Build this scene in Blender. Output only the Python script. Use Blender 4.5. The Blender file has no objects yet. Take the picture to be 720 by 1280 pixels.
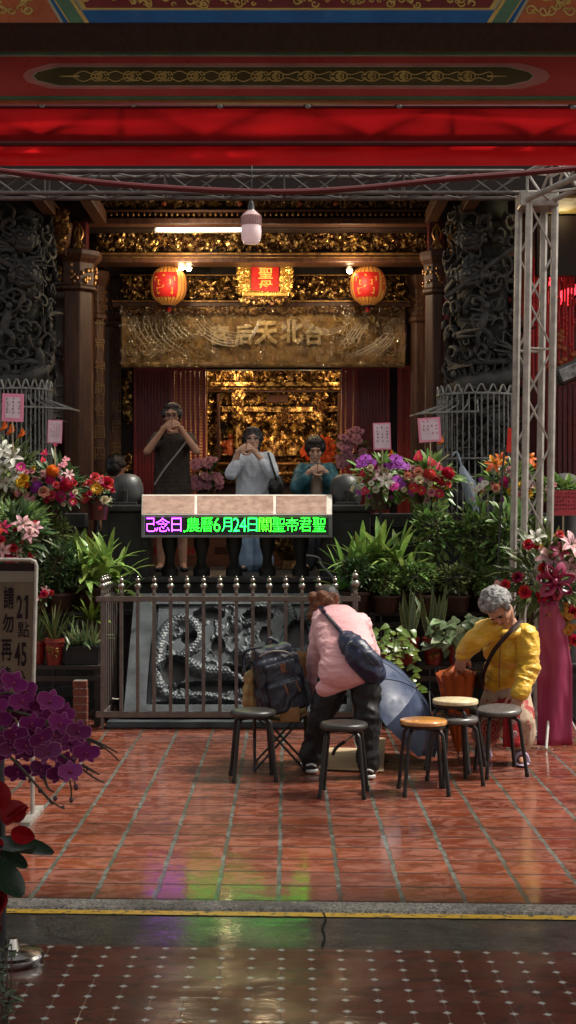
import bpy, math, random
import numpy as np
from mathutils import Vector, Matrix, noise as mnoise
V = Vector
PI = math.pi
S = bpy.context.scene
COL = S.collection
# ------------------------------------------------------------------ camera, sky, sun, exposure
CAMZ, F = 1.7, 1800.0            # eye height; focal length in photo pixels (photo 720 x 1280)
cd = bpy.data.cameras.new('camera'); cam = bpy.data.objects.new('camera', cd); COL.objects.link(cam)
cd.sensor_fit = 'VERTICAL'; cd.sensor_height = 36.0; cd.lens = 36.0*F/1280.0
cd.clip_start = 0.05; cd.clip_end = 2000
cam.location = (0, 0, CAMZ); cam.rotation_euler = (math.radians(90), 0, 0)
S.camera = cam
SUN_EL, SUN_AZ = 58.0, 82.0      # azimuth measured from +Y towards +X
w = bpy.data.worlds.new('World'); S.world = w; w.use_nodes = True
nt = w.node_tree; bg = nt.nodes['Background']
sky = nt.nodes.new('ShaderNodeTexSky'); sky.sky_type = 'NISHITA'; sky.sun_disc = False
sky.sun_elevation = math.radians(SUN_EL); sky.sun_rotation = math.radians(SUN_AZ)
sky.air_density = 1.0; sky.dust_density = 4.0; sky.ozone_density = 0.6
hs = nt.nodes.new('ShaderNodeHueSaturation'); hs.inputs['Saturation'].default_value = .30; nt.links.new(sky.outputs[0], hs.inputs['Color'])   # overcast: the grey of cloud
wb = nt.nodes.new('ShaderNodeMix'); wb.data_type = 'RGBA'; wb.blend_type = 'MULTIPLY'; wb.inputs[0].default_value = 1; wb.inputs[7].default_value = (1, .95, .86, 1); nt.links.new(hs.outputs[0], wb.inputs[6]); nt.links.new(wb.outputs[2], bg.inputs[0]); bg.inputs[1].default_value = 0.115
sl = bpy.data.lights.new('sun', 'SUN'); sun = bpy.data.objects.new('sun', sl); COL.objects.link(sun)
sl.energy = 2.9; sl.angle = math.radians(6); sl.color = (1, .95, .86)
sd = V((math.sin(math.radians(SUN_AZ))*math.cos(math.radians(SUN_EL)), math.cos(math.radians(SUN_AZ))*math.cos(math.radians(SUN_EL)), math.sin(math.radians(SUN_EL))))
sun.rotation_euler = sd.to_track_quat('Z', 'Y').to_euler(); sun.location = (4, 12, 12)
S.view_settings.view_transform = 'Standard'; S.view_settings.look = 'None'
S.view_settings.exposure = 0.95; S.view_settings.gamma = 1.0; S.view_settings.use_curve_mapping = False
S.render.engine = 'CYCLES'
S.cycles.use_denoising = True; S.cycles.max_bounces = 8; S.cycles.diffuse_bounces = 3; S.cycles.glossy_bounces = 4
S.cycles.transmission_bounces = 4; S.cycles.transparent_max_bounces = 8
S.cycles.sample_clamp_indirect = 4.0; S.cycles.use_adaptive_sampling = True; S.cycles.adaptive_threshold = 0.015
S.cycles.caustics_reflective = False; S.cycles.caustics_refractive = False

def P(px, py, D): return V(((px-360)*D/F, D, CAMZ-(py-640)*D/F))
def GY(py): return CAMZ*F/(py-640.0)          # distance of the ground at a row of the photo
rnd = random.Random(11)
def U(a, b): return rnd.uniform(a, b)

# ------------------------------------------------------------------ node helper and materials
class NT:
    def __init__(s, name):
        s.m = bpy.data.materials.new(name); s.m.use_nodes = True; s.t = s.m.node_tree; s.N = s.t.nodes; s.L = s.t.links
        s.b = s.N['Principled BSDF']; s.out = s.N['Material Output']; s._c = None
    def set(s, sock, v):
        if isinstance(v, bpy.types.NodeSocket): s.L.new(v, sock)
        elif isinstance(v, (tuple, list)) and len(v) == 3 and sock.type == 'RGBA': sock.default_value = (*v, 1)
        else: sock.default_value = v
    def co(s):
        if s._c is None: s._c = s.N.new('ShaderNodeTexCoord').outputs['Object']
        return s._c
    def map(s, sc, v=None):
        n = s.N.new('ShaderNodeMapping'); s.L.new(v or s.co(), n.inputs[0]); n.inputs['Scale'].default_value = sc; return n.outputs[0]
    def xyz(s, v=None):
        n = s.N.new('ShaderNodeSeparateXYZ'); s.L.new(v or s.co(), n.inputs[0]); return n.outputs
    def comb(s, x, y, z=0.0):
        n = s.N.new('ShaderNodeCombineXYZ')
        for i, q in enumerate((x, y, z)): s.set(n.inputs[i], q)
        return n.outputs[0]
    def math(s, op, a, b=0.0, c=0.0, clamp=False):
        n = s.N.new('ShaderNodeMath'); n.operation = op; n.use_clamp = clamp
        s.set(n.inputs[0], a); s.set(n.inputs[1], b); s.set(n.inputs[2], c); return n.outputs[0]
    def noise(s, sc=5, det=5, rough=.55, v=None, dist=0.0):
        n = s.N.new('ShaderNodeTexNoise'); s.L.new(v or s.co(), n.inputs['Vector'])
        n.inputs['Scale'].default_value = sc; n.inputs['Detail'].default_value = det; n.inputs['Roughness'].default_value = rough; n.inputs['Distortion'].default_value = dist
        return n.outputs[0]
    def vor(s, sc=20, v=None, feat='F1', out='Distance'):
        n = s.N.new('ShaderNodeTexVoronoi'); n.feature = feat; s.L.new(v or s.co(), n.inputs['Vector']); n.inputs['Scale'].default_value = sc
        return n.outputs[out]
    def white(s, v):
        n = s.N.new('ShaderNodeTexWhiteNoise'); s.L.new(v, n.inputs['Vector']); return n.outputs[0]
    def ramp(s, f, a, b, lo=0.0, hi=1.0):
        n = s.N.new('ShaderNodeMapRange'); n.clamp = True; s.set(n.inputs[0], f); n.inputs[1].default_value = a; n.inputs[2].default_value = b; n.inputs[3].default_value = lo; n.inputs[4].default_value = hi
        return n.outputs[0]
    def mix(s, f, a, b, mode='MIX'):
        n = s.N.new('ShaderNodeMix'); n.data_type = 'RGBA'; n.blend_type = mode
        s.set(n.inputs[0], f); s.set(n.inputs[6], a); s.set(n.inputs[7], b); return n.outputs[2]
    def bump(s, h, st=.3, d=.01, nrm=None):
        n = s.N.new('ShaderNodeBump'); s.set(n.inputs['Height'], h); n.inputs['Strength'].default_value = st; n.inputs['Distance'].default_value = d
        if nrm is not None: s.L.new(nrm, n.inputs['Normal'])
        return n.outputs[0]
    def isl(s):
        return s.N.new('ShaderNodeNewGeometry').outputs['Random Per Island']
    def wet(s, w, r, h=None):
        s.set(s.b.inputs['Coat Weight'], w); s.set(s.b.inputs['Coat Roughness'], r); s.b.inputs['Coat IOR'].default_value = 1.36
        if h is not None: s.L.new(h, s.b.inputs['Coat Normal'])
    def fin(s, c=None, r=None, m=None, n=None, coat=0, em=None, es=0, spec=None, sheen=0):
        for k, v in (('Base Color', c), ('Roughness', r), ('Metallic', m), ('Normal', n), ('Specular IOR Level', spec)):
            if v is not None: s.set(s.b.inputs[k], v)
        if coat: s.b.inputs['Coat Weight'].default_value = coat; s.b.inputs['Coat Roughness'].default_value = .12
        if sheen: s.b.inputs['Sheen Weight'].default_value = sheen
        if em is not None: s.set(s.b.inputs['Emission Color'], em); s.b.inputs['Emission Strength'].default_value = es
        return s.m

def pm(name, c, r=.5, m=0.0, c2=None, sc=6, bump=0, bsc=40, isl=0, trl=0, em=None, es=0, coat=0, r2=None, st=(1, 1, 1), spec=None, lo=.35, hi=.65, sheen=0):
    """a procedural material: two-tone noise colour, roughness noise, fine bump, optional per-island variation and translucency"""
    n = NT(name); v = n.map(st)
    f = n.ramp(n.noise(sc, 6, .6, v), lo, hi)
    col = n.mix(f, c, c2 if c2 is not None else tuple(x*.72 for x in c))
    if isl:
        h = n.N.new('ShaderNodeHueSaturation'); i = n.isl()
        n.L.new(n.math('MULTIPLY_ADD', i, 2*isl, 1-isl), h.inputs['Value'])
        n.L.new(n.math('MULTIPLY_ADD', n.math('FRACT', n.math('MULTIPLY', i, 7.31)), .05, .475), h.inputs['Hue'])
        n.L.new(col, h.inputs['Color']); col = h.outputs[0]
    rr = n.math('ADD', n.ramp(n.noise(sc*2.3, 4, .6, v), .3, .7, -.07, .07), r) if r2 is None else n.ramp(n.noise(sc*1.7, 5, .6, v), .38, .62, r, r2)
    if spec is None and r >= .45 and m < .3: spec = .28
    nn = n.bump(n.noise(bsc, 5, .6, v), min(1, bump*2), .004*max(1, bump*2)) if bump else None
    n.fin(col, rr, m, nn, coat, em, es, spec, sheen)
    if trl:
        t = n.N.new('ShaderNodeBsdfTranslucent'); n.L.new(col, t.inputs[0]); mx = n.N.new('ShaderNodeMixShader'); mx.inputs[0].default_value = trl
        n.L.new(n.b.outputs[0], mx.inputs[1]); n.L.new(t.outputs[0], mx.inputs[2]); n.L.new(mx.outputs[0], n.out.inputs[0])
    return n.m

# ------------------------------------------------------------------ mesh builder
class MB:
    def __init__(s): s.v = []; s.f = []; s.mi = []
    def add(s, vs, fs, m=0):
        o = len(s.v); s.v.extend([tuple(q) for q in vs]); s.f.extend([tuple(i+o for i in f) for f in fs]); s.mi.extend([m]*len(fs)); return s
    def box(s, c, d, rot=None, m=0):
        hx, hy, hz = d[0]/2, d[1]/2, d[2]/2; c = V(c)
        vs = [V((x*hx, y*hy, z*hz)) for z in (-1, 1) for y in (-1, 1) for x in (-1, 1)]
        if rot is not None: vs = [rot @ q for q in vs]
        return s.add([c+q for q in vs], [(0, 2, 3, 1), (4, 5, 7, 6), (0, 1, 5, 4), (2, 6, 7, 3), (0, 4, 6, 2), (1, 3, 7, 5)], m)
    def bx(s, x0, x1, y0, y1, z0, z1, m=0): return s.box(((x0+x1)/2, (y0+y1)/2, (z0+z1)/2), (abs(x1-x0), abs(y1-y0), abs(z1-z0)), None, m)
    def tube(s, pts, r, n=8, m=0, caps=True, flat=None):
        pts = [V(p) for p in pts]; k = len(pts)
        rs = [r]*k if not hasattr(r, '__len__') else r
        vs = []; up = None
        for i in range(k):
            t = (pts[min(i+1, k-1)]-pts[max(i-1, 0)])
            t = t.normalized() if t.length > 1e-9 else V((0, 0, 1))
            if up is None:
                a = V((0, 0, 1)) if abs(t.z) < .9 else V((1, 0, 0)); up = (a-t*a.dot(t)).normalized()
            else:
                up = up-t*up.dot(t); up = up.normalized() if up.length > 1e-6 else t.orthogonal().normalized()
            b = t.cross(up)
            for j in range(n):
                a = 2*PI*j/n; vs.append(pts[i]+up*(math.cos(a)*rs[i]*(flat or 1))+b*(math.sin(a)*rs[i]))
        fs = [(i*n+j, i*n+(j+1) % n, (i+1)*n+(j+1) % n, (i+1)*n+j) for i in range(k-1) for j in range(n)]
        if caps: fs += [tuple(range(n-1, -1, -1)), tuple(range((k-1)*n, k*n))]
        return s.add(vs, fs, m)
    def lathe(s, prof, c=(0, 0, 0), n=20, M=None, m=0, sx=1, sy=1, ph=0):
        c = V(c); vs = []; fs = []; k = len(prof)
        for r, z in prof:
            for j in range(n):
                a = 2*PI*j/n+ph; q = V((math.cos(a)*r*sx, math.sin(a)*r*sy, z)); vs.append(c+(M @ q if M is not None else q))
        for i in range(k-1):
            for j in range(n): fs.append((i*n+j, i*n+(j+1) % n, (i+1)*n+(j+1) % n, (i+1)*n+j))
        if prof[0][0] > 1e-6: fs.append(tuple(range(n-1, -1, -1)))
        if prof[-1][0] > 1e-6: fs.append(tuple(range((k-1)*n, k*n)))
        return s.add(vs, fs, m)
    def ball(s, c, r, n=12, k=8, M=None, m=0):
        rx, ry, rz = (r, r, r) if not hasattr(r, '__len__') else r
        c = V(c); vs = []; fs = []
        T = (lambda q: M @ q) if M is not None else (lambda q: q)
        vs.append(c+T(V((0, 0, -rz))))
        for i in range(1, k):
            a = -PI/2+PI*i/k
            for j in range(n):
                b = 2*PI*j/n; vs.append(c+T(V((math.cos(a)*math.cos(b)*rx, math.cos(a)*math.sin(b)*ry, math.sin(a)*rz))))
        vs.append(c+T(V((0, 0, rz)))); e = len(vs)-1
        for j in range(n):
            fs.append((0, 1+(j+1) % n, 1+j)); fs.append((e, e-n+j, e-n+(j+1) % n))
        for i in range(k-2):
            for j in range(n): fs.append((1+i*n+j, 1+i*n+(j+1) % n, 1+(i+1)*n+(j+1) % n, 1+(i+1)*n+j))
        return s.add(vs, fs, m)
    def blade(s, p, d, nrm, L, W, bend=0.0, fold=.15, k=4, prof=None, m=0, curl=0.0, cup=0.0):
        """leaf or petal: a strip along d, three points across, bending towards -nrm"""
        p = V(p); d = V(d).normalized(); nrm = V(nrm); nrm = nrm-d*nrm.dot(d); nrm = nrm.normalized() if nrm.length > 1e-6 else d.orthogonal().normalized()
        sd_ = d.cross(nrm); vs = []; q = p.copy(); a = 0.0
        for i in range(k+1):
            t = i/k
            wd = (prof(t) if prof else math.sin(PI*min(1, t*.92+.06))**.8)*W*.5
            ca, sa = math.cos(a), math.sin(a); n2 = nrm*ca+d*sa
            e = n2*(fold*wd+cup*wd*math.sin(PI*t))
            vs += [q-sd_*wd+e, q.copy(), q+sd_*wd+e]
            a += (bend+curl*t)/k; ca, sa = math.cos(a), math.sin(a)
            q = q+(d*ca-nrm*sa)*(L/k)
        fs = []
        for i in range(k): o = 3*i; fs += [(o, o+1, o+4, o+3), (o+1, o+2, o+5, o+4)]
        return s.add(vs, fs, m)
    def mesh(s, name, mats, smooth=True, sharp=35):
        me = bpy.data.meshes.new(name); me.from_pydata(s.v, [], s.f)
        mats = mats if isinstance(mats, (list, tuple)) else [mats]
        for q in mats: me.materials.append(q)
        if len(mats) > 1: me.polygons.foreach_set('material_index', s.mi)
        if smooth:
            me.polygons.foreach_set('use_smooth', [True]*len(me.polygons))
            if sharp and sharp < 180: me.set_sharp_from_angle(angle=math.radians(sharp))
        me.update(); return me
    def build(s, name, mats, parent=None, smooth=True, sharp=35, bevel=0, seg=2):
        return link(name, s.mesh(name, mats, smooth, sharp), parent, bevel, seg)

def link(name, me, parent=None, bevel=0, seg=2):
    o = bpy.data.objects.new(name, me); COL.objects.link(o)
    if parent is not None:
        o.parent = parent
        if parent.type == 'EMPTY': o.location = -parent.location
    if bevel:
        b = o.modifiers.new('bevel', 'BEVEL'); b.width = bevel; b.segments = seg; b.limit_method = 'ANGLE'; b.angle_limit = math.radians(40)
    return o
def tag(o, label=None, cat=None, group=None, kind=None):
    if label: o['label'] = label
    if cat: o['category'] = cat
    if group: o['group'] = group
    if kind: o['kind'] = kind
    return o
def thing(name, label, cat, loc=(0, 0, 0), group=None):
    o = bpy.data.objects.new(name, None); COL.objects.link(o); o.location = loc; o.empty_display_size = .1
    return tag(o, label, cat, group)
def put(name, me, parent, p, d=None, s=1.0, roll=0.0):
    """an object sharing mesh me, its +Z turned to d, under an Empty"""
    o = bpy.data.objects.new(name, me); COL.objects.link(o); o.parent = parent
    o.location = V(p)-parent.location
    if d is not None: o.rotation_euler = (V(d).normalized().to_track_quat('Z', 'Y') @ Matrix.Rotation(roll, 3, 'Z').to_quaternion()).to_euler()
    o.scale = (s, s, s); return o
def copy_tree(o, parent=None):
    c = o.copy(); COL.objects.link(c); c.parent = parent
    for ch in [x for x in S.objects if x.parent == o]: copy_tree(ch, c)
    return c
def spline(pts, n=8):
    """Catmull-Rom through pts"""
    pts = [V(p) for p in pts]; out = []
    for i in range(len(pts)-1):
        a, b, c, d = pts[max(i-1, 0)], pts[i], pts[i+1], pts[min(i+2, len(pts)-1)]
        for j in range(n):
            t = j/n; out.append(.5*((2*b)+(c-a)*t+(2*a-5*b+4*c-d)*t*t+(3*b-a-3*c+d)*t**3))
    return out+[pts[-1]]
_gl = {}
def glyph(ch, bold=.0):
    """outline of one character, normalised to the unit box"""
    k = (ch, bold)
    if k not in _gl:
        c = bpy.data.curves.new('glyph', 'FONT'); c.body = ch; c.resolution_u = 3; c.offset = bold
        o = bpy.data.objects.new('glyph', c); COL.objects.link(o)
        me = bpy.data.meshes.new_from_object(o.evaluated_get(bpy.context.evaluated_depsgraph_get()))
        vs = [(v.co.x, v.co.y) for v in me.vertices]; fs = [tuple(p.vertices) for p in me.polygons]
        x0, x1 = min(v[0] for v in vs), max(v[0] for v in vs); y0, y1 = min(v[1] for v in vs), max(v[1] for v in vs)
        _gl[k] = ([((x-x0)/max(x1-x0, 1e-6), (y-y0)/max(y1-y0, 1e-6)) for x, y in vs], fs)
        bpy.data.objects.remove(o); bpy.data.meshes.remove(me); bpy.data.curves.remove(c)
    return _gl[k]
def letter(mb, ch, fn, bold=0.0, m=0, clip=None):
    """adds a character, fn maps the unit box (u right, v up) to a point"""
    vs, fs = glyph(ch, bold); mb.add([fn(u, v) for u, v in vs], fs, m)
def flat_letter(mb, ch, x0, x1, z0, z1, y, bold=0.0, m=0): letter(mb, ch, lambda u, v: (x0+(x1-x0)*u, y, z0+(z1-z0)*v), bold, m)
def px_letter(mb, ch, px0, py0, px1, py1, D, bold=0.0, m=0):
    a, b = P(px0, py1, D), P(px1, py0, D); flat_letter(mb, ch, a.x, b.x, a.z, b.z, D, bold, m)
def scribble(mb, a, ux, uz, n=5, t=.12, m=0):
    """an illegible written character: a few brush strokes inside the box a + ux + uz"""
    nr = ux.cross(uz).normalized()*.0006
    for _ in range(n):
        if U(0, 1) < .55: p0 = (U(.0, .3), U(0, 1)); p1 = (U(.7, 1), p0[1]+U(-.15, .15))
        else: p0 = (U(.1, .9), U(.5, 1)); p1 = (p0[0]+U(-.3, .3), U(0, .45))
        A = a+ux*p0[0]+uz*p0[1]; B = a+ux*p1[0]+uz*p1[1]; dd = (B-A).normalized(); sdv = dd.cross(nr.normalized())*(uz.length*t*.5)
        mb.add([A-sdv+nr, B-sdv*.6+nr, B+sdv*.6+nr, A+sdv+nr], [(0, 1, 2, 3)], m)
def remesh(mb, voxel=.01, smooth=4, wr=None):
    """fuses closed shapes into one continuous surface; wr = [(amplitude, scale xyz)] cloth folds"""
    me = bpy.data.meshes.new('fuse'); me.from_pydata(mb.v, [], mb.f); o = bpy.data.objects.new('fuse', me); COL.objects.link(o)
    r = o.modifiers.new('r', 'REMESH'); r.mode = 'VOXEL'; r.voxel_size = voxel; r.use_smooth_shade = True
    if smooth: q = o.modifiers.new('s', 'SMOOTH'); q.iterations = smooth; q.factor = .5
    m2 = bpy.data.meshes.new_from_object(o.evaluated_get(bpy.context.evaluated_depsgraph_get()))
    bpy.data.objects.remove(o); bpy.data.meshes.remove(me)
    if wr:
        co = [v.co.copy() for v in m2.vertices]; nr = [v.normal.copy() for v in m2.vertices]
        for i, v in enumerate(m2.vertices):
            h = 0
            for a, sc in wr:
                q = V((co[i].x*sc[0], co[i].y*sc[1], co[i].z*sc[2])); t = mnoise.noise(q+V((mnoise.noise(q*.5), 0, 0))*1.5)
                h += a*((1-abs(t)*2.2) if a > 0 else t)
            v.co = co[i]+nr[i]*h
    m2.polygons.foreach_set('use_smooth', [True]*len(m2.polygons)); m2.update(); return m2
def cap(mb, a, b, ra, rb, n=12):
    """tapered limb with round ends"""
    a, b = V(a), V(b); d = (b-a).normalized()
    pts, rs = [], []
    for t in (90, 60, 30): pts.append(a-d*ra*math.sin(math.radians(t))); rs.append(max(ra*math.cos(math.radians(t)), ra*.02))
    pts.append(a); rs.append(ra); pts.append(b); rs.append(rb)
    for t in (30, 60, 90): pts.append(b+d*rb*math.sin(math.radians(t))); rs.append(max(rb*math.cos(math.radians(t)), rb*.02))
    mb.tube(pts, rs, n)
def chain(mb, pts, rs, n=12):
    for i in range(len(pts)-1): cap(mb, pts[i], pts[i+1], rs[i], rs[i+1], n)
# ------------------------------------------------------------------ materials
def m_courtyard():
    n = NT('wet terracotta paving'); x, y, z = n.xyz()
    wob = n.ramp(n.noise(9, 3), .3, .7, -.006, .006); wob2 = n.ramp(n.noise(23, 3, v=n.map((1, 1, 1))), .3, .7, -.003, .003)
    u = n.math('DIVIDE', n.math('ADD', n.math('ADD', x, .042), wob), .272)
    v = n.math('DIVIDE', n.math('ADD', n.math('MULTIPLY_ADD', x, .044, y), wob2), .252)
    fu = n.math('ABSOLUTE', n.math('SUBTRACT', n.math('FRACT', u), .5)); fv = n.math('ABSOLUTE', n.math('SUBTRACT', n.math('FRACT', v), .5))
    cell = n.comb(n.math('FLOOR', u), n.math('FLOOR', v)); rc = n.white(cell); rc2 = n.white(n.comb(n.math('FLOOR', u), n.math('FLOOR', v), 7.0))
    gu = n.ramp(fu, .456, .465); gv = n.ramp(fv, .450, .468); g = n.math('MAXIMUM', gu, gv)
    base = n.mix(rc, (.115, .019, .007), (.185, .041, .015))
    base = n.mix(n.math('MULTIPLY', n.ramp(rc2, .76, .82), .5), base, (.13, .038, .026))
    film = n.ramp(n.noise(6.0, 12, .70, n.map((1, 1.9, 1)), 1.1), .485, .53)      # dried, paler film on the worn tile faces
    base = n.mix(n.math('MULTIPLY', film, .42), base, (.225, .105, .075))
    drk = n.ramp(n.noise(6.5, 12, .76, n.map((1, 1.5, 1)), .8), .545, .575); base = n.mix(n.math('MULTIPLY', drk, .62), base, (.062, .013, .006))
    gr = n.mix(n.ramp(n.noise(14, 5), .4, .6), (.055, .058, .048), (.115, .118, .10)); moss = n.ramp(n.noise(2.2, 5), .50, .56); gr = n.mix(n.math('MULTIPLY', moss, .85), gr, (.045, .045, .03))
    gr2 = n.mix(gu, (.035, .014, .010), gr)
    col = n.mix(g, base, gr2)
    wet = n.math('SUBTRACT', 1.0, n.math('MULTIPLY', n.math('MAXIMUM', film, n.math('MULTIPLY', g, .8)), n.math('SUBTRACT', 1.0, drk)))
    n.wet(n.math('MULTIPLY_ADD', wet, .72, .28), n.ramp(n.noise(4.3, 5, .6, n.map((1, 2, 1))), .35, .65, .025, .09), n.bump(n.math('MULTIPLY_ADD', g, -.35, n.noise(9, 5, .6, n.map((1, 2.8, 1)))), .13, .008))
    r = n.math('MULTIPLY_ADD', wet, -.10, .5); r = n.math('MULTIPLY_ADD', g, .12, r)
    h = n.math('ADD', n.math('MULTIPLY', g, -1.0), n.math('MULTIPLY', n.noise(60, 5), n.math('MULTIPLY_ADD', wet, -.25, .35)))
    h = n.math('MULTIPLY_ADD', n.noise(5, 3, .5, n.map((1, 1.6, 1))), .9, n.math('MULTIPLY_ADD', rc, .25, h))
    return n.fin(col, r, 0, n.bump(h, .40, .005), spec=.22)
def m_gatefloor():
    n = NT('glazed red floor tiles'); x, y, z = n.xyz()
    u = n.math('DIVIDE', n.math('SUBTRACT', x, .992), .113); v = n.math('DIVIDE', n.math('SUBTRACT', n.math('MULTIPLY_ADD', x, .044, y), 5.363), .113)
    fu = n.math('ABSOLUTE', n.math('SUBTRACT', u, n.math('ROUND', u))); fv = n.math('ABSOLUTE', n.math('SUBTRACT', v, n.math('ROUND', v)))
    dia = n.ramp(n.math('ADD', fu, fv), .135, .155, 1, 0)
    line = n.math('MAXIMUM', n.math('MULTIPLY', n.ramp(fu, .010, .022, 1, 0), .8), n.math('MULTIPLY', n.ramp(fv, .008, .018, 1, 0), .22))
    rc = n.white(n.comb(n.math('FLOOR', u), n.math('FLOOR', v)))
    base = n.mix(rc, (.085, .015, .008), (.13, .026, .014)); base = n.mix(n.math('MULTIPLY', n.ramp(n.noise(4.5, 10, .7, n.map((1, 1.8, 1)), 1.2), .53, .57), .85), base, (.030, .008, .006))
    base = n.mix(n.math('MULTIPLY', n.ramp(n.noise(3, 6, .6, n.map((1, 2, 1))), .5, .7), .4), base, (.12, .045, .03))
    col = n.mix(n.math('MULTIPLY', line, .55), base, (.20, .15, .13))
    keep = n.ramp(n.noise(30, 3), .28, .36); col = n.mix(n.math('MULTIPLY', dia, keep), col, (.50, .52, .50))
    n.wet(n.math('MULTIPLY_ADD', n.ramp(n.noise(2.6, 5, .6, None, .8), .40, .60), .75, .2), n.ramp(n.noise(5, 4), .35, .65, .07, .17), n.bump(n.math('MULTIPLY_ADD', line, -.3, n.noise(7, 4, .6, n.map((1, 1.8, 1)))), .16, .008))
    r = n.math('ADD', n.ramp(n.noise(3.5, 6, .6, None, .6), .4, .6, .44, .30), n.math('MULTIPLY', line, .15))
    h = n.math('ADD', n.math('MULTIPLY', line, -.6), n.math('MULTIPLY', n.noise(11, 3), .5))
    return n.fin(col, r, 0, n.bump(h, .35, .004), spec=.15)
def m_aggr(name, c1, c2, sc, r0, r1, wetx=True):
    n = NT(name); s = n.vor(sc, out='Color'); f = n.xyz(s)[0]; cc = n.mix(f, c1, c2); cc = n.mix(n.math('MULTIPLY', n.ramp(n.noise(4, 6), .45, .6), .5), cc, tuple(q*.5 for q in c1))
    crack = n.ramp(n.vor(1.1, n.comb(n.math('MULTIPLY_ADD', n.noise(6, 5), .3, n.xyz()[0]), n.math('MULTIPLY', n.xyz()[1], .25)), 'DISTANCE_TO_EDGE'), .0, .006, 1, 0) if wetx else 0.0
    cc = n.mix(crack, cc, (.012, .011, .01))
    if wetx: n.wet(n.ramp(n.noise(2.2, 5, .6, n.map((1, 1.6, 1))), .38, .58, .35, 1.0), n.ramp(n.noise(6, 4), .35, .65, .07, .18), n.bump(n.noise(10, 5, .6, n.map((1, 1.8, 1))), .18, .008))
    return n.fin(cc, n.ramp(n.noise(5, 5, .6, n.map((1, 2, 1))), .42, .6, r0, r1), 0, n.bump(n.vor(sc), .5, .004), spec=.2)
MT = {}
MT['court'] = m_courtyard(); MT['gfloor'] = m_gatefloor()
MT['asphalt'] = m_aggr('wet asphalt strip', (.018, .018, .016), (.085, .082, .072), 110, .4, .6)
MT['aggr'] = m_aggr('exposed aggregate kerb', (.10, .095, .085), (.46, .43, .39), 130, .5, .7, False)
def m_yellow():
    n = NT('worn yellow road paint'); x = n.ramp(n.noise(28, 6, .7), .40, .47); return n.fin(n.mix(x, (.06, .055, .045), n.mix(n.noise(60, 3), (.70, .42, .02), (.82, .52, .05))), .38, 0, n.bump(n.noise(120, 4), .3, .003))
MT['yellow'] = m_yellow()
MT['ground'] = pm('packed dark ground', (.05, .048, .045), .8)
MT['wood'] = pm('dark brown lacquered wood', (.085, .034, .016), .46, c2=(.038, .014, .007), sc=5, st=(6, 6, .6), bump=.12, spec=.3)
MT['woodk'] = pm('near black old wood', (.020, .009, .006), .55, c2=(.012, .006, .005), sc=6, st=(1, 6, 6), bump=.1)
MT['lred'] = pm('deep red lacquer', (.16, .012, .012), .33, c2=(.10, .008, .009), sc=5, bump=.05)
MT['lredk'] = pm('dark maroon lacquer', (.085, .008, .009), .36, c2=(.05, .006, .007), sc=5, bump=.05)  # darker red than the deep red lacquer
MT['gold'] = pm('gilded carving', (.80, .50, .15), .30, .8, c2=(.09, .040, .014), sc=17, bump=.25, bsc=90, lo=.38, hi=.50)
MT['goldd'] = pm('old tarnished gilding', (.36, .19, .05), .42, .6, c2=(.11, .045, .016), sc=14, bump=.25, bsc=90)
MT['stone'] = pm('carved dark grey stone', (.068, .0665, .064), .6, c2=(.026, .026, .0255), sc=8, bump=.5, bsc=70)
MT['stonek'] = pm('near black stone', (.034, .034, .033), .5, c2=(.018, .018, .018), sc=6, bump=.3, bsc=50)
MT['redsteel'] = pm('dull red painted beam', (.46, .058, .050), .32, c2=(.36, .042, .038), sc=3, bump=.05)
MT['beamk'] = pm('dark maroon board', (.020, .005, .0045), .7, c2=(.013, .004, .0035), sc=4, st=(8, 1, .3))
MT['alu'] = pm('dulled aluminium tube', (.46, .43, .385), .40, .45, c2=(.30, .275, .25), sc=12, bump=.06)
MT['alu_shade'] = pm('shade-darkened aluminium tube', (.11, .092, .085), .42, .5, c2=(.07, .057, .053), sc=12)  # darker copy of alu, with the crossbeam's shade put into the colour
MT['steel'] = pm('polished stainless steel', (.62, .60, .57), .16, 1.0, c2=(.52, .50, .48), sc=5)
MT['black'] = pm('black enamelled metal', (.012, .012, .012), .28, c2=(.02, .018, .016), sc=20)
MT['rubber'] = pm('black plastic', (.018, .018, .018), .5, c2=(.028, .027, .026), sc=20)

# ------------------------------------------------------------------ ground
MT['corek0'] = pm('open crack in asphalt', (.008, .008, .007), .9)
def gp0(px, py): D = GY(py); return V(((px-360)*D/F, D, .0005))
SK = -.044
def sheet(name, ya, yb, z, mat, x0=-9, x1=9, skew=True, nx=1):
    k = SK if skew else 0; mb = MB(); xs = [x0+(x1-x0)*i/nx for i in range(nx+1)]
    vs = [(x, ya+k*x, z) for x in xs]+[(x, yb+k*x, z) for x in xs]
    mb.add(vs, [(i, i+1, nx+2+i, nx+1+i) for i in range(nx)]); return tag(mb.build(name, mat, smooth=False), kind='structure')
mb = MB().add([(-400, -200, -.05), (400, -200, -.05), (400, 900, -.05), (-400, 900, -.05)], [(0, 1, 2, 3)]); tag(mb.build('ground', MT['ground'], smooth=False), kind='structure')
sheet('gate_floor', 1.2, 5.61, 0, MT['gfloor'])
MT['street'] = pm('pale street concrete', (.30, .285, .26), .7, c2=(.23, .22, .20), sc=4, bump=.2); sheet('street', -40, 1.2, -.006, MT['street'], -40, 40, False)  # unseen pale street, added to bounce daylight onto the gate beams
sheet('road_surface', 5.61, 6.12, -.004, MT['asphalt'])
mb = MB()
for a, b, z0, z1 in ((6.12, 6.135, -.004, .008), (6.135, 6.25, .008, .010), (6.25, 6.258, .010, .0)):
    mb.add([(-9, a-9*SK, z0), (9, a+9*SK, z0), (9, b+9*SK, z1), (-9, b-9*SK, z1)], [(0, 1, 2, 3)])
tag(mb.build('kerb', MT['aggr'], smooth=False), kind='structure')
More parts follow.
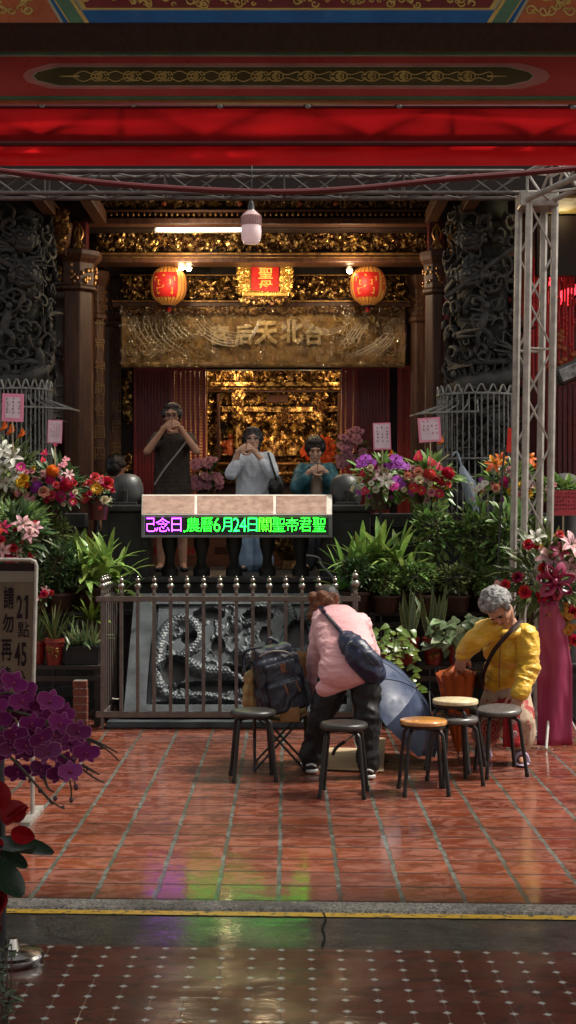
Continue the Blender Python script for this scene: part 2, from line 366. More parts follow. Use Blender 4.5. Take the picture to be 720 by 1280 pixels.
mb = MB(); ck = spline([gp0(404, 1141), gp0(407, 1150), gp0(403, 1160), gp0(406, 1172), gp0(402, 1184)], 8); rr = [.004+.006*abs(mnoise.noise(q*40)) for q in ck]
mb.add([q+V((s_*r_, 0, 0)) for s_ in (-1, 1) for q, r_ in zip(ck, rr)], [(i, i+1, len(ck)+i+1, len(ck)+i) for i in range(len(ck)-1)]); tag(mb.build('road_crack_strip', MT['corek0'], smooth=False), kind='structure')
xs = [-9+i*.05 for i in range(361)]; mb = MB()
mb.add([(x, 6.056+SK*x+.004*mnoise.noise(V((x*9, 0, 0))), .0) for x in xs]+[(x, 6.118+SK*x+.004*mnoise.noise(V((x*11, 5, 0))), .0) for x in xs], [(i, i+1, 362+i, 361+i) for i in range(360)])
tag(mb.build('road_marking', MT['yellow'], smooth=False), kind='structure')
sheet('courtyard_pavement', 6.258, 14.0, 0, MT['court'])

# ------------------------------------------------------------------ the gate we stand under
gate = thing('temple_gate', 'painted red gate beams with gold scrollwork along the top of the view', 'gate', (0, 6, 0))
D = 6.0
mb = MB(); mb.bx(-4.2, 4.2, D, D+.04, 3.407, 3.63); mb.build('painted_beam', MT['redsteel'], gate, smooth=False, bevel=.006)
MT['green'] = pm('faded green paint', (.08, .17, .10), .35); MT['pinkp'] = pm('faded pink border paint', (.50, .17, .16), .4)
MT['ochre'] = pm('ochre edge paint', (.26, .10, .035), .45); MT['blue'] = pm('blue lacquer paint', (.02, .11, .32), .22, c2=(.016, .08, .24)); MT['olive'] = pm('dark olive panel paint', (.085, .060, .022), .36)
MT['goldp'] = pm('flat gold paint', (.55, .38, .12), .45, .0, c2=(.42, .27, .08), sc=20); MT['cream'] = pm('cream edge paint', (.36, .33, .24), .4); MT['orangep'] = pm('rust orange paint', (.42, .10, .035), .3)
def strip(par, name, mat, px0, py0, px1, py1, D, t=.006):
    a, b = P(px0, py1, D), P(px1, py0, D); m = MB(); m.bx(a.x, b.x, D-t, D+.001, a.z, b.z); return m.build(name, mat, par, smooth=False)
for nm, mt, y0, y1 in (('green_moulding', 'green', 65.5, 68.5), ('cream_moulding', 'cream', 69, 71), ('green_edge', 'green', 121, 124.5), ('ochre_moulding', 'ochre', 125, 128)):
    strip(gate, nm, MT[mt], -600, y0, 1320, y1, D, .008)
def hexa(px0, px1, py0, py1, D, k, t, mat, name, par):
    """long cartouche with pointed, stepped ends"""
    yc = (py0+py1)/2; h = (py1-py0)/2; o = []
    for sx, e in ((1, px0), (-1, px1)):
        q = [(e+sx*k*1.5, py0), (e+sx*k*.9, py0+h*.25), (e+sx*k*.25, py0+h*.55), (e, yc), (e+sx*k*.25, py1-h*.55), (e+sx*k*.9, py1-h*.25), (e+sx*k*1.5, py1)]
        o += q if sx == 1 else q[::-1]
    vs = [P(a, b, D-t) for a, b in o]+[P(a, b, D) for a, b in o]; n = len(o)
    for i in range(n, 2*n): vs[i].x = vs[i-n].x; vs[i].z = vs[i-n].z
    m = MB().add(vs, [tuple(range(n))]+[(i, i+n, (i+1) % n+n, (i+1) % n) for i in range(n)]); return m.build(name, mat, par, smooth=False)
hexa(28, 688, 79, 111, D, 24, .004, MT['pinkp'], 'cartouche_border', gate)
hexa(40, 668, 83, 107.5, D, 22, .007, MT['cream'], 'cartouche_line', gate); hexa(42, 666, 84, 106.5, D, 22, .010, MT['olive'], 'cartouche_panel', gate)
mb = MB()
def scroll(mb, x, y, s, D, fx, fy, r=.0024, turns=1.3, n=22):
    pts = []
    for i in range(n+1):
        t = i/n; a = t*turns*2*PI; rr = s*(1-t*.82); pts.append(P(x+fx*(rr*math.cos(a)-s), y+fy*rr*math.sin(a), D))
    mb.tube(pts, [r*(1.1-.5*i/n) for i in range(n+1)], 5)
yc = 95.3; Ds = D-.012
for k in range(-6, 7):
    x = 354+k*40
    for fy in (1, -1):
        scroll(mb, x, yc, 7, Ds, 1 if k >= 0 else -1, fy); scroll(mb, x+17*(1 if k < 0 else -1), yc-fy*1.5, 5, Ds, -1 if k >= 0 else 1, -fy)
        mb.tube(spline([P(x-22, yc+fy*1, Ds), P(x-10, yc+fy*6.5, Ds), P(x+4, yc+fy*2, Ds), P(x+18, yc+fy*5.5, Ds), P(x+22, yc+fy*1, Ds)], 5), .0022, 5)
for sx in (-1, 1): mb.tube([P(354+sx*255, yc, Ds), P(354+sx*280, yc, Ds)], [.005, .001], 5)
mb.build('scrollwork', MT['goldp'], gate)
D2 = 5.2; zt = P(0, 31, D2).z
mb = MB(); mb.bx(-4.2, 4.2, D2, 5.50, zt, zt+.34); mb.build('dark_beam', MT['beamk'], gate, smooth=False, bevel=.006)
strip(gate, 'blue_panel', MT['blue'], -500, -60, 1220, 29.5, D2, .004)
strip(gate, 'dark_edge', MT['beamk'], -500, 29.5, 1220, 31, D2, .010)
def poly(par, name, mat, pts, D, t):
    v = [P(a, b, D-t) for a, b in pts]; m = MB(); n = len(v); w2 = [q+V((0, t-.0005, 0)) for q in v]
    m.add(v+w2, [tuple(range(n))]+[(i, i+n, (i+1) % n+n, (i+1) % n) for i in range(n)]); return m.build(name, mat, par, smooth=False)
poly(gate, 'panel_border', MT['cream'], [(100, 12.7), (620, 12.7), (655, -45), (65, -45)], D2, .007)
poly(gate, 'inner_border', MT['goldp'], [(104, 11.4), (616, 11.4), (650, -45), (70, -45)], D2, .010)
poly(gate, 'red_panel', MT['lred'], [(108, 9.5), (612, 9.5), (645, -45), (75, -45)], D2, .013)
for sx in (1, -1):
    f = (lambda x: x) if sx == 1 else (lambda x: 720-x)
    poly(gate, 'corner_stripe', MT['goldp'], [(f(86), 29), (f(112), 29), (f(64), -45), (f(38), -45)], D2, .007)
    poly(gate, 'green_stripe', MT['green'], [(f(88), 29), (f(106), 29), (f(58), -45), (f(40), -45)], D2, .010)
    poly(gate, 'corner_panel', MT['orangep'], [(f(-10), 29.3), (f(76), 29.3), (f(34), -45), (f(-10), -45)], D2, .008)
    poly(gate, 'corner_line', MT['cream'], [(f(76), 29.3), (f(80), 29.3), (f(36), -45), (f(33), -45)], D2, .009)
for grp in ('c', 'l', 'r'):
  mb = MB()
  for x in (list(range(112, 600, 24)) if grp == 'c' else ()):
    for _ in range(5): scroll(mb, x+U(-14, 14), U(-14, 6), U(3, 6), D2-.016, rnd.choice((-1, 1)), rnd.choice((-1, 1)), .0035, U(.8, 1.3), 12)
  for x in {'c': (), 'l': (4, 22, 40), 'r': (676, 694, 712)}[grp]:
    for _ in range(6): scroll(mb, x+U(-8, 8), U(-16, 16), U(4, 8), D2-.012, rnd.choice((-1, 1)), rnd.choice((-1, 1)), .004, U(.8, 1.3), 12)
  mb.build('gold_scrollwork', MT['goldp'], gate)
mb = MB(); mb.bx(-9, 9, 1.6, 6.9, 4.3, 4.5); mb.bx(-9, 9, 6.0, 6.2, 3.63, 4.3); mb.bx(-9, 9, 5.2, 5.5, zt+.34, 4.3); mb.build('roof', MT['woodk'], gate, smooth=False)
for sx in (-1, 1):
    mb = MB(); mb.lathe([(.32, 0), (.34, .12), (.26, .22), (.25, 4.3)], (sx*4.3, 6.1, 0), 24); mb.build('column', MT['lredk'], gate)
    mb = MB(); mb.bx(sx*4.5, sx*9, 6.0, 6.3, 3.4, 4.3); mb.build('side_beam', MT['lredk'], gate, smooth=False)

# ------------------------------------------------------------------ red canopy and truss frame
def m_fabric():
    n = NT('red awning cloth'); x, y, z = n.xyz(); f = n.ramp(n.noise(3, 5, .6, n.map((1, 1, .4))), .35, .65); c = n.mix(f, (.62, .012, .016), (.48, .008, .012))
    n.fin(c, .55, 0, n.bump(n.noise(7, 4, .5, n.map((1.6, 1, .35))), .5, .03))
    t = n.N.new('ShaderNodeBsdfTranslucent'); n.L.new(n.mix(f, (.80, .014, .018), (.66, .010, .014)), t.inputs[0]); mx = n.N.new('ShaderNodeMixShader'); mx.inputs[0].default_value = .80
    n.L.new(n.b.outputs[0], mx.inputs[1]); n.L.new(t.outputs[0], mx.inputs[2]); n.L.new(mx.outputs[0], n.out.inputs[0]); return n.m
MT['cloth'] = m_fabric()
can = thing('awning', 'red cloth awning stretched across the whole width under the painted beam', 'awning', (0, 8, 0))
def cloth(name, py0, py1, D0, D1, x0=-4.6, x1=4.6, nx=90, nz=8, amp=.012, sag=0):
    mb = MB(); vs = []
    for j in range(nz+1):
        t = j/nz; D = D0+(D1-D0)*t; py = py0+(py1-py0)*t; z = CAMZ-(py-640)*D/F
        for i in range(nx+1):
            x = x0+(x1-x0)*i/nx; a = amp*math.sin(PI*t)
            vs.append((x, D+a*2*mnoise.noise(V((x*1.3, t*1.5, py0))), z+a*mnoise.noise(V((x*2.2, t*2, 4)))-sag*math.sin(PI*(i % 15)/15)*t))
    mb.add(vs, [(j*(nx+1)+i, j*(nx+1)+i+1, (j+1)*(nx+1)+i+1, (j+1)*(nx+1)+i) for j in range(nz) for i in range(nx)]); return mb.build(name, MT['cloth'], can, sharp=0)
cloth('valance', 132, 178, 8.0, 8.02)
cloth('hem_flap', 181, 207, 8.05, 8.02, amp=.02)
mb = MB()
for py, r in ((133, .012), (179.5, .016)): mb.tube([P(-550, py, 8.0+(0 if py < 150 else .03)), P(1270, py, 8.0+(0 if py < 150 else .03))], r, 8)
MT['hem'] = pm('dark red hem tape', (.09, .008, .01), .5); mb.build('hem_tape', MT['hem'], can)
mb = MB(); mb.tube(spline([P(-40, 208, 9.6), P(60, 221, 9.6), P(180, 233, 9.6), P(330, 240, 9.6), P(440, 236, 9.6), P(560, 224, 9.6), P(660, 216, 9.6), P(760, 206, 9.6)], 6), .02, 8); mb.build('sagging_edge', MT['hem'], can)
tr = thing('truss_frame', 'aluminium lattice truss spanning the courtyard with one upright at its end', 'truss', (1.9, 11, 0))
def truss(mb, a, b, u, v, wd, hg, cr=.021, br=.009, seg=None, faces=(0, 1, 2, 3)):
    """box lattice from a to b; u and v are its cross directions"""
    a, b, u, v = V(a), V(b), V(u), V(v); C = [u*(sx*wd/2)+v*(sy*hg/2) for sx, sy in ((-1, -1), (1, -1), (1, 1), (-1, 1))]
    for c in C: mb.tube([a+c, b+c], cr, 10)
    L = (b-a).length; n = seg or max(2, int(L/max(wd, hg))); 
    for fi in faces:
        c0, c1 = C[fi], C[(fi+1) % 4]
        for i in range(n):
            p, q = a.lerp(b, i/n), a.lerp(b, (i+1)/n)
            if (i+fi) % 2: mb.tube([p+c0, q+c1], br, 6)
            else: mb.tube([p+c1, q+c0], br, 6)
            if i % 4 == 0: mb.tube([p+c0, p+c1], br, 6)
zt_, zb_ = P(0, 214, 11).z, P(0, 241, 11).z
mb = MB(); truss(mb, (-4.6, 11.1, (zt_+zb_)/2), (1.80, 11.1, (zt_+zb_)/2), (0, 1, 0), (0, 0, 1), .2, zt_-zb_, .017, .0075, 28); mb.build('crossbeam_lattice', MT['alu_shade'], tr)
top = P(671, 262, 11); bot = P(661, 880, 11); bot.x += (908-880)/618*(bot.x-top.x); bot.z = 0.02
ax = (top-bot).normalized(); ux = V((1, .25, 0)).normalized(); ux = (ux-ax*ux.dot(ax)).normalized(); vx = ax.cross(ux)
mb = MB(); truss(mb, bot, top+ax*.02, ux, vx, .21, .2, .028, .010, 11, (0, 2)); mb.build('upright_lattice', MT['alu'], tr)
mb = MB(); mb.box(bot-V((0, 0, .01)), (.34, .34, .016)); mb.build('base_plate', MT['alu'], tr, smooth=False)
mb = MB(); mb.box(top+V((0, 0, .06)), (.29, .27, .12)); mb.build('corner_block', MT['alu'], tr, smooth=False, bevel=.012)
mb = MB(); c = top+V((0.0, 0, .13)); truss(mb, c+V((.0, -.1, .02)), c+V((1.0, -3.1, .06)), V((1, .33, 0)).normalized(), (0, 0, 1), .2, .2, .022, .010, 15); mb.build('side_lattice', MT['alu'], tr)
mb = MB(); zc = (P(0, 140, 8.2).z+P(0, 174, 8.2).z)/2; truss(mb, (-4.6, 8.088, zc), (4.6, 8.088, zc), (0, 1, 0), (0, 0, 1), .1, .21, .018, .019, 20, (0, 3)); mb.build('awning_lattice', MT['alu'], tr)
# small spotlights clipped along the awning edge
MT['lens'] = pm('clear lamp lens', (.05, .05, .05), .3, em=(1, .95, .88), es=.02)
for i, (x, y) in enumerate(((53, 129), (167, 128), (275, 130), (385, 130), (499, 130), (716, 131))):
    lab = ('at the far end of the row with a lens showing black', 'above the pale streak of the scrollwork', 'third from the sign side', 'above the red plaque', 'over the dragon column', 'past the aluminium upright')[i]
    t = thing('clip_spotlight', 'small black spotlight on the awning edge, '+('first', 'second', 'third', 'fourth', 'fifth', 'last')[i]+' along it from the dark signboard side', 'spotlight', P(x, y, 7.9), 'spotlights clipped along the awning')
    p = P(x, y, 7.9); m = MB(); m.lathe([(.010, .05), (.018, .03), (.026, .01), (.026, -.012)], p, 14, Matrix.Rotation(math.radians(35), 3, 'X')); m.build('housing', MT['black'], t)
    m = MB(); m.ball(p+V((0, -.008, -.014)), (.019, .019, .012), 10, 6); m.build('lens', MT['lens'], t)
    m = MB(); m.tube([p+V((0, 0, .03)), p+V((0, .03, .06)), p+V((0, .10, .02))], .006, 6); m.build('bracket', MT['black'], t)
# hanging bulb
t = thing('hanging_bulb', 'pink tinted white LED bulb hanging on a wire below the truss', 'light bulb', P(314, 255, 9.8)); p = P(314, 280, 9.8)
MT['bulbp'] = pm('milky bulb plastic', (.62, .45, .45), .35, c2=(.55, .38, .38), trl=.4); MT['bulbg'] = pm('frosted bulb globe', (.75, .62, .62), .25, em=(1, .62, .62), es=.12)
m = MB(); m.lathe([(.012, .155), (.022, .13), (.024, .10), (.03, .09)], p, 14); m.build('socket', MT['black'], t)
m = MB(); m.lathe([(.03, .09), (.066, .055), (.068, .0), (.066, -.012)], p, 24); [m.box(p+V((math.cos(a)*.069, math.sin(a)*.069, .022)), (.006, .006, .06)) for a in [2*PI*i/24 for i in range(24)]]; m.build('heat_sink', MT['bulbp'], t)
m = MB(); m.lathe([(.066, -.012), (.070, -.05), (.066, -.10), (.05, -.132), (.0, -.138)], p, 24); m.build('globe', MT['bulbg'], t)
m = MB(); m.tube([p+V((0, 0, .15)), p+V((.004, .01, .36)), p+V((.0, .4, .60))], .004, 6); m.build('wire', MT['black'], t)
# ------------------------------------------------------------------ temple
tem = thing('temple', 'dark wooden temple hall with gilded beams behind the courtyard', 'temple', (-.3, 13, 0))
ZP = 1.14
def X(px, D): return (px-360)*D/F
def Z(py, D): return CAMZ-(py-640)*D/F
def prect(mb, px0, py0, px1, py1, D, dep, m=0):
    a, b = P(px0, py1, D), P(px1, py0, D); mb.bx(a.x, b.x, D, D+dep, a.z, b.z, m)
mb = MB(); mb.bx(-8, 8, 12.42, 26, -.02, ZP-.05); mb.bx(-8, 8, 12.36, 12.62, ZP-.05, ZP); mb.bx(-8, 8, 12.62, 26, ZP-.05, ZP-.001)
mb.bx(-8, 8, 12.38, 12.43, .80, .86); mb.bx(-8, 8, 12.38, 12.43, .1, .2); mb.build('platform', MT['stonek'], tem, smooth=False, bevel=.01)
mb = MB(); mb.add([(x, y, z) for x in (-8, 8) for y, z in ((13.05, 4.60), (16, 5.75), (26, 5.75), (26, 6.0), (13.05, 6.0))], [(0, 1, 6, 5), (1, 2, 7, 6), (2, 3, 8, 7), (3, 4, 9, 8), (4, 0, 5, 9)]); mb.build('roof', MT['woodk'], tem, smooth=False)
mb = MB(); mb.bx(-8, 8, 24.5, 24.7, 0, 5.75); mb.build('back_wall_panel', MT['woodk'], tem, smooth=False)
# rafters under the eave, seen end-on beside the columns
for x in (-4.2, -3.4, -2.35, -1.9, 1.45, 1.75, 3.1, 3.9): mb = MB(); mb.bx(x-.06, x+.06, 13.2, 16, 4.62, 4.75); mb.build('rafter', MT['wood'], tem, smooth=False, bevel=.008)
def curl(mb, c, s, D, r):
    """one carved tendril or leaf in the plane y = D, s in metres"""
    a0 = U(0, 2*PI); k = rnd.choice((-1, 1)); tn = U(.6, 1.3); n = 8; pts = []
    for i in range(n+1):
        t = i/n; a = a0+k*t*tn*2*PI; q = s*(1-.75*t); pts.append((c[0]+q*math.cos(a), D-abs(math.sin(t*PI))*s*.35-U(0, .3)*r, c[1]+q*math.sin(a)))
    mb.tube(pts, [r*(.5+1.0*math.sin(PI*min(1, .15+t/n*.8))) for t in range(n+1)], 4)
def carve(mb, px0, py0, px1, py1, D, n, spx, rel=.28):
    a, b = P(px0, py1, D), P(px1, py0, D); s = spx*D/F
    for _ in range(n):
        q = U(.45, 1.1)*s; x = U(a.x+q*.7, b.x-q*.7); z = U(a.z+q*.6, b.z-q*.6) if b.z-a.z > q*1.3 else (a.z+b.z)/2
        if U(0, 1) < .86: curl(mb, (x, z), q, D-U(0, .4)*s, q*rel)
        else: mb.ball((x, D-U(.1, .5)*s, z), (q*U(.2, .4), q*.3, q*U(.2, .4)), 7, 5)
def beam(name, mat, px0, py0, px1, py1, D, dep=.2, bev=.012):
    m = MB(); prect(m, px0, py0, px1, py1, D, dep); return m.build(name, mat, tem, smooth=False, bevel=bev)
def frieze(px0, py0, px1, py1, D, n, s, mat='gold', back='woodk', rel=.28):
    m = MB(); prect(m, px0, py0, px1, py1, D+.05, .1); b = m.build('frieze_board', MT[back], tem, smooth=False)
    m = MB(); carve(m, px0, py0, px1, py1, D+.03, n, s, rel); m.build('gilded_carving', MT[mat], b, sharp=60)
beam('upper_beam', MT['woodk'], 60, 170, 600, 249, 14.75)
frieze(112, 249, 545, 261, 14.7, 260, 5, 'goldd')
for x in (300, 375, 420, 205):
    m = MB(); m.ball(P(x, 255, 14.65), .03, 10, 6); MT.setdefault('orn', pm('orange painted boss', (.45, .10, .03), .4)); m.build('boss', MT['orn'], tem)
beam('moulding', MT['wood'], 112, 261.5, 545, 264, 14.55, .3, .006)
m = MB()
for i in range(62): m.ball(P(118+i*6.9, 268.5, 14.62), (.017, .02, .02), 8, 6)
m.build('bead_moulding', MT['goldd'], tem)
beam('lower_moulding', MT['wood'], 100, 272, 548, 280, 14.58, .3)
beam('deep_beam', MT['woodk'], 100, 280.5, 548, 286, 14.75, .3)
frieze(118, 284, 532, 316, 15.0, 1150, 5.6)
for sx in (1, -1):
    m = MB(); f = (lambda x: x) if sx == 1 else (lambda x: 650-x)
    m.tube(spline([P(f(192), 313, 14.92), P(f(196), 308, 14.92), P(f(203), 305, 14.92), P(f(207), 297, 14.92), P(f(214), 305, 14.92), P(f(221), 312, 14.92)], 6), .016, 6); m.build('cloud_bracket', MT['gold'], tem)
beam('main_beam', MT['wood'], 112, 316, 540, 328, 14.95, .3)
m = MB(); m.tube([P(112, 317, 14.94), P(540, 317, 14.94)], .012, 6); m.tube([P(112, 321.5, 14.94), P(540, 321.5, 14.94)], .007, 6); m.build('gold_line_moulding', MT['goldd'], tem)
frieze(150, 345, 512, 375, 15.9, 1000, 5.2)
beam('tie_beam', MT['wood'], 140, 375, 520, 384, 15.8, .3)
m = MB(); m.tube([P(140, 376.5, 15.79), P(520, 376.5, 15.79)], .012, 6); m.tube([P(150, 344, 15.85), P(512, 344, 15.85)], .010, 6); m.build('gold_line_moulding', MT['goldd'], tem)
beam('upper_panel', MT['woodk'], 130, 326, 530, 346, 16.2, .1)
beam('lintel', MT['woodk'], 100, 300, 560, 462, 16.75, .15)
# wooden columns with capitals
def wcol(px0, px1, D, captop, capbot, gl=None):
    w = (px1-px0)*D/F; c = P((px0+px1)/2, 0, D); r = w/2
    m = MB(); m.lathe([(r*1.25, ZP), (r*1.25, ZP+.12), (r*1.05, ZP+.2), (r, ZP+.24), (r*.97, Z(captop, D)-.02)], (c.x, D, 0), 8, ph=PI/8); col = m.build('column', MT['wood'], tem, smooth=False, bevel=.012)
    z0, z1 = Z(capbot, D), Z(captop, D)
    m = MB(); h = z1-z0
    m.lathe([(r*1.02, z0), (r*1.22, z0+h*.05), (r*1.22, z0+h*.12), (r*1.08, z0+h*.16), (r*1.08, z0+h*.7), (r*1.3, z0+h*.8), (r*1.42, z0+h*.88), (r*1.42, z1), (r*.9, z1)], (c.x, D, 0), 8, ph=PI/8); m.build('capital', MT['wood'], col, smooth=False, bevel=.008)
    m = MB()
    for k in range(8):
        a = PI/4*k; o = V((c.x+math.cos(a)*r*1.04, D+math.sin(a)*r*1.04, z0+h*.43)); t = V((-math.sin(a), math.cos(a), 0)); nn = V((math.cos(a), math.sin(a), 0))
        for _ in range(7):
            q = o+t*U(-.28, .28)*r+V((0, 0, U(-.2, .2)*h)); m.ball(q, (r*.1, r*.1, r*.12), 6, 4)
    m.build('gilded_trim', MT['goldd'], col)
    if gl:
        m = MB()
        for i, ch in enumerate(gl):
            z = Z(405, D)-i*.235
            ang = -PI/2+(.62 if c.x < 0 else -.62)
            t = V((-math.sin(ang), math.cos(ang), 0)); o = V((c.x, D, 0))+V((math.cos(ang), math.sin(ang), 0))*(r*1.02)
            letter(m, ch, lambda u, v: o+t*((u-.5)*.125)+V((0, 0, z+(v-.5)*.14)), .0)
        m.build('lettering', MT['goldl'], col, smooth=False)
    return col
MT['goldl'] = pm('dull gold lettering', (.17, .095, .03), .5, .2, c2=(.09, .05, .016), sc=30)
wcol(68, 118, 14.6, 316, 367)
wcol(104, 132, 15.6, 340, 402, '平宥神助俗國四海')
wcol(130, 151, 16.4, 350, 410, '聖人御世佑民安')
wcol(530, 562, 14.6, 316, 370)
wcol(512, 536, 15.7, 345, 405)
# painted struts and carved brackets over the capitals
for px0, px1, D in ((89, 108, 14.5), (536, 556, 14.5)):
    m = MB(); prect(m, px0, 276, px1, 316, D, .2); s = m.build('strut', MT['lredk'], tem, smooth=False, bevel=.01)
    m = MB(); cx = (px0+px1)/2
    for k in (-1, 1):
        m.tube(spline([P(cx, 280, D-.01), P(cx+k*5, 291, D-.01), P(cx+k*2, 302, D-.01), P(cx+k*6, 309, D-.01)], 5), [.012]*10+[.02]*6, 5)
    m.tube([P(cx, 280, D-.01), P(cx, 312, D-.01)], [.014, .03], 6); m.build('gilded_trim', MT['goldd'], s)
for px0, px1 in ((62, 88), (556, 580)):
    m = MB(); a = P(px0, 318, 14.25); b = P(px1, 255, 14.25)
    m.add([(a.x+.05, 14.25, a.z), (b.x-.05, 14.25, a.z+.0), (b.x, 14.25, b.z-.18), (a.x+.04, 14.25, b.z), (a.x+.05, 14.4, a.z), (b.x-.05, 14.4, a.z), (b.x, 14.4, b.z-.18), (a.x+.04, 14.4, b.z)], [(0, 1, 2, 3), (0, 4, 5, 1), (1, 5, 6, 2), (2, 6, 7, 3), (3, 7, 4, 0)])
    s = m.build('bracket', MT['wood'], tem, smooth=False)
    m = MB(); carve(m, px0+3, 262, px1-2, 316, 14.25, 70, 6); m.build('gilded_carving', MT['goldd'], s, sharp=60)
# lattice door leaves
def door(px0, px1, py0, py1, D, mat, slat=True, see=False):
    a, b = P(px0, py1, D), P(px1, py0, D); m = MB(); w = .035
    m.bx(a.x, a.x+w, D, D+.05, a.z, b.z); m.bx(b.x-w, b.x, D, D+.05, a.z, b.z); m.bx(a.x+w, b.x-w, D, D+.05, a.z, a.z+.06); m.bx(a.x+w, b.x-w, D, D+.05, b.z-.06, b.z)
    o = m.build('door', mat, tem, smooth=False, bevel=.004)
    n = max(3, int((b.x-a.x-2*w)/(.034 if not see else .052))); m = MB(); st = (b.x-a.x-2*w)/n
    hw = .008 if not see else .017
    for i in range(1, n): m.bx(a.x+w+i*st-hw, a.x+w+i*st+hw, D+.01, D+.035, a.z+.06, b.z-.06)
    if see:
        k = int((b.z-a.z)/.036)
        for i in range(1, k):
            z = a.z+.06+i*.036
            if z < b.z-.07: m.bx(a.x+w, b.x-w, D+.036, D+.046, z-.006, z+.006)
        for i in range(n): 
            for j in range(0, k, 1):
                pass
    m.build('lattice', mat, o, smooth=False)
    if not see: m = MB(); m.bx(a.x+w, b.x-w, D+.038, D+.048, a.z+.06, b.z-.06); m.build('panel', mat, o, smooth=False)
D = 16.5
MT['lredd'] = pm('red lacquer door', (.26, .017, .016), .38, c2=(.18, .012, .012), sc=5)
door(167, 215, 457, 712, D, MT['lredd']); MT['lredb'] = pm('red lacquered lattice', (.30, .022, .020), .35, c2=(.20, .014, .014), sc=5)
door(214, 257, 457, 712, D-.1, MT['lredb'], see=True)
door(427, 446, 457, 712, D-.1, MT['lredb'], see=True); door(445, 487, 457, 712, D, MT['lredd']); door(497, 513, 457, 712, D-.1, MT['lredb'], see=True)
for a_, b_ in ((152, 168), (487, 497)): m = MB(); prect(m, a_, 455, b_, 712, 16.56, .1); df = m.build('door_post', MT['woodk'], tem, smooth=False)
for a_, b_, k_ in ((458, 535, 130), (566, 590, 40)): m = MB(); carve(m, 154.5, a_, 164.5, b_, 16.52, k_, 4.4); m.build('gilded_trim', MT['gold'], tem, sharp=60)
MT['ochs'] = pm('ochre lattice backing', (.34, .17, .06), .5, c2=(.20, .08, .03), sc=14)
for a_, b_ in ((212, 259), (425, 515)): m = MB(); prect(m, a_, 440, b_, 712, 17.5, .05); m.build('glow_backing_panel', MT['ochs'], tem, smooth=False)  # backing panel added behind the lattice to catch the fill light
# inside partition filling the wall beside the doors
m = MB(); m.bx(-8, X(150, 16.9), 16.9, 17.0, ZP, 4.9); m.bx(X(513, 16.9), 8, 16.9, 17.0, ZP, 4.9); m.build('partition_panel', MT['woodk'], tem, smooth=False)
# side hall beyond the truss upright: red lattice screen and lit yellow soffit
MT['yel'] = pm('yellow painted soffit', (.62, .47, .16), .5)
m = MB(); m.bx(2.42, 5.5, 14.0, 14.1, 4.0, 4.58); sb = m.build('side_soffit_panel', MT['woodk'], tem, smooth=False)
m = MB(); m.bx(2.5, 5.5, 13.3, 14.0, 4.60, 4.63); m.build('yellow_soffit', MT['yel'], tem, smooth=False)
door(683, 800, 474, 700, 14.9, MT['lred'], see=True)
m = MB(); m.bx(2.4, 6, 15.6, 15.7, ZP, 4.9); m.build('dark_panel', MT['lredk'], tem, smooth=False)

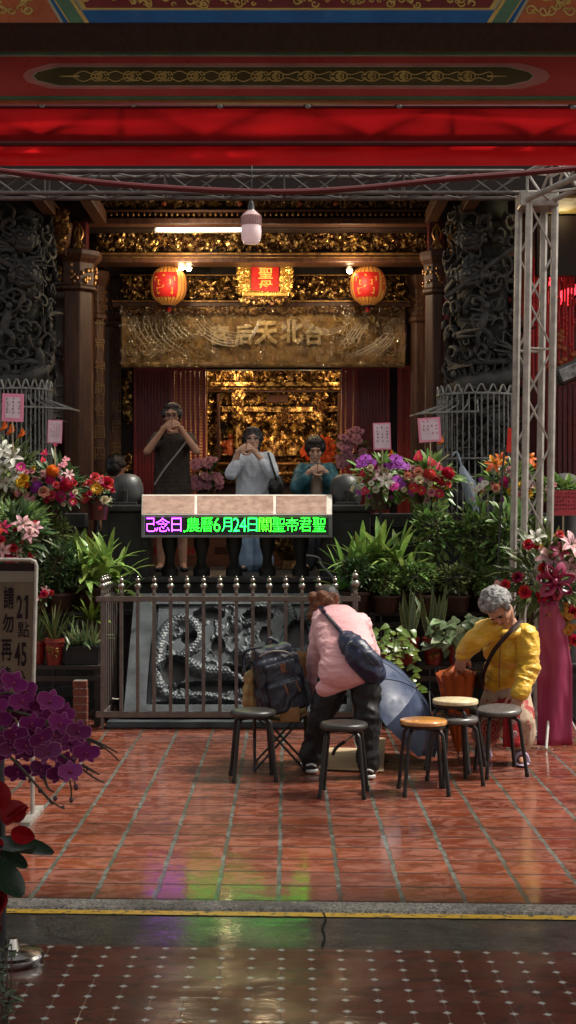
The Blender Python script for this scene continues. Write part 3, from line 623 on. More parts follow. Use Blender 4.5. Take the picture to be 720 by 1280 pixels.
# ------------------------------------------------------------------ dragon columns
def dragon_column(px, D, R0, seed, label):
    rn = random.Random(seed); c = V((X(px, D), D, 0)); z0, z1 = ZP+.25, 4.9
    t = thing('dragon_column', label, 'column', (c.x, D, ZP))
    m = MB(); m.lathe([(R0*1.35, ZP), (R0*1.4, ZP+.1), (R0*1.2, ZP+.2), (R0*.9, ZP+.28), (R0*.72, z0+.1), (R0*.72, z1)], c, 24); MT.setdefault('corek', pm('stone blackened as recess shade', (.014, .014, .014), .7, bump=.2)); m.build('core', MT['corek'], t)  # near-black core: shade between the carvings put into its colour
    m = MB()
    def cyl(a, z, rr): return c+V((math.sin(a)*R0*rr, -math.cos(a)*R0*rr, z))
    for turn, zz0, zz1, ph in ((1.7, 1.5, 4.1, .4), (-1.5, 1.3, 3.3, 2.2)):
        pts = []; rs = []; n = 70
        for i in range(n+1):
            q = i/n; a = ph+turn*2*PI*q+.5*math.sin(q*9); z = zz0+(zz1-zz0)*q+.13*math.sin(q*17); pts.append(cyl(a, z, .92+.10*math.sin(q*23))); rs.append(R0*(.10+.22*math.sin(PI*min(1, q*1.15+.08))**.7))
        m.tube(pts, rs, 10)
        for i in range(2, n-1, 1):      # back spines
            o = (pts[i]-V((c.x, D, pts[i].z))).normalized(); up = V((0, 0, 1)); m.tube([pts[i]+(o*.6+up*.8)*rs[i]*.7, pts[i]+(o*.6+up*.9)*rs[i]*1.75], [rs[i]*.28, .003], 5)
        for i in (12, 26, 40, 54):      # legs with claws
            a = pts[i]; o = (a-V((c.x, D, a.z))).normalized(); sdv = o.cross(V((0, 0, 1))); k = rn.choice((-1, 1))
            e = a+sdv*k*.17+o*.05-V((0, 0, .10)); f = e+sdv*k*.02+o*.02-V((0, 0, .17)); m.tube([a, e, f], [R0*.15, R0*.10, R0*.07], 8)
            for g in (-1, -.3, .4, 1): m.tube(spline([f, f+sdv*g*.05+o*.05-V((0, 0, .03)), f+sdv*g*.075+o*.03-V((0, 0, .09))], 4), [R0*.055]*5+[.010]*3+[.004], 5)
    for i in range(400):                 # clouds, flames, foliage
        a = rn.uniform(-2.3, 2.3); z = rn.uniform(z0, 4.6); o = cyl(a, z, rn.uniform(.78, 1.02)); tx = V((math.cos(a), math.sin(a), 0)); s = rn.uniform(.035, .12); k = rn.choice((-1, 1)); a0 = rn.uniform(0, 6.3); rr = rn.uniform(.008, .021)
        out = V((math.sin(a), -math.cos(a), 0)); pts = []
        for j in range(10):
            q = j/9; b = a0+k*q*rn.uniform(5.5, 7); pts.append(o+tx*(math.cos(b)*s*(1-.75*q))+V((0, 0, math.sin(b)*s*(1-.75*q)))+out*(.05*q))
        m.tube(pts, [rr*(.5+math.sin(PI*min(1, .2+j/9*.75))) for j in range(10)], 6)
    for a, z in ((-.1, 3.55), (.8, 3.2), (-.8, 2.9), (.3, 2.6), (-.3, 1.8), (1.0, 2.0)):   # small figures among the clouds
        o = cyl(a, z, 1.0); out = V((math.sin(a), -math.cos(a), 0)); tx = V((math.cos(a), math.sin(a), 0))*rn.choice((-1, 1))
        m.ball(o+out*.05+tx*.03+V((0, 0, .13)), (.034, .034, .040), 10, 8); m.tube(spline([o+tx*.025+V((0, 0, .10)), o+out*.02+V((0, 0, .02)), o-tx*.04-V((0, 0, .10))], 4), [.038]*4+[.050]*4+[.045], 8)
        m.tube(spline([o+tx*.05+V((0, 0, .07)), o+tx*.12+out*.05+V((0, 0, .10)), o+tx*.16+out*.06+V((0, 0, .2))], 4), .018, 6); m.tube(spline([o-tx*.04+V((0, 0, .06)), o-tx*.12+out*.05, o-tx*.08+out*.08-V((0, 0, .06))], 4), .018, 6)
        for k in (-1, 1): m.tube(spline([o-tx*.03-V((0, 0, .09)), o+tx*k*.06+out*.05-V((0, 0, .16)), o+tx*k*.05-V((0, 0, .24))], 4), [.034]*4+[.026]*4+[.03], 6)
        m.tube(spline([o+out*.03+V((0, 0, .16)), o-tx*.12+V((0, 0, .24)), o-tx*.2+out*.03+V((0, 0, .12)), o-tx*.26+V((0, 0, .18))], 5), [.012]*10+[.006]*6, 5)
    for i in range(26):                  # flame and wave tongues
        a = rn.uniform(-2.2, 2.2); z = rn.uniform(z0, 4.5); o = cyl(a, z, .85); tx = V((math.cos(a), math.sin(a), 0))*rn.choice((-1, 1)); out = V((math.sin(a), -math.cos(a), 0))
        for g in range(4): L = rn.uniform(.14, .3); s_ = V((0, 0, rn.uniform(-.2, 1))); m.tube(spline([o+out*.02*g, o+(tx*.5+s_*.6)*L*.5+out*.06, o+(tx*(.9+.2*g)+s_*.5)*L+out*.04], 5), [.030]*4+[.020]*4+[.010]*2+[.003], 6)
    # two lion masks high on the shaft
    for a, z, s in ((-.42 if px > 360 else .35, 4.32, .14), (-.42 if px > 360 else .38, 3.98, .15)):
        o = cyl(a, z, 1.02); out = V((math.sin(a), -math.cos(a), 0)); tx = V((math.cos(a), math.sin(a), 0)); uz = V((0, 0, 1)); q = lambda x, y, w: o+tx*(x*s)+out*(y*s)+uz*(w*s)
        m.ball(q(0, .2, 0), (s*.85, s*.6, s*.9), 12, 8)
        for k in (-1, 1):
            m.ball(q(.33*k, .72, .22), s*.17, 8, 6); m.tube(spline([q(.1*k, .8, .38), q(.4*k, .78, .55), q(.75*k, .5, .38)], 4), s*.12, 6); m.ball(q(.75*k, .4, -.1), (s*.22, s*.3, s*.35), 8, 6)
            m.tube(spline([q(.15*k, .75, -.35), q(.5*k, .7, -.28), q(.62*k, .5, -.05)], 4), s*.10, 6)
        m.ball(q(0, .85, 0), (s*.28, s*.22, s*.2), 8, 6); m.tube([q(-.4, .75, -.62), q(0, .88, -.7), q(.4, .75, -.62)], s*.13, 6)
        for k in range(9): b = PI*(k/8); m.ball(q(math.cos(b)*.95, .2, math.sin(b)*.95-.1), s*.2, 8, 6)
    # spear or ledge lying across the carving
    if px > 360: m.tube([P(556, 372, D-.42), P(650, 303, D-.40)], [.022, .030], 6); m.tube([P(580, 344, D-.42), P(604, 362, D-.42)], .008, 5)
    else: m.tube([P(-12, 318, D-.42), P(52, 354, D-.40)], [.03, .024], 6)
    m.build('dragon_carving', MT['stone'], t, sharp=60)
    return t
dragon_column(22, 14.2, .34, 3, 'dark carved stone dragon column behind the white lilies and bird of paradise')
dragon_column(603, 14.2, .35, 8, 'dark carved stone dragon column beside the aluminium upright')
# small carved stone post seen past the truss
# ------------------------------------------------------------------ cages round the columns
def cage(px0, px1, pz, D, label, flare):
    x0, x1 = X(px0, D), X(px1, D); cx, r = (x0+x1)/2, (x1-x0)/2; c = V((cx, D+r, 0)); t = thing('wire_cage', label, 'cage', (cx, D+r, ZP))
    ring = lambda rr, z, n=48: [c+V((math.sin(2*PI*i/n)*rr, -math.cos(2*PI*i/n)*rr, z)) for i in range(n+1)]
    zt, zr, zf, zm, zb = Z(pz, D), Z(pz+11, D), Z(pz+37, D), Z(pz+93, D), ZP+.02
    m = MB()
    for i in range(40):
        a = 2*PI*i/40; o = V((math.sin(a), -math.cos(a), 0)); m.tube([c+o*r+V((0, 0, zr)), c+o*r+V((0, 0, zb))], .0075, 6)
    m.build('bar_grille', MT['cagem'], t)
    for nm, z, rr in (('top_ring', zr, r), ('middle_ring', zm, r*1.005), ('bottom_ring', zb+.25, r*1.005)):
        m = MB(); m.tube(ring(rr, z), .012, 6, caps=False); m.build(nm, MT['cagem'], t)
    m = MB(); n = 40*8; m.tube([c+V((math.sin(2*PI*i/n)*r, -math.cos(2*PI*i/n)*r, (zt+zr)/2+(zt-zr)/2*math.cos(2*PI*i/8/1.9))) for i in range(n+1)], .009, 6, caps=False); m.build('wavy_edge_frame', MT['cagem'], t)
    m = MB()
    for i in range(7):                   # outward spikes
        a = flare-.75+1.5*i/6; o = V((math.sin(a), -math.cos(a), 0)); m.tube([c+o*(r-.01)+V((0, 0, zr-.06)), c+o*r+V((0, 0, zr-.10)), c+o*(r+.26)+V((0, 0, zf))], .008, 6)
    m.tube([c+V((math.sin(flare-.75+1.5*i/13), -math.cos(flare-.75+1.5*i/13), 0))*(r+.26)+V((0, 0, zf)) for i in range(14)], .010, 6); m.build('spike_grille', MT['cagem'], t)
MT['cagem'] = pm('weathered grey iron wire', (.27, .275, .265), .4, .3, c2=(.13, .13, .125), sc=20)
cage(-16, 58, 474, 13.45, 'grey iron wire cage around the column behind the white lilies', .9)
cage(552, 652, 480, 13.35, 'grey iron wire cage around the column beside the truss upright', -.85)
# ------------------------------------------------------------------ lights and hangings in the hall
def lamp(name, p, energy, col, r=.04, parent=None):
    l = bpy.data.lights.new(name, 'POINT'); l.energy = energy; l.color = col; l.shadow_soft_size = r
    o = bpy.data.objects.new(name, l); COL.objects.link(o); o.location = p
    if parent is not None: o.parent = parent; o.location = V(p)-parent.location
    return o
WARM = (1, .75, .46)
MT['tube'] = pm('glowing tube', (.9, .9, .85), .3, em=(1, .90, .74), es=7); MT['bulbe'] = pm('glowing warm bulb', (.9, .8, .6), .3, em=(1, .74, .40), es=26)
MT['white'] = pm('white enamel', (.62, .60, .56), .35); MT['whitek'] = pm('yellowed white plastic', (.45, .40, .32), .4)
t = thing('tube_lamp', 'glowing white fluorescent tube hung under the upper gilded frieze', 'tube lamp', P(248, 285, 14.5))
a, b = P(196, 287, 14.5), P(303, 287, 14.5); m = MB(); m.tube([a, b], .016, 10); m.build('tube', MT['tube'], t)
m = MB(); m.bx(a.x-.03, b.x+.03, 14.53, 14.58, a.z-.02, a.z+.03); m.build('housing', MT['whitek'], t, smooth=False, bevel=.006)
lamp('tube_light', P(248, 293, 14.35), 8, (1, .86, .66), .25, t)
for lab, bl, D in (('pair of warm glowing spot bulbs beside the lantern under the fluorescent tube', ((227, 333), (236, 334)), 15.2), ('single bright spot bulb touching the lantern near the dragon column', ((437, 337),), 15.2)):
    t = thing('spot_lamp', lab, 'spot lamp', P(bl[0][0], bl[0][1]-6, D), 'spot bulbs by the lanterns')
    for x, y in bl:
        p = P(x, y, D); m = MB(); m.lathe([(.012, .06), (.02, .045), (.038, .0), (.036, -.012)], p, 14); m.build('shade', MT['white'], t)
        m = MB(); m.ball(p-V((0, .01, .015)), .030, 10, 8); m.build('bulb', MT['bulbe'], t)
    m = MB(); m.tube([P(bl[0][0], bl[0][1]-8, D), P(bl[0][0], bl[0][1]-9, D)+V((0, .3, .03))], .01, 6); m.build('bracket', MT['black'], t)
    lamp('bulb_light', P(bl[0][0], bl[0][1]+4, D-.45), 12, WARM, .04, t)
# lanterns
MT['lanp'] = pm('amber lantern silk', (.42, .17, .03), .5, c2=(.34, .12, .02), em=(1, .36, .06), es=.10, sc=9); MT['lanr'] = pm('red lantern lettering', (.36, .012, .010), .5, em=(1, .04, .02), es=.04); MT['rib'] = pm('dark bamboo rib', (.10, .03, .01), .5)
MT['bead'] = pm('red tassel', (.30, .015, .015), .6)
def lantern(px, py, D, label, ch, extra):
    p = P(px, py, D); t = thing('paper_lantern', label, 'lantern', p, 'lanterns hanging either side of the red plaque'); R, H = 22.5*D/F, 25*D/F
    prof = [(R*max(.38, math.sqrt(max(0, 1-abs(k/8)**2.6)))*(1 if abs(k) < 8 else .9), H*k/8) for k in range(-8, 9)]
    def surf(a, v, o=0.0):          # a angle from the front, v in -1..1
        r = R*max(.38, math.sqrt(max(0, 1-abs(v)**2.6)))+o; return p+V((math.sin(a)*r, -math.cos(a)*r, H*v))
    m = MB(); m.lathe(prof, p, 28); m.build('shade', MT['lanp'], t)
    m = MB()
    for k in range(22):
        a = 2*PI*k/22; m.tube([surf(a, -.97+1.94*i/10, .002) for i in range(11)], .0035, 4)
    m.build('rib_frame', MT['rib'], t)
    m = MB(); g = 12
    m.add([surf(-.95+1.55*i/g, -.66+1.22*j/g, .005) for j in range(g+1) for i in range(g+1)], [(j*(g+1)+i, j*(g+1)+i+1, (j+1)*(g+1)+i+1, (j+1)*(g+1)+i) for j in range(g) for i in range(g)]); m.build('red_patch', MT['lanr'], t)
    m = MB(); letter(m, ch, lambda u, v: surf(-.17+(u-.5)*1.2, -.05+(v-.5)*1.0, .010), -.012); m.build('character', MT['lanp'], t, smooth=False)
    m = MB()
    if 0: letter(m, ch, lambda u, v: surf(-.25+(u-.5)*1.75, -.05+(v-.5)*1.42, .007), .075)
    for i, c2 in enumerate(extra): letter(m, c2, lambda u, v: surf(.95+(u-.5)*.42, .55-i*.36+(v-.5)*.32, .007), .02)
    if m.v: m.build('lettering', MT['lanr'], t, smooth=False)
    m = MB(); m.lathe([(R*.42, H), (R*.42, H*1.09), (R*.2, H*1.1)], p, 18); m.lathe([(R*.38, -H*1.08), (R*.42, -H)], p, 18); m.build('rim', MT['woodk'], t)
    m = MB(); m.tube([p+V((0, 0, H)), p+V((0, 0, H+.18))], .008, 6); m.build('hanger', MT['black'], t)
    m = MB(); m.tube([p-V((0, 0, H)), p-V((0, 0, H*1.15)), p-V((0, 0, H*1.32))], [.02, .03, .012], 8); m.build('tassel', MT['bead'], t)
lantern(211, 357, 15.3, 'glowing amber and red paper lantern under the fluorescent tube', '宮', '')
lantern(460, 357, 15.3, 'glowing amber and red paper lantern close to the dragon column by the upright', '宮', '天后宮')
# plaque
D = 15.45; t = thing('name_plaque', 'bright red plaque with gold characters in a gilded frame, centred over the doorway', 'plaque', P(332, 380, D))
MT['plred'] = pm('vivid red plaque board', (.62, .020, .012), .4); MT['goldb'] = pm('bright gilding', (.95, .62, .16), .28, .8, c2=(.75, .40, .08), sc=30, bump=.2)
m = MB(); prect(m, 314, 318, 349, 365, D, .05); m.build('board', MT['plred'], t, smooth=False)
m = MB()
for x0, x1 in ((299, 315), (348, 364)): prect(m, x0+2, 322, x1-1, 366, D+.01, .06)
m.build('frame_board', MT['goldb'], t, smooth=False, bevel=.01)
m = MB()
for x0, x1 in ((297, 313), (351, 366)):
    for k in range(2): carve(m, x0, 322, x1-1 if x0 > 320 else x1-2, 367, D, 60, 4.6)
carve(m, 296, 364, 367, 369, D, 24, 3)
m.build('frame_carving', MT['goldb'], t, sharp=60)
m = MB(); m.bx(X(303, D), X(361, D), D-.06, D+.05, Z(371, D), Z(366, D)); m.build('ledge', MT['goldb'], t, smooth=False, bevel=.008)
m = MB(); carve(m, 302, 370, 362, 381, D, 90, 5); m.build('apron_carving', MT['gold'], t, sharp=60)
MT['goldx'] = pm('yellow gold lettering', (.95, .66, .16), .45, c2=(.8, .5, .1)); m = MB(); px_letter(m, '上', 323, 317, 340, 331, D-.004, .02); px_letter(m, '聖', 323, 334.5, 341, 348.5, D-.004, .02); px_letter(m, '母', 323.5, 350.5, 340.5, 362.5, D-.004, .02); m.build('lettering', MT['goldx'], t, smooth=False)
lamp('plaque_light', P(332, 372, 14.9), 9, WARM, .05, t)
# embroidered banner under clear plastic
D = 15.7; t = thing('embroidered_banner', 'long olive gold embroidered banner wrapped in clear plastic above the doorway', 'banner', P(330, 384, D))
MT['emb'] = pm('olive gold embroidered cloth', (.44, .26, .075), .5, .1, c2=(.26, .14, .038), sc=9, bump=.5, bsc=60); MT['embg'] = pm('gold thread relief', (.80, .58, .24), .42, .2, c2=(.50, .33, .12), sc=30, bump=.3)
a, b = P(152, 456, D), P(506, 384, D)
def bfold(x, z): return .05*mnoise.noise(V((x*3.1, 0, z*.8)))+.02*mnoise.noise(V((x*9, 3, z*4)))
m = MB(); nx, nz = 120, 22
vs = [(a.x+(b.x-a.x)*i/nx, D+bfold(a.x+(b.x-a.x)*i/nx, j/nz), a.z+(b.z-a.z)*j/nz+(.02*math.sin(i*.26)*(1-j/nz))) for j in range(nz+1) for i in range(nx+1)]
gf = [(j*(nx+1)+i, j*(nx+1)+i+1, (j+1)*(nx+1)+i+1, (j+1)*(nx+1)+i) for j in range(nz) for i in range(nx)]
m.add(vs, gf); m.build('cloth', MT['emb'], t, sharp=0)
m = MB()
for ch, x0, y0, x1, y1 in (('宮', 262, 405, 286, 431), ('后', 293, 405, 316, 431), ('天', 319, 401, 347, 430), ('北', 350, 399, 379, 428), ('台', 381, 404, 404, 431)):
    q0, q1 = P(x0, y1, D-.07), P(x1, y0, D-.07)
    letter(m, ch, lambda u, v: (q0.x+(q1.x-q0.x)*u, D-.055, q0.z+(q1.z-q0.z)*v), .035); o0 = len(m.v)
lt = m.build('lettering', MT['embg'], t, smooth=False); sm = lt.modifiers.new('thick', 'SOLIDIFY'); sm.thickness = .02
m = MB(); carve(m, 158, 392, 260, 448, D+.03, 120, 9, .06); carve(m, 408, 392, 500, 448, D+.03, 110, 9, .06)
m.build('dragon_embroidery_print', MT['embg'], t, sharp=60)
m = MB(); carve(m, 152, 384, 506, 393, D-.04, 330, 4.5); m.build('top_trim', MT['goldd'], t, sharp=60)
m = MB(); m.tube([P(152, 456, D-.03), P(506, 456, D-.03)], .03, 8); m.build('bottom_roll', MT['emb'], t)
def m_plastic():
    n = NT('clear plastic wrap'); v = n.map((1, 1, 1)); h = n.noise(2.2, 3, .5, n.map((1.0, 1, .9)), 2.2); h2 = n.noise(7, 3, .5, n.map((1.4, 1, .6)), 1.5)
    bp = n.bump(n.math('MULTIPLY_ADD', h2, .45, h), 1.0, .22)
    g = n.N.new('ShaderNodeBsdfGlossy'); g.inputs['Roughness'].default_value = .07; g.inputs['Color'].default_value = (1, .93, .8, 1); n.L.new(bp, g.inputs['Normal'])
    tp = n.N.new('ShaderNodeBsdfTransparent'); tp.inputs[0].default_value = (.90, .89, .86, 1); fr = n.N.new('ShaderNodeFresnel'); fr.inputs[0].default_value = 1.6; n.L.new(bp, fr.inputs['Normal'])
    mx = n.N.new('ShaderNodeMixShader'); n.L.new(n.math('MULTIPLY_ADD', fr.outputs[0], .8, .03), mx.inputs[0]); n.L.new(tp.outputs[0], mx.inputs[1]); n.L.new(g.outputs[0], mx.inputs[2]); n.L.new(mx.outputs[0], n.out.inputs[0]); return n.m
MT['plast'] = m_plastic()
m = MB(); nx, nz = 200, 40
def pfold(x, v):
    s = 0
    for k, (cx, amp) in enumerate(((-1.05, .10), (-.25, .13), (.45, .09), (.95, .10))):      # slack swags of plastic
        dx = (x-cx); s += amp*.62*math.sin(21*(dx*(.45+.2*k)+(v-.9)*(1.0 if (dx < 0) ^ (k % 2) else -1.0)*.8+.9*dx*dx))*math.exp(-dx*dx*5)*(.35+.65*abs(mnoise.noise(V((x*2, v*2, k)))*2))
    return s*.34
vs = [(a.x-.01+(b.x-a.x+.02)*i/nx, D-.10+pfold(a.x+(b.x-a.x)*i/nx, j/nz)+.02*mnoise.noise(V((i*.06, j*.1, 2))), a.z-.03+(b.z-a.z+.04)*j/nz) for j in range(nz+1) for i in range(nx+1)]
m.add(vs, [(j*(nx+1)+i, j*(nx+1)+i+1, (j+1)*(nx+1)+i+1, (j+1)*(nx+1)+i) for j in range(nz) for i in range(nx)]); m.build('plastic_wrap', MT['plast'], t, sharp=0)
MT['crease_glint'] = pm('whitened plastic crease', (.62, .56, .44), .22, c2=(.40, .34, .24), sc=20, spec=.6)  # pale tubes added for the highlight streaks on the folds of the wrap
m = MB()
def crease_glint(pts, r=.005): sp = spline([P(a_, b_, D-.17) for a_, b_ in pts], 6); n_ = len(sp); m.tube([q+V((0, .03*mnoise.noise(q*3), 0)) for q in sp], [r*(.15+.85*math.sin(PI*i/(n_-1))) for i in range(n_)], 5)
for k in range(6): crease_glint([(240+k*3, 402-k*1.5), (250+k*3.5, 416-k*1.8), (270+k*3, 429-k*3), (292+k*2, 432-k*3.4), (312, 423-k*3.5)], .0042-.0004*k)
for k in range(4): crease_glint([(204+k*7, 404+U(-2, 2)), (214+k*7, 414+U(-2, 2)), (222+k*8, 424+U(-2, 2))], .0045)
for k in range(3): crease_glint([(326-k*1.5, 398+k), (322-k*2, 410+k), (315-k*3, 424+k)], .0034)
for k in range(4): crease_glint([(352+k*4, 402), (357+k*5, 408), (350+k*6, 416)], .003)
for k in range(3): crease_glint([(378, 398+k*3), (392, 408+k*3), (412, 412+k*3), (430, 406+k*2)], .0032)
for k in range(5): crease_glint([(446+k*4, 402+U(-3, 3)), (437+k*4, 416), (424+k*5, 432+U(-3, 3))], .0042)
for k in range(7): crease_glint([(496-k*3, 418+U(-3, 3)), (486-k*4, 432), (468-k*6, 446+U(-2, 2))], .0038)
for k in range(6): crease_glint([(162+k*8, 398+U(-3, 3)), (172+k*7, 420), (190+k*9, 442+U(-3, 3))], .0028)
m.build('plastic_fold_glint', MT['crease_glint'], t)

# ------------------------------------------------------------------ altar
D = 18.2; al = thing('altar', 'glowing carved gold altar with tiers of figures inside the open doorway', 'altar', P(342, 700, D))
MT['altg'] = pm('altar gilding', (.82, .52, .17), .28, .75, c2=(.09, .040, .012), sc=15, lo=.40, hi=.53, bump=.3, bsc=60); MT['altk'] = pm('dark altar wood', (.07, .022, .008), .4, c2=(.035, .012, .006))
m = MB(); prect(m, 235, 430, 450, 720, D+.5, .1); m.build('back_panel', MT['altk'], al, smooth=False)
def acarve(name, px0, py0, px1, py1, dd, n, s, mt='altg'):
    m = MB(); carve(m, px0, py0, px1, py1, D+dd, n, s, .3); return m.build(name+'_carving', MT[mt], al, sharp=60)
def abar(name, px0, py0, px1, py1, dd, mt='altg', dep=.12):
    m = MB(); prect(m, px0, py0, px1, py1, D+dd, dep); return m.build(name, MT[mt], al, smooth=False, bevel=.008)
acarve('canopy', 255, 452, 430, 478, .2, 620, 4)
for i in range(8):
    x = 262+i*22.5; m = MB(); m.tube(spline([P(x-10, 476, D+.12), P(x-8, 466, D+.12), P(x, 461, D+.12), P(x+8, 466, D+.12), P(x+10, 476, D+.12)], 5), .022, 6); m.build('arch', MT['altg'], al)
abar('gold_band', 255, 477, 430, 483, .05); abar('dark_band', 255, 484, 430, 490, .0, 'altk'); 
m = MB(); m.tube([P(255, 486, D-.02), P(430, 486, D-.02)], .014, 6); m.build('brass_rail', MT['altg'], al)
acarve('upper_frieze', 258, 491, 428, 507, .25, 420, 4.2)
abar('second_band', 277, 508, 424, 515, .1); acarve('second_frieze', 270, 515, 428, 528, .2, 330, 4.2)
abar('red_tablet', 334, 493, 360, 503, .1, 'altk')
acarve('side_panel', 257, 492, 277, 572, .2, 240, 4.5); acarve('side_panel', 410, 528, 430, 600, .2, 110, 6); acarve('niche', 280, 528, 412, 566, .42, 520, 5); acarve('lower', 262, 572, 428, 604, .3, 420, 5, 'goldd')
for x in (297, 400):
    m = MB(); m.lathe([(.05, Z(600, D)), (.06, Z(575, D)), (.055, Z(490, D))], P(x, 0, D+.1)*1.0-V((0, 0, P(x, 0, D+.1).z)), 10); m.build('pillar', MT['altg'], al)
    acarve('pillar', x-8, 488, x+8, 526, .02, 70, 5)
abar('post', 271, 492, 275, 575, .0, 'altk'); abar('post', 422, 492, 426, 560, .0, 'altk')
for y in (567, 578, 590): abar('step', 262, y, 428, y+3, .1-.05*(y-567)/10, 'altg' if y != 578 else 'goldd')
for x, y, s in ((318, 548, 1.0), (343, 545, 1.25), (368, 549, 1.0), (288, 553, .8), (330, 560, .8)):
    p = P(x, y, D+.2); m = MB(); k = .11*s
    m.tube([p-V((0, 0, 1.9*k)), p-V((0, 0, 1.2*k)), p-V((0, 0, .1*k)), p+V((0, 0, .45*k))], [k*1.2, k*1.25, k*.8, k*.35], 12); m.ball(p+V((0, -.02, .9*k)), (k*.42, k*.4, k*.5), 10, 8)
    for q in (-1, 1): m.tube(spline([p+V((q*k*.75, 0, .2*k)), p+V((q*k*1.15, -.03, -.5*k)), p+V((q*k*.3, -.10, -.7*k))], 4), k*.28, 7)
    f = m.build('deity_figure', MT['altg'] if s > .9 else MT['orn'], al); m = MB(); m.lathe([(k*.5, 1.15*k), (k*.62, 1.4*k), (k*.4, 1.6*k), (.0, 1.95*k)], p, 10); m.build('headdress', MT['goldb'], f)
MT['ora'] = pm('orange silk drape', (.62, .10, .015), .45, c2=(.42, .04, .01), sc=20, bump=.2)
m = MB()
for i in range(60):
    q = V((U(-1, 1), 0, U(-1, 1))); 
    if q.length > 1: continue
    p = P(401, 556, D-.3)+V((q.x*.21, U(-.05, .05), q.z*.14)); m.blade(p, (U(-.5, .5), -.5, -1), (0, -1, .3), U(.08, .14), U(.05, .09), .8, .3, 3)
m.build('orange_drape', MT['ora'], al)
MT['altb'] = pm('altar bulb', (.9, .8, .6), .3, em=(1, .62, .25), es=22)
for i, (x, y) in enumerate(((285, 461), (298, 461), (424, 459))):
    m = MB(); m.ball(P(x, y, D-.25), .022, 8, 6); m.build('bulb', MT['altb'], al); lamp('altar_light', P(x, y+2, D-.40), 2.7, (1, .68, .36), .05, al)
for x, y, e in ((300, 500, 12), (385, 500, 12), (342, 536, 14), (345, 580, 6)): lamp('altar_light', P(x, y, D-.55), e*.21, (1, .66, .36), .08, al)  # hidden lights with no bulbs, added to brighten the altar
# offering table and incense burner behind the balustrade
t = thing('offering_table', 'low brown carved offering table seen between the black balusters under the sign', 'table', (X(300, 14.8), 14.8, ZP))
MT['tabw'] = pm('reddish brown table wood', (.20, .065, .025), .36, c2=(.11, .034, .014), st=(1, 6, 6), bump=.1)
m = MB(); m.bx(X(176, 14.8), X(420, 14.8), 14.8, 15.3, ZP+.42, ZP+.50); m.build('table_top', MT['tabw'], t, smooth=False, bevel=.01)
m = MB(); m.bx(X(180, 14.8), X(416, 14.8), 14.85, 14.9, ZP+.20, ZP+.42); m.build('apron', MT['tabw'], t, smooth=False)
for x in (184, 262, 340, 411): m = MB(); m.box((X(x, 14.85), 14.9, ZP+.21), (.1, .1, .42)); m.build('leg', MT['tabw'], t, smooth=False, bevel=.01)
m = MB(); m.bx(X(180, 14.8), X(416, 14.8), 14.84, 14.9, ZP, ZP+.12); m.build('plinth', MT['tabw'], t, smooth=False)
t = thing('incense_burner', 'round gilded incense burner low between the balusters beside the jeans', 'incense burner', (X(362, 14.3), 14.3, ZP))
p = V((X(362, 14.3), 14.3, ZP)); m = MB(); m.lathe([(.10, 0), (.08, .08), (.17, .2), (.21, .32), (.20, .42), (.17, .46), (.22, .5), (.2, .51), (.15, .47)], p, 24); b_ = m.build('bowl', MT['goldd'], t)
m = MB(); [curl(m, (p.x+U(-.13, .13), p.z+U(.2, .42)), .05, 14.3-.2, .012) for _ in range(40)]; m.build('gilded_carving', MT['gold'], b_)
for k in (-1, 1): m = MB(); m.tube(spline([p+V((k*.18, 0, .4)), p+V((k*.27, 0, .48)), p+V((k*.22, 0, .58))], 5), .018, 6); m.build('handle', MT['goldd'], t)

# ------------------------------------------------------------------ balustrade and LED sign
bal = thing('stone_balustrade', 'black stone balustrade with round drum posts on the platform edge', 'balustrade', (X(296, 12.6), 12.6, ZP))
for px, lab in ((157, 0), (433, 1)):
    D = 12.5; c = P(px, 610, D); zb = Z(631, D)
    m = MB(); m.bx(c.x-.21, c.x+.21, D, D+.34, ZP-.05, zb-.06); po = m.build('post', MT['stonek'], bal, smooth=False, bevel=.012)
    m = MB(); m.bx(c.x-.14, c.x+.14, D-.012, D+.01, ZP+.05, zb-.14); m.build('post_panel', MT['stonek'], po, smooth=False, bevel=.008)
    m = MB(); m.bx(c.x-.25, c.x+.25, D-.05, D+.38, zb-.06, zb); m.build('cap_slab', MT['stonek'], po, smooth=False, bevel=.012)
    m = MB(); m.lathe([(.120, 0), (.137, .04), (.142, .10), (.138, .17), (.112, .235), (.07, .265), (0, .275)], (c.x, D+.15, zb), 32); MT.setdefault('drum', pm('dark polished stone', (.036, .037, .036), .42, c2=(.022, .023, .023), sc=9, bump=.3, bsc=80)); m.build('drum', MT['drum'], po)
    m = MB(); m.bx(c.x-.018, c.x+.018, D-.02, D+.02, zb, zb+.13); m.bx(c.x-.10, c.x+.10, D-.03, D+.03, zb, zb+.025); m.build('strap', MT['stonek'], po, smooth=False, bevel=.005)
D = 12.6; m = MB(); m.bx(X(174, D), X(417, D), D, D+.22, Z(650, D), Z(621, D)-.02); m.build('rail_slab', MT['stonek'], bal, smooth=False)
for px in (211, 251, 292, 334, 376, 411):
    m = MB(); h = Z(650, D)-ZP; m.lathe([(.075, 0), (.075, .06*h/.5), (.045, .10), (.04, .16), (.068, .26), (.072, .34), (.05, .44), (.04, .47), (.075, h-.06), (.075, h)], (X(px, D), D+.11, ZP), 16); m.build('baluster', MT['stonek'], bal)
m = MB(); m.bx(-8, X(107, D), D, D+.22, ZP+.42, ZP+.55); m.bx(X(460, D), 8, D, D+.22, ZP+.42, ZP+.55); m.build('side_rail_slab', MT['stonek'], bal, smooth=False, bevel=.01)
m = MB(); m.bx(-8, X(107, D), D+.06, D+.16, ZP-.02, ZP+.42); m.bx(X(460, D), 8, D+.06, D+.16, ZP-.02, ZP+.42); m.build('side_panel', MT['stonek'], bal, smooth=False)
D = 12.30; sg = thing('led_sign', 'scrolling LED sign with magenta and green characters under a pink stone hood', 'LED sign', P(296, 672, D))
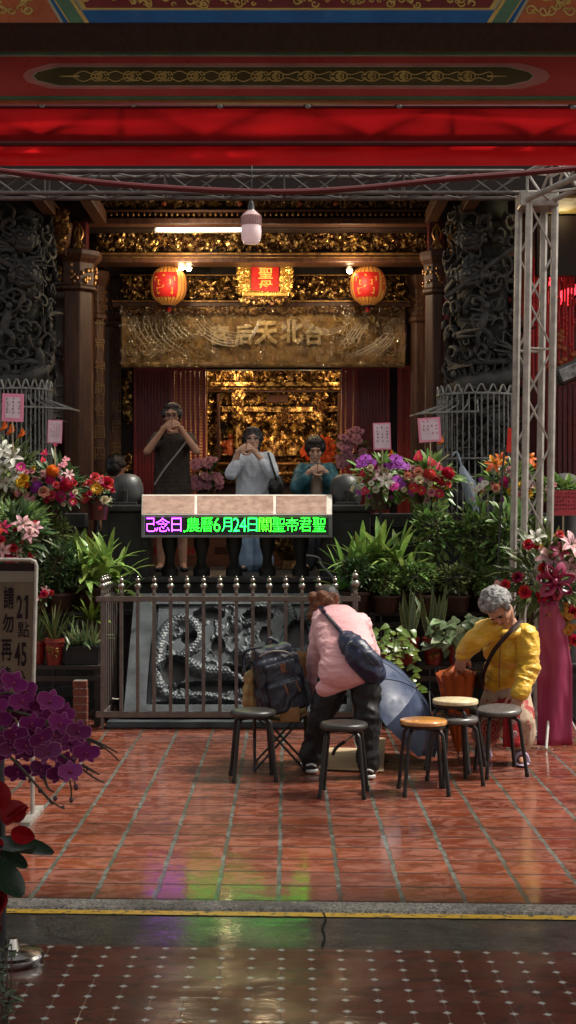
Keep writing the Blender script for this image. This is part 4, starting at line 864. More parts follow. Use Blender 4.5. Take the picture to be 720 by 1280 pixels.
MT['pink'] = pm('pinkish beige stone slab', (.36, .235, .185), .42, c2=(.21, .12, .092), sc=14, bump=.2, bsc=90); MT['pinkj'] = pm('pale joint strip', (.68, .64, .56), .4)
fa, fb = P(177, 643, D), P(415, 643, D); ga, gb = P(177.5, 618, D+.28), P(415, 618, D+.28); th = V((0, .012, -.03))
def slab(name, mt, u0, u1, v0, v1, lift, par):
    q = lambda u, v: fa.lerp(fb, u).lerp(ga.lerp(gb, u), v)+V((0, -.55, .83))*lift
    vs = [q(u0, v0), q(u1, v0), q(u1, v1), q(u0, v1)]; m = MB(); m.add(vs+[v_+th for v_ in vs], [(0, 1, 2, 3), (7, 6, 5, 4), (0, 4, 5, 1), (1, 5, 6, 2), (2, 6, 7, 3), (3, 7, 4, 0)]); return m.build(name, mt, par, smooth=False, bevel=.003)
hood = slab('hood', MT['pinkj'], 0, 1, 0, 1, 0, sg)
for u0, u1 in ((.004, .278), (.292, .692), (.706, .972)): slab('slab', MT['pink'], u0, u1, .03, .92, .004, hood)
MT['case'] = pm('grey painted sign case', (.20, .20, .20), .4); MT['ledk'] = pm('black LED panel', (.010, .011, .012), .25)
m = MB(); q0, q1 = P(180, 669, D), P(412, 645.5, D); m.bx(q0.x, q1.x, D+.01, D+.16, q0.z, q1.z); m.build('screen', MT['ledk'], sg, smooth=False)
for x0, x1 in ((176.5, 181), (411, 415.5)): m = MB(); u, v = P(x0, 672, D-.01), P(x1, 644.5, D-.01); m.bx(u.x, v.x, D-.01, D+.18, u.z, v.z); m.build('end_cap', MT['case'], sg, smooth=False, bevel=.004)
m = MB(); u, v = P(181, 672, D-.004), P(411, 669, D-.004); m.bx(u.x, v.x, D-.004, D+.17, u.z, v.z); u, v = P(181, 645.8, D), P(411, 644, D); m.bx(u.x, v.x, D, D+.17, u.z, v.z); m.build('frame_bar', MT['case'], sg, smooth=False, bevel=.003)
def em(name, c, s):
    n = NT(name); v = n.map((1, 1, 1)); x, y, z = n.xyz(); f = lambda q: n.ramp(n.math('ABSOLUTE', n.math('SUBTRACT', n.math('FRACT', n.math('MULTIPLY', q, 150)), .5)), .46, .5, 1, .2)
    n.fin((.02, .02, .02), .4, em=c, es=s); n.L.new(n.math('MULTIPLY', n.math('MULTIPLY', f(x), f(z)), s), n.b.inputs['Emission Strength']); return n.m
LED = 8.5
leds = [em('magenta LED', (.42, .035, 1.0), LED*1.3), em('green LED', (.010, 1, .015), LED), em('cyan LED', (.008, .85, .055), LED), em('lime LED', (.035, 1, .010), LED)]
m = MB(); y0, y1 = 108, 157
for ch, a, b, k in (('己', 38, 70, 0), ('念', 72, 121, 0), ('日', 128, 163, 0), ('農', 182, 229, 1), ('曆', 232, 276, 1), ('6', 280, 303, 1), ('月', 309, 345, 2), ('2', 350, 372, 2), ('4', 373, 397, 2), ('日', 403, 436, 2), ('關', 443, 487, 3), ('聖', 490, 537, 1), ('帝', 540, 584, 1), ('君', 588, 631, 1), ('聖', 636, 683, 1)):
    px_letter(m, ch, a/2.88+170, y0/2.88+610, b/2.88+170, y1/2.88+610, D+.004, -.014, k)
px_letter(m, '.', 171/2.88+170, 663, 177/2.88+170, 665, D+.004, .006, 1)
m.build('lettering', leds, sg, smooth=False)
m = MB(); m.tube(spline([P(383, 694, 12.28), P(398, 697, 12.3), P(402, 706, 12.3), P(418, 723, 12.25), P(426, 735, 12.0)], 8), .009, 6); MT['cable'] = pm('grey cable', (.22, .22, .22), .45); m.build('cable', MT['cable'], sg)

# ------------------------------------------------------------------ dragon relief slab
def relief():
    t = thing('dragon_relief', 'sloping carved stone dragon slab behind the metal fence', 'stone relief', (-.4, 11.9, 0))
    A, B = P(155, 905, 11.5), P(446, 905, 11.5); A.z = B.z = .02; C_ = P(169, 748, 12.3); w_ = B.x-A.x
    top = V((0, C_.y-A.y, C_.z-A.z)); L = top.length; up = top.normalized(); nrm = V((0, -up.z, up.y))
    nx, nz = 340, 190; uu = np.linspace(0, w_, nx+1); vv = np.linspace(0, L, nz+1); UU, VV = np.meshgrid(uu, vv)
    H = np.zeros_like(UU); N2 = np.array([[mnoise.noise(V((uu[i]*7, vv[j]*7, 1)))*.5+mnoise.noise(V((uu[i]*17, vv[j]*17, 4)))*.3 for i in range(nx+1)] for j in range(nz+1)])
    def q(px, py): return ((px-155)/291*w_, (905-py)/157*L)
    rn = random.Random(5)
    def stroke(pts, r0, r1=None, h=1.0, base=0.0):
        nonlocal H
        r1 = r0 if r1 is None else r1; s = spline([V((a, b, 0)) for a, b in [q(*p) for p in pts]], 7); k = len(s)
        for i in range(k-1):
            a, b = s[i], s[i+1]; d = b-a; l2 = max(d.x*d.x+d.y*d.y, 1e-9); tt = np.clip(((UU-a.x)*d.x+(VV-a.y)*d.y)/l2, 0, 1)
            D2 = (UU-a.x-tt*d.x)**2+(VV-a.y-tt*d.y)**2; f = (i+tt)/(k-1); rr = r0+(r1-r0)*f; H = np.maximum(H, base+h*np.sqrt(np.maximum(rr*rr-D2, 0)))
    m_ = w_/291
    R = lambda p: p*m_
    stroke([(196, 868), (192, 835), (198, 800), (214, 782), (234, 786), (242, 806), (228, 826), (206, 836)], R(12), R(9))
    stroke([(200, 846), (224, 838), (252, 848), (284, 850), (306, 866), (318, 886)], R(14), R(8)); stroke([(198, 872), (222, 880), (254, 876), (290, 884), (318, 880)], R(9), R(6))
    stroke([(252, 786), (262, 764), (288, 758), (310, 766)], R(6), R(5)); stroke([(318, 770), (340, 758), (360, 768), (364, 790), (350, 812), (330, 818)], R(11), R(7))
    stroke([(300, 826), (324, 836), (350, 830), (380, 842), (404, 836), (430, 846)], R(14), R(9)); stroke([(316, 862), (344, 858), (370, 872), (400, 866), (432, 876)], R(12), R(7)); stroke([(384, 780), (402, 768), (424, 776), (430, 800), (414, 818), (392, 812)], R(11), R(7))
    for x, y, r in ((284, 779, 6), (300, 779, 6), (292, 792, 9), (280, 800, 5), (304, 800, 5), (292, 806, 6), (272, 790, 5), (312, 790, 5)): stroke([(x, y), (x+.5, y)], R(r), R(r), 1.3)
    for x in (280, 287, 294, 301): stroke([(x, 814), (x, 818)], R(2.6), R(2), 1.6)
    stroke([(274, 772), (266, 762), (254, 760)], R(4), R(2), 1.4); stroke([(308, 772), (318, 762), (330, 760)], R(4), R(2), 1.4); stroke([(270, 812), (290, 824), (314, 812)], R(6), R(5), 1.2)
    for i in range(210):
        x, y, s, k = rn.uniform(192, 432), rn.uniform(768, 888), rn.uniform(4, 13), rn.choice((-1, 1)); a0 = rn.uniform(0, 6.3); w0 = rn.uniform(1.6, 4.2)
        stroke([(x+s*(1-.17*j)*math.cos(a0+k*j*1.0), y+s*(1-.17*j)*math.sin(a0+k*j*1.0)) for j in range(5)], R(w0), R(w0*.45), rn.uniform(.8, 1.25), R(rn.uniform(0, 5)))
    for i in range(46):
        x, y = rn.uniform(200, 428), rn.uniform(772, 885); a = rn.uniform(0, 6.3); l = rn.uniform(12, 34); stroke([(x, y), (x+l*.5*math.cos(a)+rn.uniform(-6, 6), y+l*.5*math.sin(a)+rn.uniform(-4, 4)), (x+l*math.cos(a), y+l*math.sin(a))], R(rn.uniform(2.5, 5)), R(1.0), .95, R(rn.uniform(0, 4)))
    sc = np.abs(np.sin(UU/R(5.2)*PI+(np.floor(VV/R(4.4)) % 2)*PI/2+N2*4))*np.abs(np.sin(VV/R(4.4)*PI+N2*3)); H += np.where(H > R(6), sc*R(.9), 0)
    bu = (UU < R(33)) | (VV < R(20)) | (VV > L-R(18)) | (UU > w_-R(12)); H = np.where(~bu, np.maximum(H*1.45, R(2)+R(9)*N2), H)
    for (px_, py_, ra, rb_) in ((256, 774, 24, 10), (214, 846, 17, 20), (262, 866, 44, 9), (322, 776, 20, 9), (232, 806, 10, 9), (300, 846, 16, 8), (352, 856, 34, 8), (372, 800, 14, 22), (404, 824, 24, 8), (410, 884, 30, 8), (240, 886, 60, 4), (268, 815, 9, 14), (330, 800, 8, 12)):
        a_, b_ = q(px_, py_); e_ = ((UU-a_)/R(ra))**2+((VV-b_)/R(rb_))**2*(157/157)+N2*.8; H = np.where((e_ < 1) & ~bu, np.minimum(H, -R(16)*(1-np.clip(e_, 0, 1)**3)+R(2)), H)
    H = np.where(bu, R(11)+.003*np.sin(UU*300)*np.sin(VV*280), np.minimum(H, R(26)))
    H = np.where((UU > R(27)) & (UU < R(33)) & (VV > R(20)) & (VV < L-R(18)), R(3), H)
    lean = (C_.x-A.x)/L
    vs = [tuple(A+V((UU[j, i]+lean*VV[j, i], 0, 0))+up*VV[j, i]+nrm*(H[j, i])) for j in range(nz+1) for i in range(nx+1)]
    fs = [(j*(nx+1)+i, j*(nx+1)+i+1, (j+1)*(nx+1)+i+1, (j+1)*(nx+1)+i) for j in range(nz) for i in range(nx)]
    MT['relief'] = pm('wet blue grey carved stone', (.072, .085, .092), .38, c2=(.020, .024, .027), sc=6, bump=.35, bsc=90, spec=.45)
    m = MB().add(vs, fs); m.build('carved_slab', MT['relief'], t, sharp=50)
    m = MB(); vs2 = [A, B, B+up*L+V((lean*L, 0, 0)), A+up*L+V((lean*L, 0, 0))]; bk = [v_-nrm*.12 for v_ in vs2]; m.add([v_-nrm*.002 for v_ in vs2]+bk, [(0, 1, 2, 3), (7, 6, 5, 4), (0, 4, 5, 1), (1, 5, 6, 2), (2, 6, 7, 3), (3, 7, 4, 0)]); m.build('slab_back', MT['stonek'], t, smooth=False)
    m = MB(); m.bx(A.x-.12, B.x+.12, 11.30, 11.50, .001, .05); m.build('kerb_slab', MT['relief'], t, smooth=False, bevel=.01)
relief()
# ------------------------------------------------------------------ metal fence
MT['bronze'] = pm('purplish brown metal paint', (.168, .136, .120), .36, .4, c2=(.115, .092, .082), sc=18, bump=.05); MT['finial'] = pm('dull silver ball', (.34, .31, .275), .26, .9, c2=(.24, .21, .18), sc=20)
fen = thing('metal_fence', 'brown metal railing with silver ball finials in front of the dragon slab', 'fence', (-.45, 11.3, 0))
Y0 = 11.3; xl, xr = X(128, Y0), X(444, Y0); zr, zb = Z(748.5, Y0), Z(893, Y0); sk = -.0
def bar(x, y, big=False, foot=False):
    h = .021 if big else .0135; m = MB(); m.bx(x-h, x+h, y-h, y+h, 0 if foot else zb+.02, zr+.05); o = m.build('bar', MT['bronze'], fen, smooth=False, bevel=.003)
    k = 1.35 if big else 1; z = zr+.05; m = MB()
    m.lathe([(.014*k, z), (.014*k, z+.015), (.018*k, z+.018), (.018*k, z+.024), (.010*k, z+.028)], (x, y, 0), 14); m.ball((x, y, z+.05*k), (.030*k, .030*k, .026*k), 14, 9); m.lathe([(.010*k, z+.072*k), (.018*k, z+.076*k), (.010*k, z+.080*k)], (x, y, 0), 12); m.ball((x, y, z+.096*k), (.021*k, .021*k, .019*k), 12, 8); m.ball((x, y, z+.118*k), (.008*k, .008*k, .012*k), 8, 6)
    m.build('finial', MT['finial'], o)
def rail(a, b, z, h=.042, wd=.045):
    a, b = V(a), V(b); d = (b-a); m = MB(); rot = Matrix.Rotation(math.atan2(d.y, d.x), 3, 'Z'); m.box(((a.x+b.x)/2, (a.y+b.y)/2, z), (d.length, wd, h), rot); m.build('rail', MT['bronze'], fen, smooth=False, bevel=.004)
rail((xl-.05, Y0, 0), (xr+.04, Y0, 0), zr); rail((xl-.05, Y0, 0), (xr+.04, Y0, 0), zb, .045)
n_ = 15; bar(xl, Y0, False, True); bar(xr, Y0, True, True)
for i in range(n_): bar(X(151.6+20.55*i, Y0) if i < 14 else X(151.6+20.55*13.75, Y0), Y0)if i < 14 else None
rail((xl, Y0+.03, 0), (xl, 12.2, 0), zr); rail((xl, Y0+.03, 0), (xl, 12.2, 0), zb)
for i in range(1, 7): bar(xl, Y0+.14*i, False, i == 6)
rail((xr, Y0+.03, 0), (xr, 12.2, 0), zr); rail((xr, Y0+.03, 0), (xr, 12.2, 0), zb)
for i in range(1, 7): bar(xr, Y0+.14*i, False, i == 6)
m = MB(); m.tube([P(140, 873, 11.5), P(147, 874, 11.6), P(150, 873, 11.7)], .004, 5); m.build('tie_wire', MT['pinkj'], fen)

for x in (236, 440): lamp('lattice_fill_light', P(x, 560, 17.15), 4, (1, .66, .38), .15, tem)  # fill lights with no fixture, added to make the lattice gaps glow
# ------------------------------------------------------------------ stools
MT['vinyl'] = pm('black vinyl seat', (.024, .021, .020), .34, c2=(.040, .036, .033), sc=14, bump=.12, bsc=160); MT['vinylg'] = pm('worn grey brown vinyl seat', (.105, .095, .090), .28, c2=(.075, .068, .064), sc=9, bump=.12, bsc=160)
MT['seatw'] = pm('varnished orange wood seat', (.52, .235, .055), .30, c2=(.36, .14, .03), sc=5, st=(2, 14, 2), coat=.5); MT['seatc'] = pm('pale cream seat board', (.56, .47, .30), .42, c2=(.44, .35, .20), sc=5, st=(2, 10, 2)); MT['leg'] = pm('black enamelled tube', (.010, .0095, .009), .34, c2=(.018, .016, .015), sc=25, spec=.35)
def stool(label, X_, Y_, seat, h=.445, rz=0.0, lift=0.0, tilt=None, pad=True, flare=.185):
    t = thing('stool', label, 'stool', (0, 0, 0), 'round topped stools on the courtyard paving'); R = .145
    m = MB()
    if pad: m.lathe([(R*.9, h-.040), (R*.985, h-.036), (R, h-.028), (R*1.0, h-.016), (R*.95, h-.006), (R*.8, h-.001), (R*.4, h+.002), (0, h+.003)], n=40)
    else: m.lathe([(R*.92, h-.026), (R*.98, h-.024), (R*.99, h-.006), (R*.96, h), (0, h)], n=40)
    st = m.build('seat', seat, t, sharp=60)
    m = MB(); m.lathe([(R*.55, h-.048), (R*.93, h-.044), (R*.95, h-.028), (R*.6, h-.026)], n=36); m.build('seat_ring', MT['leg'], st)
    for k in range(4):
        a = PI/4+k*PI/2; d = V((math.cos(a), math.sin(a), 0)); e = V((-d.y, d.x, 0))*.012
        m = MB(); m.tube(spline([d*.035+V((0, 0, h-.052))-e, d*.10+V((0, 0, h-.054))-e, d*.136+V((0, 0, h-.075)), d*.149+V((0, 0, h-.13)), d*flare+V((0, 0, .025))], 6), .0122, 10); lg = m.build('leg', MT['leg'], t)
        m = MB(); m.lathe([(.0142, 0), (.0152, .004), (.0142, .032)], d*(flare+.0016), 12); m.build('rubber_foot', MT['rubber'], lg)
    t.location = (X_, Y_, lift); t.rotation_euler = (*(tilt or (0, 0)), rz); return t
stool('black seated stool in front of the backpack, farthest from the other stools', -.222, 9.17, MT['vinyl'], .445, .12)
stool('black seated stool directly behind the woman in the pink jacket', .335, 8.66, MT['vinyl'], .44, -.12)
stool('stool with a varnished orange wooden top beside the open blue umbrella', .82, 8.72, MT['seatw'], .443, .06, pad=False)
stool('grey topped stool lowest in the stacked pair, under the cream stool', 1.045, 9.02, MT['vinylg'], .425, .30)
stool('cream topped stool stacked on a grey stool beside the orange umbrella', 1.052, 9.05, MT['seatc'], .435, .30+PI/4, .088, pad=False, flare=.20)
stool('dark brown padded stool held by the woman in the yellow jacket', 1.375, 9.30, MT['vinylg'], .435, .15, .012, (.07, -.05))
# ------------------------------------------------------------------ folding chair, backpack, tan bag, cardboard
MT['canvas'] = pm('tan canvas', (.34, .20, .085), .75, c2=(.24, .13, .05), sc=9, bump=.3, bsc=140); MT['navy'] = pm('dark navy nylon', (.012, .015, .028), .42, c2=(.02, .024, .04), sc=8, bump=.25, bsc=60); MT['navyb'] = pm('navy nylon bag', (.018, .028, .070), .38, c2=(.011, .017, .045), sc=6, bump=.3, bsc=26); MT['leather'] = pm('brown leather patch', (.20, .085, .05), .5); MT['grayst'] = pm('grey zip pull', (.30, .26, .23), .5); MT['khaki'] = pm('khaki cotton', (.42, .29, .13), .7, c2=(.30, .19, .08), sc=8, bump=.3)
t = thing('folding_chair', 'folding canvas chair on thin crossed black legs carrying the backpack', 'folding chair', (-.02, 9.65, 0))
c = V((X(350, 9.6), 9.62, 0)); m = MB(); zs = .37
for sy in (-.15, .15):
    for k in (-1, 1): m.tube([c+V((-k*.17, sy*1.1, 0)), c+V((k*.17, sy, zs))], .008, 7)
for k in (-1, 1):
    m.tube([c+V((k*.17, -.17, 0)), c+V((k*.165, .15, zs))], .008, 7); m.tube([c+V((k*.17, .16, 0)), c+V((k*.165, -.15, zs))], .008, 7); m.tube([c+V((k*.175, .16, 0)), c+V((k*.18, .19, .74))], .009, 8)
m.build('leg_frame', MT['leg'], t)
m = MB(); nx = 12
vs = [c+V((-.175+.35*i/nx, -.16+.32*j/6, zs+.005-.05*math.sin(PI*i/nx))) for j in range(7) for i in range(nx+1)]; m.add(vs, [(j*(nx+1)+i, j*(nx+1)+i+1, (j+1)*(nx+1)+i+1, (j+1)*(nx+1)+i) for j in range(6) for i in range(nx)]); o = m.build('seat', MT['canvas'], t); q = o.modifiers.new('s', 'SOLIDIFY'); q.thickness = .008
m = MB(); vs = [c+V((-.18+.36*i/nx, .175+.02*math.sin(PI*i/nx), .50+.05*j)) for j in range(6) for i in range(nx+1)]; m.add(vs, [(j*(nx+1)+i, j*(nx+1)+i+1, (j+1)*(nx+1)+i+1, (j+1)*(nx+1)+i) for j in range(5) for i in range(nx)]); o = m.build('backrest', MT['canvas'], t); q = o.modifiers.new('s', 'SOLIDIFY'); q.thickness = .008
m = MB(); q0 = P(350, 884, 9.43); m.bx(q0.x, q0.x+.13, 9.43, 9.46, q0.z-.10, q0.z); m.build('front_flap', MT['canvas'], t, smooth=False, bevel=.01)
bp = thing('backpack', 'dark navy backpack leaning on the canvas chair beside the pink jacket', 'backpack', P(349, 886, 9.55))
c = P(349, 848, 9.56); Mr = Matrix.Rotation(math.radians(-14), 3, 'Y') @ Matrix.Rotation(math.radians(12), 3, 'Z') @ Matrix.Rotation(math.radians(6), 3, 'X')
def rb(m, cc, r, n=16): m.ball(c+Mr @ V(cc), r, n, 10, Mr)
m = MB()
for z0_, z1_, w_, d_ in ((-.215, .06, .150, .105), (.0, .15, .140, .098), (.10, .215, .115, .075)): m.box(c+Mr @ V((0, .01, (z0_+z1_)/2)), (2*w_, 2*d_, z1_-z0_), Mr)
for sx in (-1, 1): m.box(c+Mr @ V((sx*.15, .01, -.12)), (.05, .13, .15), Mr)
link('body', remesh(m, .008, 16, [(.006, (9, 9, 9)), (.003, (24, 24, 15))]), bp).data.materials.append(MT['navy'])
m = MB(); m.box(c+Mr @ V((.0, -.115, -.10)), (.225, .07, .19), Mr); m.box(c+Mr @ V((.0, -.095, .06)), (.20, .05, .13), Mr)
link('front_pocket', remesh(m, .007, 10, [(.005, (11, 11, 9)), (.0025, (26, 26, 16))]), bp).data.materials.append(MT['navy'])
m = MB(); m.box(c+Mr @ V((.035, -.118, .085)), (.075, .012, .062), Mr); m.build('leather_patch', MT['leather'], bp, smooth=False, bevel=.004)
for x_ in (-.005, .075): m = MB(); m.tube([c+Mr @ V((x_, -.150, -.01)), c+Mr @ V((x_+.012, -.155, -.085))], [.006, .009], 6); m.build('zip_pull', MT['leather'], bp)
m = MB(); m.tube(spline([c+Mr @ V((-.03, .03, .235)), c+Mr @ V((0, .03, .275)), c+Mr @ V((.05, .03, .232))], 6), .010, 7); m.build('handle', MT['navy'], bp)
for k in (-1, 1): m = MB(); m.tube(spline([c+Mr @ V((k*.05, .07, .22)), c+Mr @ V((k*.12-.05, .13, .20)), c+Mr @ V((k*.14-.05, .15, .02)), c+Mr @ V((k*.12, .09, -.17))], 7), .018, 8, flat=.5); m.build('shoulder_strap', MT['navy'], bp)
m = MB(); m.tube(spline([c+Mr @ V((-.11, -.07, .19)), c+Mr @ V((-.02, -.11, .21)), c+Mr @ V((.09, -.09, .16)), c+Mr @ V((.135, -.06, .02))], 6), .005, 6); m.build('zipper', MT['grayst'], bp)
tb = thing('tote_bag', 'crumpled khaki bag hanging beside the navy backpack', 'bag', P(312, 885, 9.62)); m = MB()
for x_, y_, w_ in ((312, 848, 9), (313, 862, 11), (314, 876, 11)): m.ball(P(x_, y_, 9.62), (w_*.0053, .05, .05), 12, 8)
link('body', remesh(m, .010, 3, [(.016, (16, 12, 4))]), tb).data.materials.append(MT['khaki'])
m = MB(); m.tube(spline([P(303, 846, 9.58), P(306, 835, 9.58), P(316, 826, 9.6), P(324, 830, 9.62)], 6), .008, 6); m.build('strap', MT['black'], tb)
t = thing('cardboard_sheet', 'flattened beige cardboard sheet under the woman in the pink jacket', 'cardboard', (.28, 9.85, 0))
MT['card'] = pm('damp cardboard', (.46, .33, .21), .7, c2=(.34, .235, .14), sc=5, bump=.1)
def gp(px, py, z=.006): D = GY(py); return V(((px-360)*D/F, D, z))
m = MB(); m.add([gp(379, 962), gp(480, 966), gp(474, 938), gp(396, 936), gp(379, 962, .012), gp(480, 966, .010), gp(474, 938, .014), gp(396, 936, .012)], [(3, 2, 1, 0), (4, 5, 6, 7), (0, 1, 5, 4), (1, 2, 6, 5), (2, 3, 7, 6), (3, 0, 4, 7)]); m.build('sheet', MT['card'], t, smooth=False)
m = MB(); m.add([gp(455, 958, .013), gp(479, 965, .012), gp(482, 940, .10), gp(462, 936, .09)], [(0, 1, 2, 3)]); o = m.build('flap', MT['card'], t, smooth=False); q = o.modifiers.new('s', 'SOLIDIFY'); q.thickness = .004
# ------------------------------------------------------------------ umbrellas
def m_umb():
    n = NT('wet slate blue umbrella cloth'); dr = n.ramp(n.vor(120), .10, .22, 1, 0); dr = n.math('MULTIPLY', dr, n.ramp(n.noise(9, 5), .48, .58)); c = n.mix(n.ramp(n.noise(5, 5), .35, .65), (.028, .042, .088), (.045, .066, .125)); c = n.mix(n.math('MULTIPLY', dr, .35), c, (.40, .46, .55))
    n.fin(c, n.ramp(n.noise(11, 5), .4, .6, .34, .6), 0, n.bump(n.math('MULTIPLY_ADD', dr, .5, n.noise(18, 4)), .3, .004)); t = n.N.new('ShaderNodeBsdfTranslucent'); n.L.new(c, t.inputs[0]); mx = n.N.new('ShaderNodeMixShader'); mx.inputs[0].default_value = .15; n.L.new(n.b.outputs[0], mx.inputs[1]); n.L.new(t.outputs[0], mx.inputs[2]); n.L.new(mx.outputs[0], n.out.inputs[0]); return n.m
MT['umb'] = m_umb(); MT['umbo'] = pm('burnt orange umbrella cloth', (.46, .10, .018), .5, c2=(.36, .07, .012), sc=8, bump=.2, trl=.2)
MT['umbg0'] = pm('slate rib seam', (.10, .13, .19), .5)
um = thing('open_umbrella', 'open slate blue umbrella lying wet on its side on the paving', 'umbrella', (.7, 9.9, 0))
ax = V((.76, -.22, .61)).normalized(); tip = P(519, 861, 9.78); q = ax.to_track_quat('Z', 'Y').to_matrix(); R = .455; NR = 8; H = .20
m = MB(); NS = 9; NA = 64; vs = [tip]
for i in range(1, NS+1):
    for j in range(NA):
        a = 2*PI*j/NA+.2; g = abs(math.sin(NR/2*(a-.2))); am = ((a-.2) % (2*PI/NR))-PI/NR; r = R*math.sin(i/NS*1.15)/math.sin(1.15); z = -H*((1-math.cos(i/NS*1.15))/(1-math.cos(1.15))); sag = math.cos(PI/NR)/math.cos(am)*(1-.045*g*(i/NS)**2)
        vs.append(tip+q @ V((math.cos(a)*r*sag, math.sin(a)*r*sag, z-.010*g*(i/NS))))
dz = -min(v_.z for v_ in vs)+.004; vs = [v_+V((0, 0, max(0, dz) if dz > 0 else 0)) for v_ in vs]; tip = vs[0]
fs = [(0, 1+j, 1+(j+1) % NA) for j in range(NA)]+[(1+i*NA+j, 1+(i+1)*NA+j, 1+(i+1)*NA+(j+1) % NA, 1+i*NA+(j+1) % NA) for i in range(NS-1) for j in range(NA)]
m.add(vs, fs); m.build('canopy', MT['umb'], um, sharp=9)
m = MB(); m.tube([tip+ax*.05, tip+ax*.012, tip-ax*.01], [.004, .007, .016], 8); m.build('ferrule', MT['black'], um); m = MB(); m.tube([tip-ax*.01, tip-ax*.62], .006, 8); m.build('shaft', MT['alu'], um)
m = MB(); m.tube(spline([tip-ax*.62, tip-ax*.70, tip-ax*.73+V((0, 0, -.03))], 5), .012, 8); m.build('handle', MT['black'], um)
for k in range(NR):
    j = int(round(((2*PI*k/NR))/(2*PI)*NA)) % NA; m = MB(); m.tube([tip+ax*.003]+[vs[1+i*NA+j]+ax*.003 for i in range(NS)], .003, 5); m.build('rib', MT['umbg0'], um)
ou = thing('closed_umbrella', 'half closed burnt orange umbrella held point down by the woman in yellow', 'umbrella', (1.2, 9.78, 0))
b0, t0 = P(573, 953, 9.78), P(570, 838, 9.76); b0.z = .01; axv = (t0-b0); L = axv.length; ax = axv.normalized(); q = ax.to_track_quat('Z', 'Y').to_matrix(); m = MB(); NA = 64; NS = 14
vs = []
for i in range(NS+1):
    f = i/NS
    for j in range(NA):
        a = 2*PI*j/NA; rib = abs(math.cos(4*a)); r = .012+.128*f**.85*(.74+.26*rib**.6)*(1 if f < .92 else 1+.02*rib); z = L*(.10+.88*f)-(.075*(1-rib**.5)*f**6)
        vs.append(b0+q @ V((math.cos(a)*r, math.sin(a)*r, z)))
m.add(vs, [(i*NA+j, i*NA+(j+1) % NA, (i+1)*NA+(j+1) % NA, (i+1)*NA+j) for i in range(NS) for j in range(NA)]); o0 = NS*NA; cb_ = [b0+q @ V((math.cos(2*PI*j/NA)*.022, math.sin(2*PI*j/NA)*.022, L*1.06)) for j in range(NA)]; md = [(vs[o0+j]*.45+cb_[j]*.55)-V((0, 0, .012)) for j in range(NA)]; m.add([vs[o0+j] for j in range(NA)]+md+cb_, [(a*NA+j, a*NA+(j+1) % NA, (a+1)*NA+(j+1) % NA, (a+1)*NA+j) for a in (0, 1) for j in range(NA)]); m.build('canopy', MT['umbo'], ou, sharp=0)
m = MB(); m.tube([b0, b0+ax*.09], [.003, .008], 8); m.build('ferrule', MT['black'], ou); m = MB(); m.tube([b0+ax*.09, t0+ax*.09], .006, 8); m.build('shaft', MT['alu'], ou)
m = MB(); m.tube(spline([t0+ax*.06, t0+ax*.10, t0+ax*.13+V((.03, 0, 0)), t0+ax*.12+V((.05, 0, 0))], 5), .012, 8); m.build('handle', MT['black'], ou)
for k in range(8): a = 2*PI*k/8; m = MB(); e = b0+q @ V((math.cos(a)*.139, math.sin(a)*.139, L*.985)); m.tube([e, e+ax*.022], [.006, .003], 6); m.build('rib_tip', MT['black'], ou)

# ------------------------------------------------------------------ people
MT['skin'] = pm('warm skin', (.46, .25, .165), .5, c2=(.40, .205, .13), sc=9, bump=.08); MT['skin2'] = pm('pale skin', (.62, .375, .27), .5, c2=(.56, .32, .22), sc=9, bump=.08); MT['skin3'] = pm('aged skin', (.46, .25, .165), .5, c2=(.38, .19, .12), sc=14, bump=.2, bsc=60)
MT['hairk'] = pm('black hair', (.014, .012, .011), .38, c2=(.022, .018, .016), sc=20, bump=.5, bsc=120); MT['hairb'] = pm('curly reddish brown hair', (.22, .088, .042), .45, c2=(.09, .034, .018), sc=30, bump=.9, bsc=90); MT['hairg'] = pm('curly grey hair', (.36, .35, .34), .6, c2=(.12, .12, .12), sc=34, bump=1, bsc=70)
MT['eye'] = pm('dark eye', (.015, .01, .008), .15); MT['lip'] = pm('lip colour', (.36, .12, .09), .45)
def head(m, c, M, s=1.0):
    T = lambda x, y, z: c+M @ (V((x, y, z))*s)
    b = lambda p, r, n=14: m.ball(T(*p), tuple(q*s for q in r), n, 10, M)
    b((0, .012, .03), (.075, .092, .085), 18); b((0, -.012, -.035), (.060, .072, .072), 16); b((0, -.055, -.082), (.030, .026, .026)); b((0, -.082, -.012), (.013, .020, .030)); b((0, -.095, -.028), (.015, .014, .012)); b((0, -.068, .030), (.05, .022, .016))
    for k in (-1, 1): b((k*.040, -.058, -.020), (.026, .022, .022)); b((k*.077, .012, -.008), (.012, .020, .032))
    b((0, -.076, -.060), (.024, .012, .008))
def face_bits(par, c, M, s=1.0, glasses=None, dark=None):
    T = lambda x, y, z: c+M @ (V((x, y, z))*s)
    for k in (-1, 1):
        m = MB(); m.ball(T(k*.031, -.077, .006), (.013*s, .008*s, .007*s), 10, 6, M); m.build('eye', MT['eye'], par); m = MB(); m.tube([T(k*.012, -.090, .026), T(k*.032, -.090, .033), T(k*.055, -.076, .025)], .0026*s, 6); m.build('eyebrow', MT['hairk'], par)
    m = MB(); m.ball(T(0, -.087, -.058), (.021*s, .008*s, .007*s), 10, 6, M); m.build('mouth', MT['lip'], par)
    if glasses is not None:
        m = MB()
        for k in (-1, 1): m.tube([T(k*.034+.027*math.cos(a), -.099, .004+.021*math.sin(a)) for a in [2*PI*i/16 for i in range(17)]], .0022*s, 6, caps=False); m.tube([T(k*.060, -.097, .010), T(k*.078, -.02, .012), T(k*.080, .02, .008)], .003*s, 5)
        m.tube([T(-.010, -.101, .006), T(0, -.104, .010), T(.010, -.101, .006)], .003*s, 5); m.build('glasses', glasses, par)
